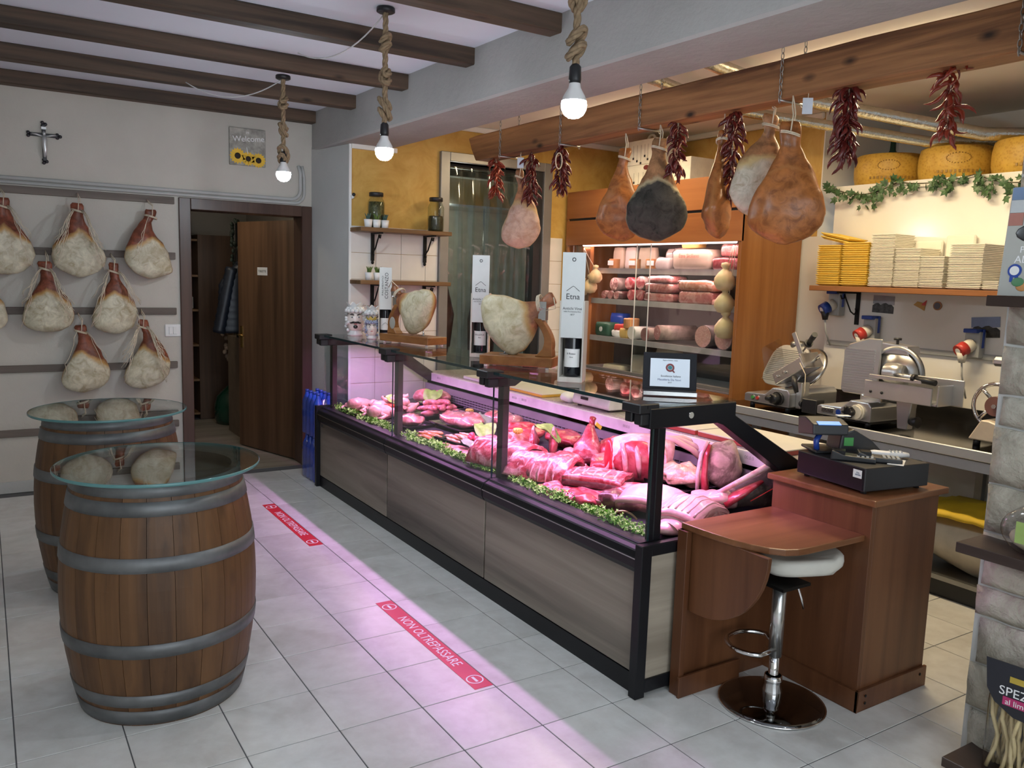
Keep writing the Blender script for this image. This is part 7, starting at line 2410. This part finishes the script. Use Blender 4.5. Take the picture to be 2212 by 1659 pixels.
for y, lab in ((0.75, 'assumed warm tube lamp hidden behind the hanging beam, the nearer one'), (2.9, 'assumed warm tube lamp hidden behind the hanging beam, the farther one')):
    tl_ = thing('assumed_tube_lamp', lab, 'lamp', (1.95, y, 2.80), 0, 'assumed tube lamps of the work area')  # unseen fixture assumed for the warm light of the work area
    build('housing', MB().box(-0.03, -0.60, 0.0, 0.03, 0.60, 0.025), M_WHITE, tl_, bevel=0.004)
    build('tube', MB().cyl((0, -0.57, -0.010), (0, 0.57, -0.010), 0.013, n=12), emis('warm_tube', (1.0, 0.80, 0.50), 3.0) if 'warm_tube' not in MATS else MATS['warm_tube'], tl_)
    for yy in (-0.4, 0.4):
        build('hanger', MB().cyl((0, yy, 0.025), (0, yy, 0.09), 0.004, n=8), M_STEELD, tl_)

# ================================================================== SHELVES ON THE TILED WALL


def wall_shelf(z, lab):
    s = thing('wall_shelf', lab, 'shelf', (0.8, 4.1, z), world=True)
    build('plank', MB().box(0.415, 3.97, z - 0.032, 1.20, 4.19, z), M_SHELFW, s, bevel=0.004)
    for x in (0.60, 1.06):
        b = build('bracket', MB().box(x - 0.013, 4.17, z - 0.25, x + 0.013, 4.188, z - 0.032).box(x - 0.012, 4.0, z - 0.043, x + 0.012, 4.188, z - 0.032), M_IRON, s)
        m = MB()
        m.tube([(x, 4.02, z - 0.05), (x, 4.03, z - 0.075), (x, 4.055, z - 0.07), (x, 4.05, z - 0.05), (x, 4.08, z - 0.09), (x, 4.12, z - 0.15), (x, 4.15, z - 0.17), (x, 4.165, z - 0.19), (x, 4.15, z - 0.205)], 0.006, 7)
        build('scroll', m, M_IRON, b)
        build('finial', MB().ell((x, 4.178, z - 0.262), (0.013, 0.010, 0.016), 10, 7), M_IRON, b)


wall_shelf(1.998, 'upper oak wall shelf with iron brackets on the ochre wall')
wall_shelf(1.595, 'lower oak wall shelf with iron brackets on the white tiles')


def jar(x, lab, fill, col):
    j = thing('glass_jar', lab, 'jar', (x, 4.08, 1.9985), 0, 'preserve jars on the upper wall shelf')
    build('contents', MB().lathe([(0, 0.006), (0.058, 0.006), (0.060, 0.02), (0.060, fill * 0.8), (0.056, fill), (0, fill)], 24, None, False), col, j)
    build('glass', MB().lathe([(0, 0.0), (0.062, 0.0), (0.066, 0.01), (0.066, 0.19), (0.058, 0.215), (0.050, 0.225), (0.050, 0.245)], 28, None, False), M_JARGL, j)
    build('lid', MB().lathe([(0, 0.272), (0.052, 0.272), (0.055, 0.268), (0.055, 0.242), (0, 0.242)], 28, None, False), M_BLKPL, j)


jar(0.585, 'full glass jar of green preserve behind the three small plants', 0.20, mk('green_preserve', (0.09, 0.085, 0.030), 0.5, var=0.7, scale=60))
jar(1.105, 'half full glass jar of dark olives at the right shelf end', 0.125, mk('dark_olives', (0.045, 0.040, 0.018), 0.5, var=0.7, scale=60))


def succulent(x, y, z, lab, green):
    p = thing('potted_succulent', lab, 'plant', (x, y, z), 0, 'small white potted plants')
    build('pot', MB().lathe([(0, 0.0), (0.026, 0.0), (0.033, 0.06), (0.030, 0.06), (0.028, 0.052), (0, 0.052)], 20, None, False), mk('white_pot', (0.76, 0.77, 0.78), 0.35), p)
    rs = random.Random(int(x * 1000))
    for q in range(14):
        a, t = rs.uniform(0, 6.28), rs.uniform(0.15, 0.9)
        build('spike_leaf', MB().tube([(0.008 * math.cos(a), 0.008 * math.sin(a), 0.05), (0.02 * t * math.cos(a), 0.02 * t * math.sin(a), 0.08), (0.038 * t * math.cos(a), 0.038 * t * math.sin(a), 0.105)], [0.006, 0.005, 0.0008], 5), green, p)


G1_ = mk('blue_green_leaf', (0.04, 0.09, 0.08), 0.5)
G2_ = mk('bright_green_leaf', (0.10, 0.16, 0.03), 0.5)
succulent(0.495, 4.02, 1.9985, 'dark spiky plant in a white pot, leftmost of three on the upper shelf', G1_)
succulent(0.563, 4.015, 1.9985, 'yellow-green plant in a white pot between the two dark ones', G2_)
succulent(0.633, 4.02, 1.9985, 'dark spiky plant in a white pot, rightmost of three on the upper shelf', G1_)
succulent(0.505, 4.02, 1.5955, 'green plant in a white pot, left on the lower shelf', G2_)
succulent(0.580, 4.03, 1.5955, 'green plant in a white pot, half hidden behind the far wine box', G2_)
cm = thing('wall_camera', 'tiny black and white camera on the edge of the ochre wall', 'camera', (0.43, 4.18, 2.245), 0)
build('mount', MB().ell((0, 0, -0.01), (0.014, 0.02, 0.018), 12, 8), M_WHITE, cm)
build('lens', MB().ell((0.002, -0.02, 0.004), (0.014, 0.014, 0.014), 12, 8), M_BLKPL, cm)

# ================================================================== WATER PACKS
M_WATER = mk('blue_pet', (0.015, 0.07, 0.48), 0.10, var=0.2, spec=0.8)
_wb = MB()
_wb.lathe([(0, 0.0), (0.034, 0.0), (0.040, 0.01), (0.040, 0.08), (0.037, 0.09), (0.040, 0.10), (0.040, 0.19), (0.036, 0.21), (0.040, 0.225), (0.034, 0.27), (0.016, 0.315), (0.013, 0.335)], 18, None, False)
_o = build('bottle', _wb, M_WATER)
WBM = _o.data
D.objects.remove(_o)
_wc = MB()
_wc.cyl((0, 0, 0.332), (0, 0, 0.352), 0.015, n=12)
_o = build('cap', _wc, M_BLUEPL)
WCM = _o.data
D.objects.remove(_o)
for lev in range(2):
    z = 0.356 * lev
    w = thing('water_pack', ('lower shrink-wrapped pack of blue water bottles on the floor', 'upper shrink-wrapped pack of blue water bottles on the other pack')[lev], 'water pack', (0.188, 4.285, z), 0.0, 'stacked water packs')
    for i in range(2):
        for j in range(4):
            p = (-0.042 + 0.084 * i, -0.1275 + 0.085 * j, 0.002)
            b = inst('bottle', WBM, w, p)
            inst('cap', WCM, b, (0, 0, 0))
    m = MB()
    rings = []
    for zz, k in ((0.01, 1.0), (0.10, 1.0), (0.20, 1.0), (0.26, 0.95), (0.30, 0.80)):
        rings.append([(0.086 * k * math.copysign(abs(math.cos(q)) ** 0.3, math.cos(q)), 0.172 * k * math.copysign(abs(math.sin(q)) ** 0.3, math.sin(q)), zz) for q in [2 * PI * t / 24 for t in range(24)]])
    m.loft(rings, False, True, True)
    m.rough(0.006, 20, lev)
    build('shrink_film', m, M_FILM, w)

# ================================================================== CASH DRAWER AND TILL
cdz = 0.859
dr = thing('cash_box', 'black metal cash drawer on the tall cabinet', 'cash drawer', (0.81, -0.14, cdz), rad(-8))
build('body', MB().box(0, 0, 0.012, 0.35, 0.36, 0.105), M_BLKPL, dr, bevel=0.003)
build('front_gap', MB().box(-0.0015, 0.008, 0.018, 0.0, 0.352, 0.10), M_BLACK, dr)
for x, y in ((0.03, 0.03), (0.32, 0.03), (0.03, 0.33), (0.32, 0.33)):
    build('foot', MB().cyl((x, y, 0), (x, y, 0.013), 0.012), M_BLKPL, dr)
st = build('sticker', MB().box(-0.003, 0.016, 0.062, -0.001, 0.058, 0.094), M_PAPER, dr)
text_part('lettering', 'ITAL\nSISTEMI', 0.008, mk('blue_ink', (0.05, 0.08, 0.22), 0.6), st, frame((-0.0035, 0.034, 0.078), (0, -1, 0), (0, 0, 1)), 0.0004)
tz = cdz + 0.106
tl = thing('cash_register', 'black fiscal till with a tilted blue display on the cash drawer', 'cash register', (0.96, 0.12, tz), rad(-30))
build('foot_plate', MB().box(-0.09, -0.04, 0, 0.13, 0.12, 0.012), M_BLKPL, tl, bevel=0.004)
build('neck', MB().tube([(-0.07, 0.0, 0.01), (-0.075, 0.0, 0.05), (-0.05, 0.02, 0.08)], 0.012, 10), M_BLUEPL, tl)
hm = T(-0.04, 0.0, 0.075) @ RX(rad(-8))
hd = build('head', MB().prism([(-0.06, 0.0), (-0.06, 0.045), (0.02, 0.075), (0.10, 0.075), (0.10, 0.0)], -0.075, 0.075, 'x', hm @ RZ(0)), M_BLKPL, tl, bevel=0.006, segs=2)
sc2 = frame((-0.045, -0.048, 0.131), (1, 0, 0), (0, 0.94, 0.34))
build('display', MB().box(-0.050, -0.014, -0.001, 0.045, 0.014, 0.0015, sc2), M_LCD, hd, loc=(0, 0, 0))
build('paper_slip', MB().box(0.02, 0.02, 0.150, 0.075, 0.05, 0.153), M_PAPER, tl)
build('printer_hump', MB().prism([(0.01, 0.0), (0.02, 0.085), (0.07, 0.105), (0.15, 0.06), (0.20, 0.012), (0.20, 0.0)], -0.03, 0.10, 'y'), M_BLKPL, tl, bevel=0.008, segs=2)
build('green_sticker', MB().box(0.03, -0.0325, 0.035, 0.07, -0.031, 0.07), M_GREEN, tl)


def pos(loc, rz, lab, m_):
    p = thing('card_terminal', lab, 'card terminal', loc, rz, 'card terminals on the drawer')
    build('body', MB().prism([(-0.085, 0.0), (-0.085, 0.018), (0.03, 0.022), (0.08, 0.038), (0.085, 0.0)], -0.036, 0.036, 'y'), m_, p, bevel=0.005, segs=2)
    for i in range(4):
        for j in range(3):
            x, y = -0.070 + 0.017 * i, -0.020 + 0.020 * j
            build('key', MB().box(x - 0.005, y - 0.007, 0.018, x + 0.005, y + 0.007, 0.0225), M_GREYPL, p)
    build('screen', MB().box(0.03, -0.026, 0.024, 0.07, 0.026, 0.0375, None), M_BLACK, p)


pos((0.905, -0.015, tz), rad(125), 'black card terminal nearer the till on the drawer', M_BLKPL)
pos((0.985, -0.075, tz), rad(130), 'second card terminal lying between the first and the phone', M_BLKPL)
ph = thing('cordless_phone', 'white cordless phone lying on the cash drawer', 'phone', (1.085, -0.045, tz), rad(140))
build('body', MB().tube([(-0.085, 0, 0.014), (-0.05, 0, 0.015), (0.0, 0, 0.014), (0.05, 0, 0.015), (0.08, 0, 0.014)], [0.014, 0.022, 0.020, 0.023, 0.015], 14, True, True, 0.62), M_WHITE, ph)
for i in range(4):
    for j in range(3):
        build('key', MB().ell((-0.055 + 0.014 * i, -0.011 + 0.011 * j, 0.0275), (0.004, 0.003, 0.0025), 8, 5), M_GREYPL, ph)
tag(build('receipt', MB().box(-0.06, -0.03, 0, 0.06, 0.03, 0.0015), M_PAPER, None, loc=(1.03, -0.125, tz + 0.0005), rot=(0, 0, 0.5)), 'small white receipt under the card terminals on the drawer', 'paper')

# ================================================================== SHELVES ON THE STONE WALL
for k, (z, x0, y0, lab) in enumerate(((1.608, 0.775, -0.545, 'uppermost dark shelf board on the stone partition'), (0.775, 0.725, -0.555, 'middle dark shelf board on the stone partition'), (0.022, 0.70, -0.595, 'lowest dark shelf board on the stone partition near the floor'))):
    s = thing('stone_wall_shelf', lab, 'shelf', (0.82, -1.1, z), world=True)
    build('board', MB().box(x0, -2.4, z, 0.905, y0, z + 0.035), M_DSHELF, s, bevel=0.002)
    build('bracket', MB().box(0.80, -1.5, z - 0.02, 0.905, -1.47, z), M_IRON, s)

# poster card on the uppermost shelf
pc2 = thing('display_card', 'tall printed food display card on the uppermost stone-wall shelf', 'display card', (0.835, -0.55, 1.6435), 0, rot=(0, rad(5), 0))
CW = mk('card_grey', (0.42, 0.42, 0.38), 0.5, var=0.04)
build('card', MB().box(-0.004, -0.36, 0, 0.004, 0.0, 0.355), CW, pc2)
m = MB()
_tl = []
for i in range(3):
    for j in range(7):
        c_ = mk(('tile_blue', 'tile_red', 'tile_white')[(i * 2 + j) % 3], ((0.16, 0.24, 0.38), (0.40, 0.16, 0.12), (0.50, 0.52, 0.52))[(i * 2 + j) % 3], 0.5)
        build('tile_print', MB().box(-0.006, -0.048 * j - 0.047, 0.355 - 0.042 * i - 0.041, -0.004, -0.048 * j - 0.003, 0.355 - 0.042 * i), c_, pc2)
build('dish_print', MB().ell((-0.005, -0.115, 0.205), (0.002, 0.085, 0.035), 24, 8), mk('dish_black', (0.02, 0.02, 0.02), 0.3), pc2)
build('dish_filling', MB().ell((-0.0065, -0.125, 0.207), (0.002, 0.06, 0.02), 20, 6), mk('dish_olive', (0.10, 0.11, 0.03), 0.5), pc2)
text_part('lettering', 'PASTICCERIA', 0.030, M_INKW, pc2, frame((-0.0045, -0.14, 0.150), (0, -1, 0), (0, 0, 1)), 0.0008)
text_part('lettering', 'AL MANDORLO', 0.034, M_INKW, pc2, frame((-0.0045, -0.16, 0.118), (0, -1, 0), (0, 0, 1)), 0.0008)
build('rosette', MB().cyl((-0.006, -0.045, 0.082), (-0.004, -0.045, 0.082), 0.022, n=24).box(-0.005, -0.058, 0.045, -0.004, -0.048, 0.07).box(-0.005, -0.042, 0.045, -0.004, -0.032, 0.07), M_BLUEPL, pc2)
build('rosette_centre', MB().cyl((-0.0075, -0.045, 0.082), (-0.006, -0.045, 0.082), 0.015, n=24), M_PAPER, pc2)
for k, (y, z, c_) in enumerate(((-0.075, 0.03, (0.55, 0.25, 0.08)), (-0.105, 0.022, (0.62, 0.45, 0.10)), (-0.14, 0.045, (0.50, 0.52, 0.55)), (-0.06, 0.045, (0.08, 0.22, 0.10)), (-0.13, 0.02, (0.66, 0.58, 0.42)))):
    build('fruit_print', MB().ell((-0.005 - 0.0004 * k, y, z), (0.0015, 0.020, 0.015), 16, 6), mk('fruit_print_%d' % k, c_, 0.5), pc2)

# noodles pack and clear bag
nb = thing('noodle_pack', 'bag of thick yellow noodles with a black header card', 'pasta', (0.805, -0.83, 0.0585), 0, rot=(0, 0, rad(8)))
M_NOOD = mk('egg_noodles', (0.62, 0.50, 0.26), 0.55, var=0.12, scale=20)
rs = random.Random(2)
for q in range(44):
    x = rs.uniform(-0.045, 0.045)
    y = -0.125 + 0.25 * (q + 0.5) / 44
    pts = [(x + 0.010 * math.sin(t * 1.4 + q), y + 0.012 * math.sin(t * 0.9 + q * 1.7), 0.008 + 0.038 * t) for t in range(8)]
    build('noodle', MB().tube(pts, 0.0068, 6), M_NOOD, nb)
m = MB()
m.loft([[(0.055 * k * math.copysign(abs(math.cos(a)) ** 0.5, math.cos(a)), 0.14 * math.copysign(abs(math.sin(a)) ** 0.5, math.sin(a)), zz) for a in [2 * PI * t / 24 for t in range(24)]] for zz, k in ((0.0, 0.95), (0.1, 1.05), (0.24, 1.0), (0.30, 0.55), (0.36, 0.12))], True, True, True)
build('clear_bag', m, M_FILM, nb)
hc = [(-0.15, 0.40), (0.145, 0.40), (0.135, 0.30), (0.11, 0.26), (0.05, 0.225), (-0.15, 0.21)]
hcard = build('header_card', MB().prism(hc, -0.062, -0.058, 'x'), mk('navy_card', (0.012, 0.014, 0.022), 0.35), nb)
text_part('lettering', 'SPEZIALI', 0.042, M_INKW, hcard, frame((-0.0625, 0.02, 0.305), (0, -1, 0), (0, 0.1, 1)), 0.0008)
text_part('lettering', 'al limone', 0.026, M_INKW, hcard, frame((-0.0645, 0.03, 0.272), (0, -1, 0), (0, 0.1, 1)), 0.0008)
build('pink_band', MB().box(-0.064, -0.08, 0.260, -0.0622, 0.085, 0.288), mk('magenta_print', (0.45, 0.03, 0.14), 0.4), hcard)
build('gold_frame', MB().box(-0.064, -0.03, 0.340, -0.0622, 0.07, 0.360), mk('gold_print', (0.50, 0.36, 0.05), 0.4), hcard)
build('gold_seal', MB().cyl((-0.064, 0.01, 0.382), (-0.062, 0.01, 0.382), 0.014, n=18), MATS['gold_print'], hcard)
cbg = thing('clear_food_bag', 'clear bag with a green label on the middle stone-wall shelf', 'bag', (0.80, -0.775, 0.811), 0)
m = MB()
m.ell((0, 0, 0.085), (0.055, 0.11, 0.085), 22, 14)
m.rough(0.016, 14, 3)
m.v = [Vector((p.x, p.y, max(0.001, p.z))) for p in m.v]
build('bag', m, M_FILM, cbg)
m = MB()
m.ell((0.01, 0, 0.055), (0.040, 0.09, 0.05), 18, 10)
m.rough(0.01, 12, 5)
m.v = [Vector((p.x, p.y, max(0.003, p.z))) for p in m.v]
build('contents', m, mk('pale_snack', (0.42, 0.40, 0.26), 0.6, var=0.3), cbg)
build('green_label', MB().box(-0.056, -0.075, 0.045, -0.054, 0.045, 0.115), mk('lime_label', (0.30, 0.42, 0.12), 0.5), cbg)
bg2 = thing('dark_food_bag', 'dark purple packet behind the clear bag on the stone-wall shelf', 'packet', (0.86, -0.84, 0.811), 0)
m = MB()
m.loft([[(0.03 * k * math.cos(a), 0.09 * math.sin(a), zz) for a in [2 * PI * t / 20 for t in range(20)]] for zz, k in ((0, 0.8), (0.08, 1.0), (0.2, 0.9), (0.27, 0.1))], True, True, True)
build('packet', m, mk('purple_foil', (0.035, 0.012, 0.045), 0.3), bg2)
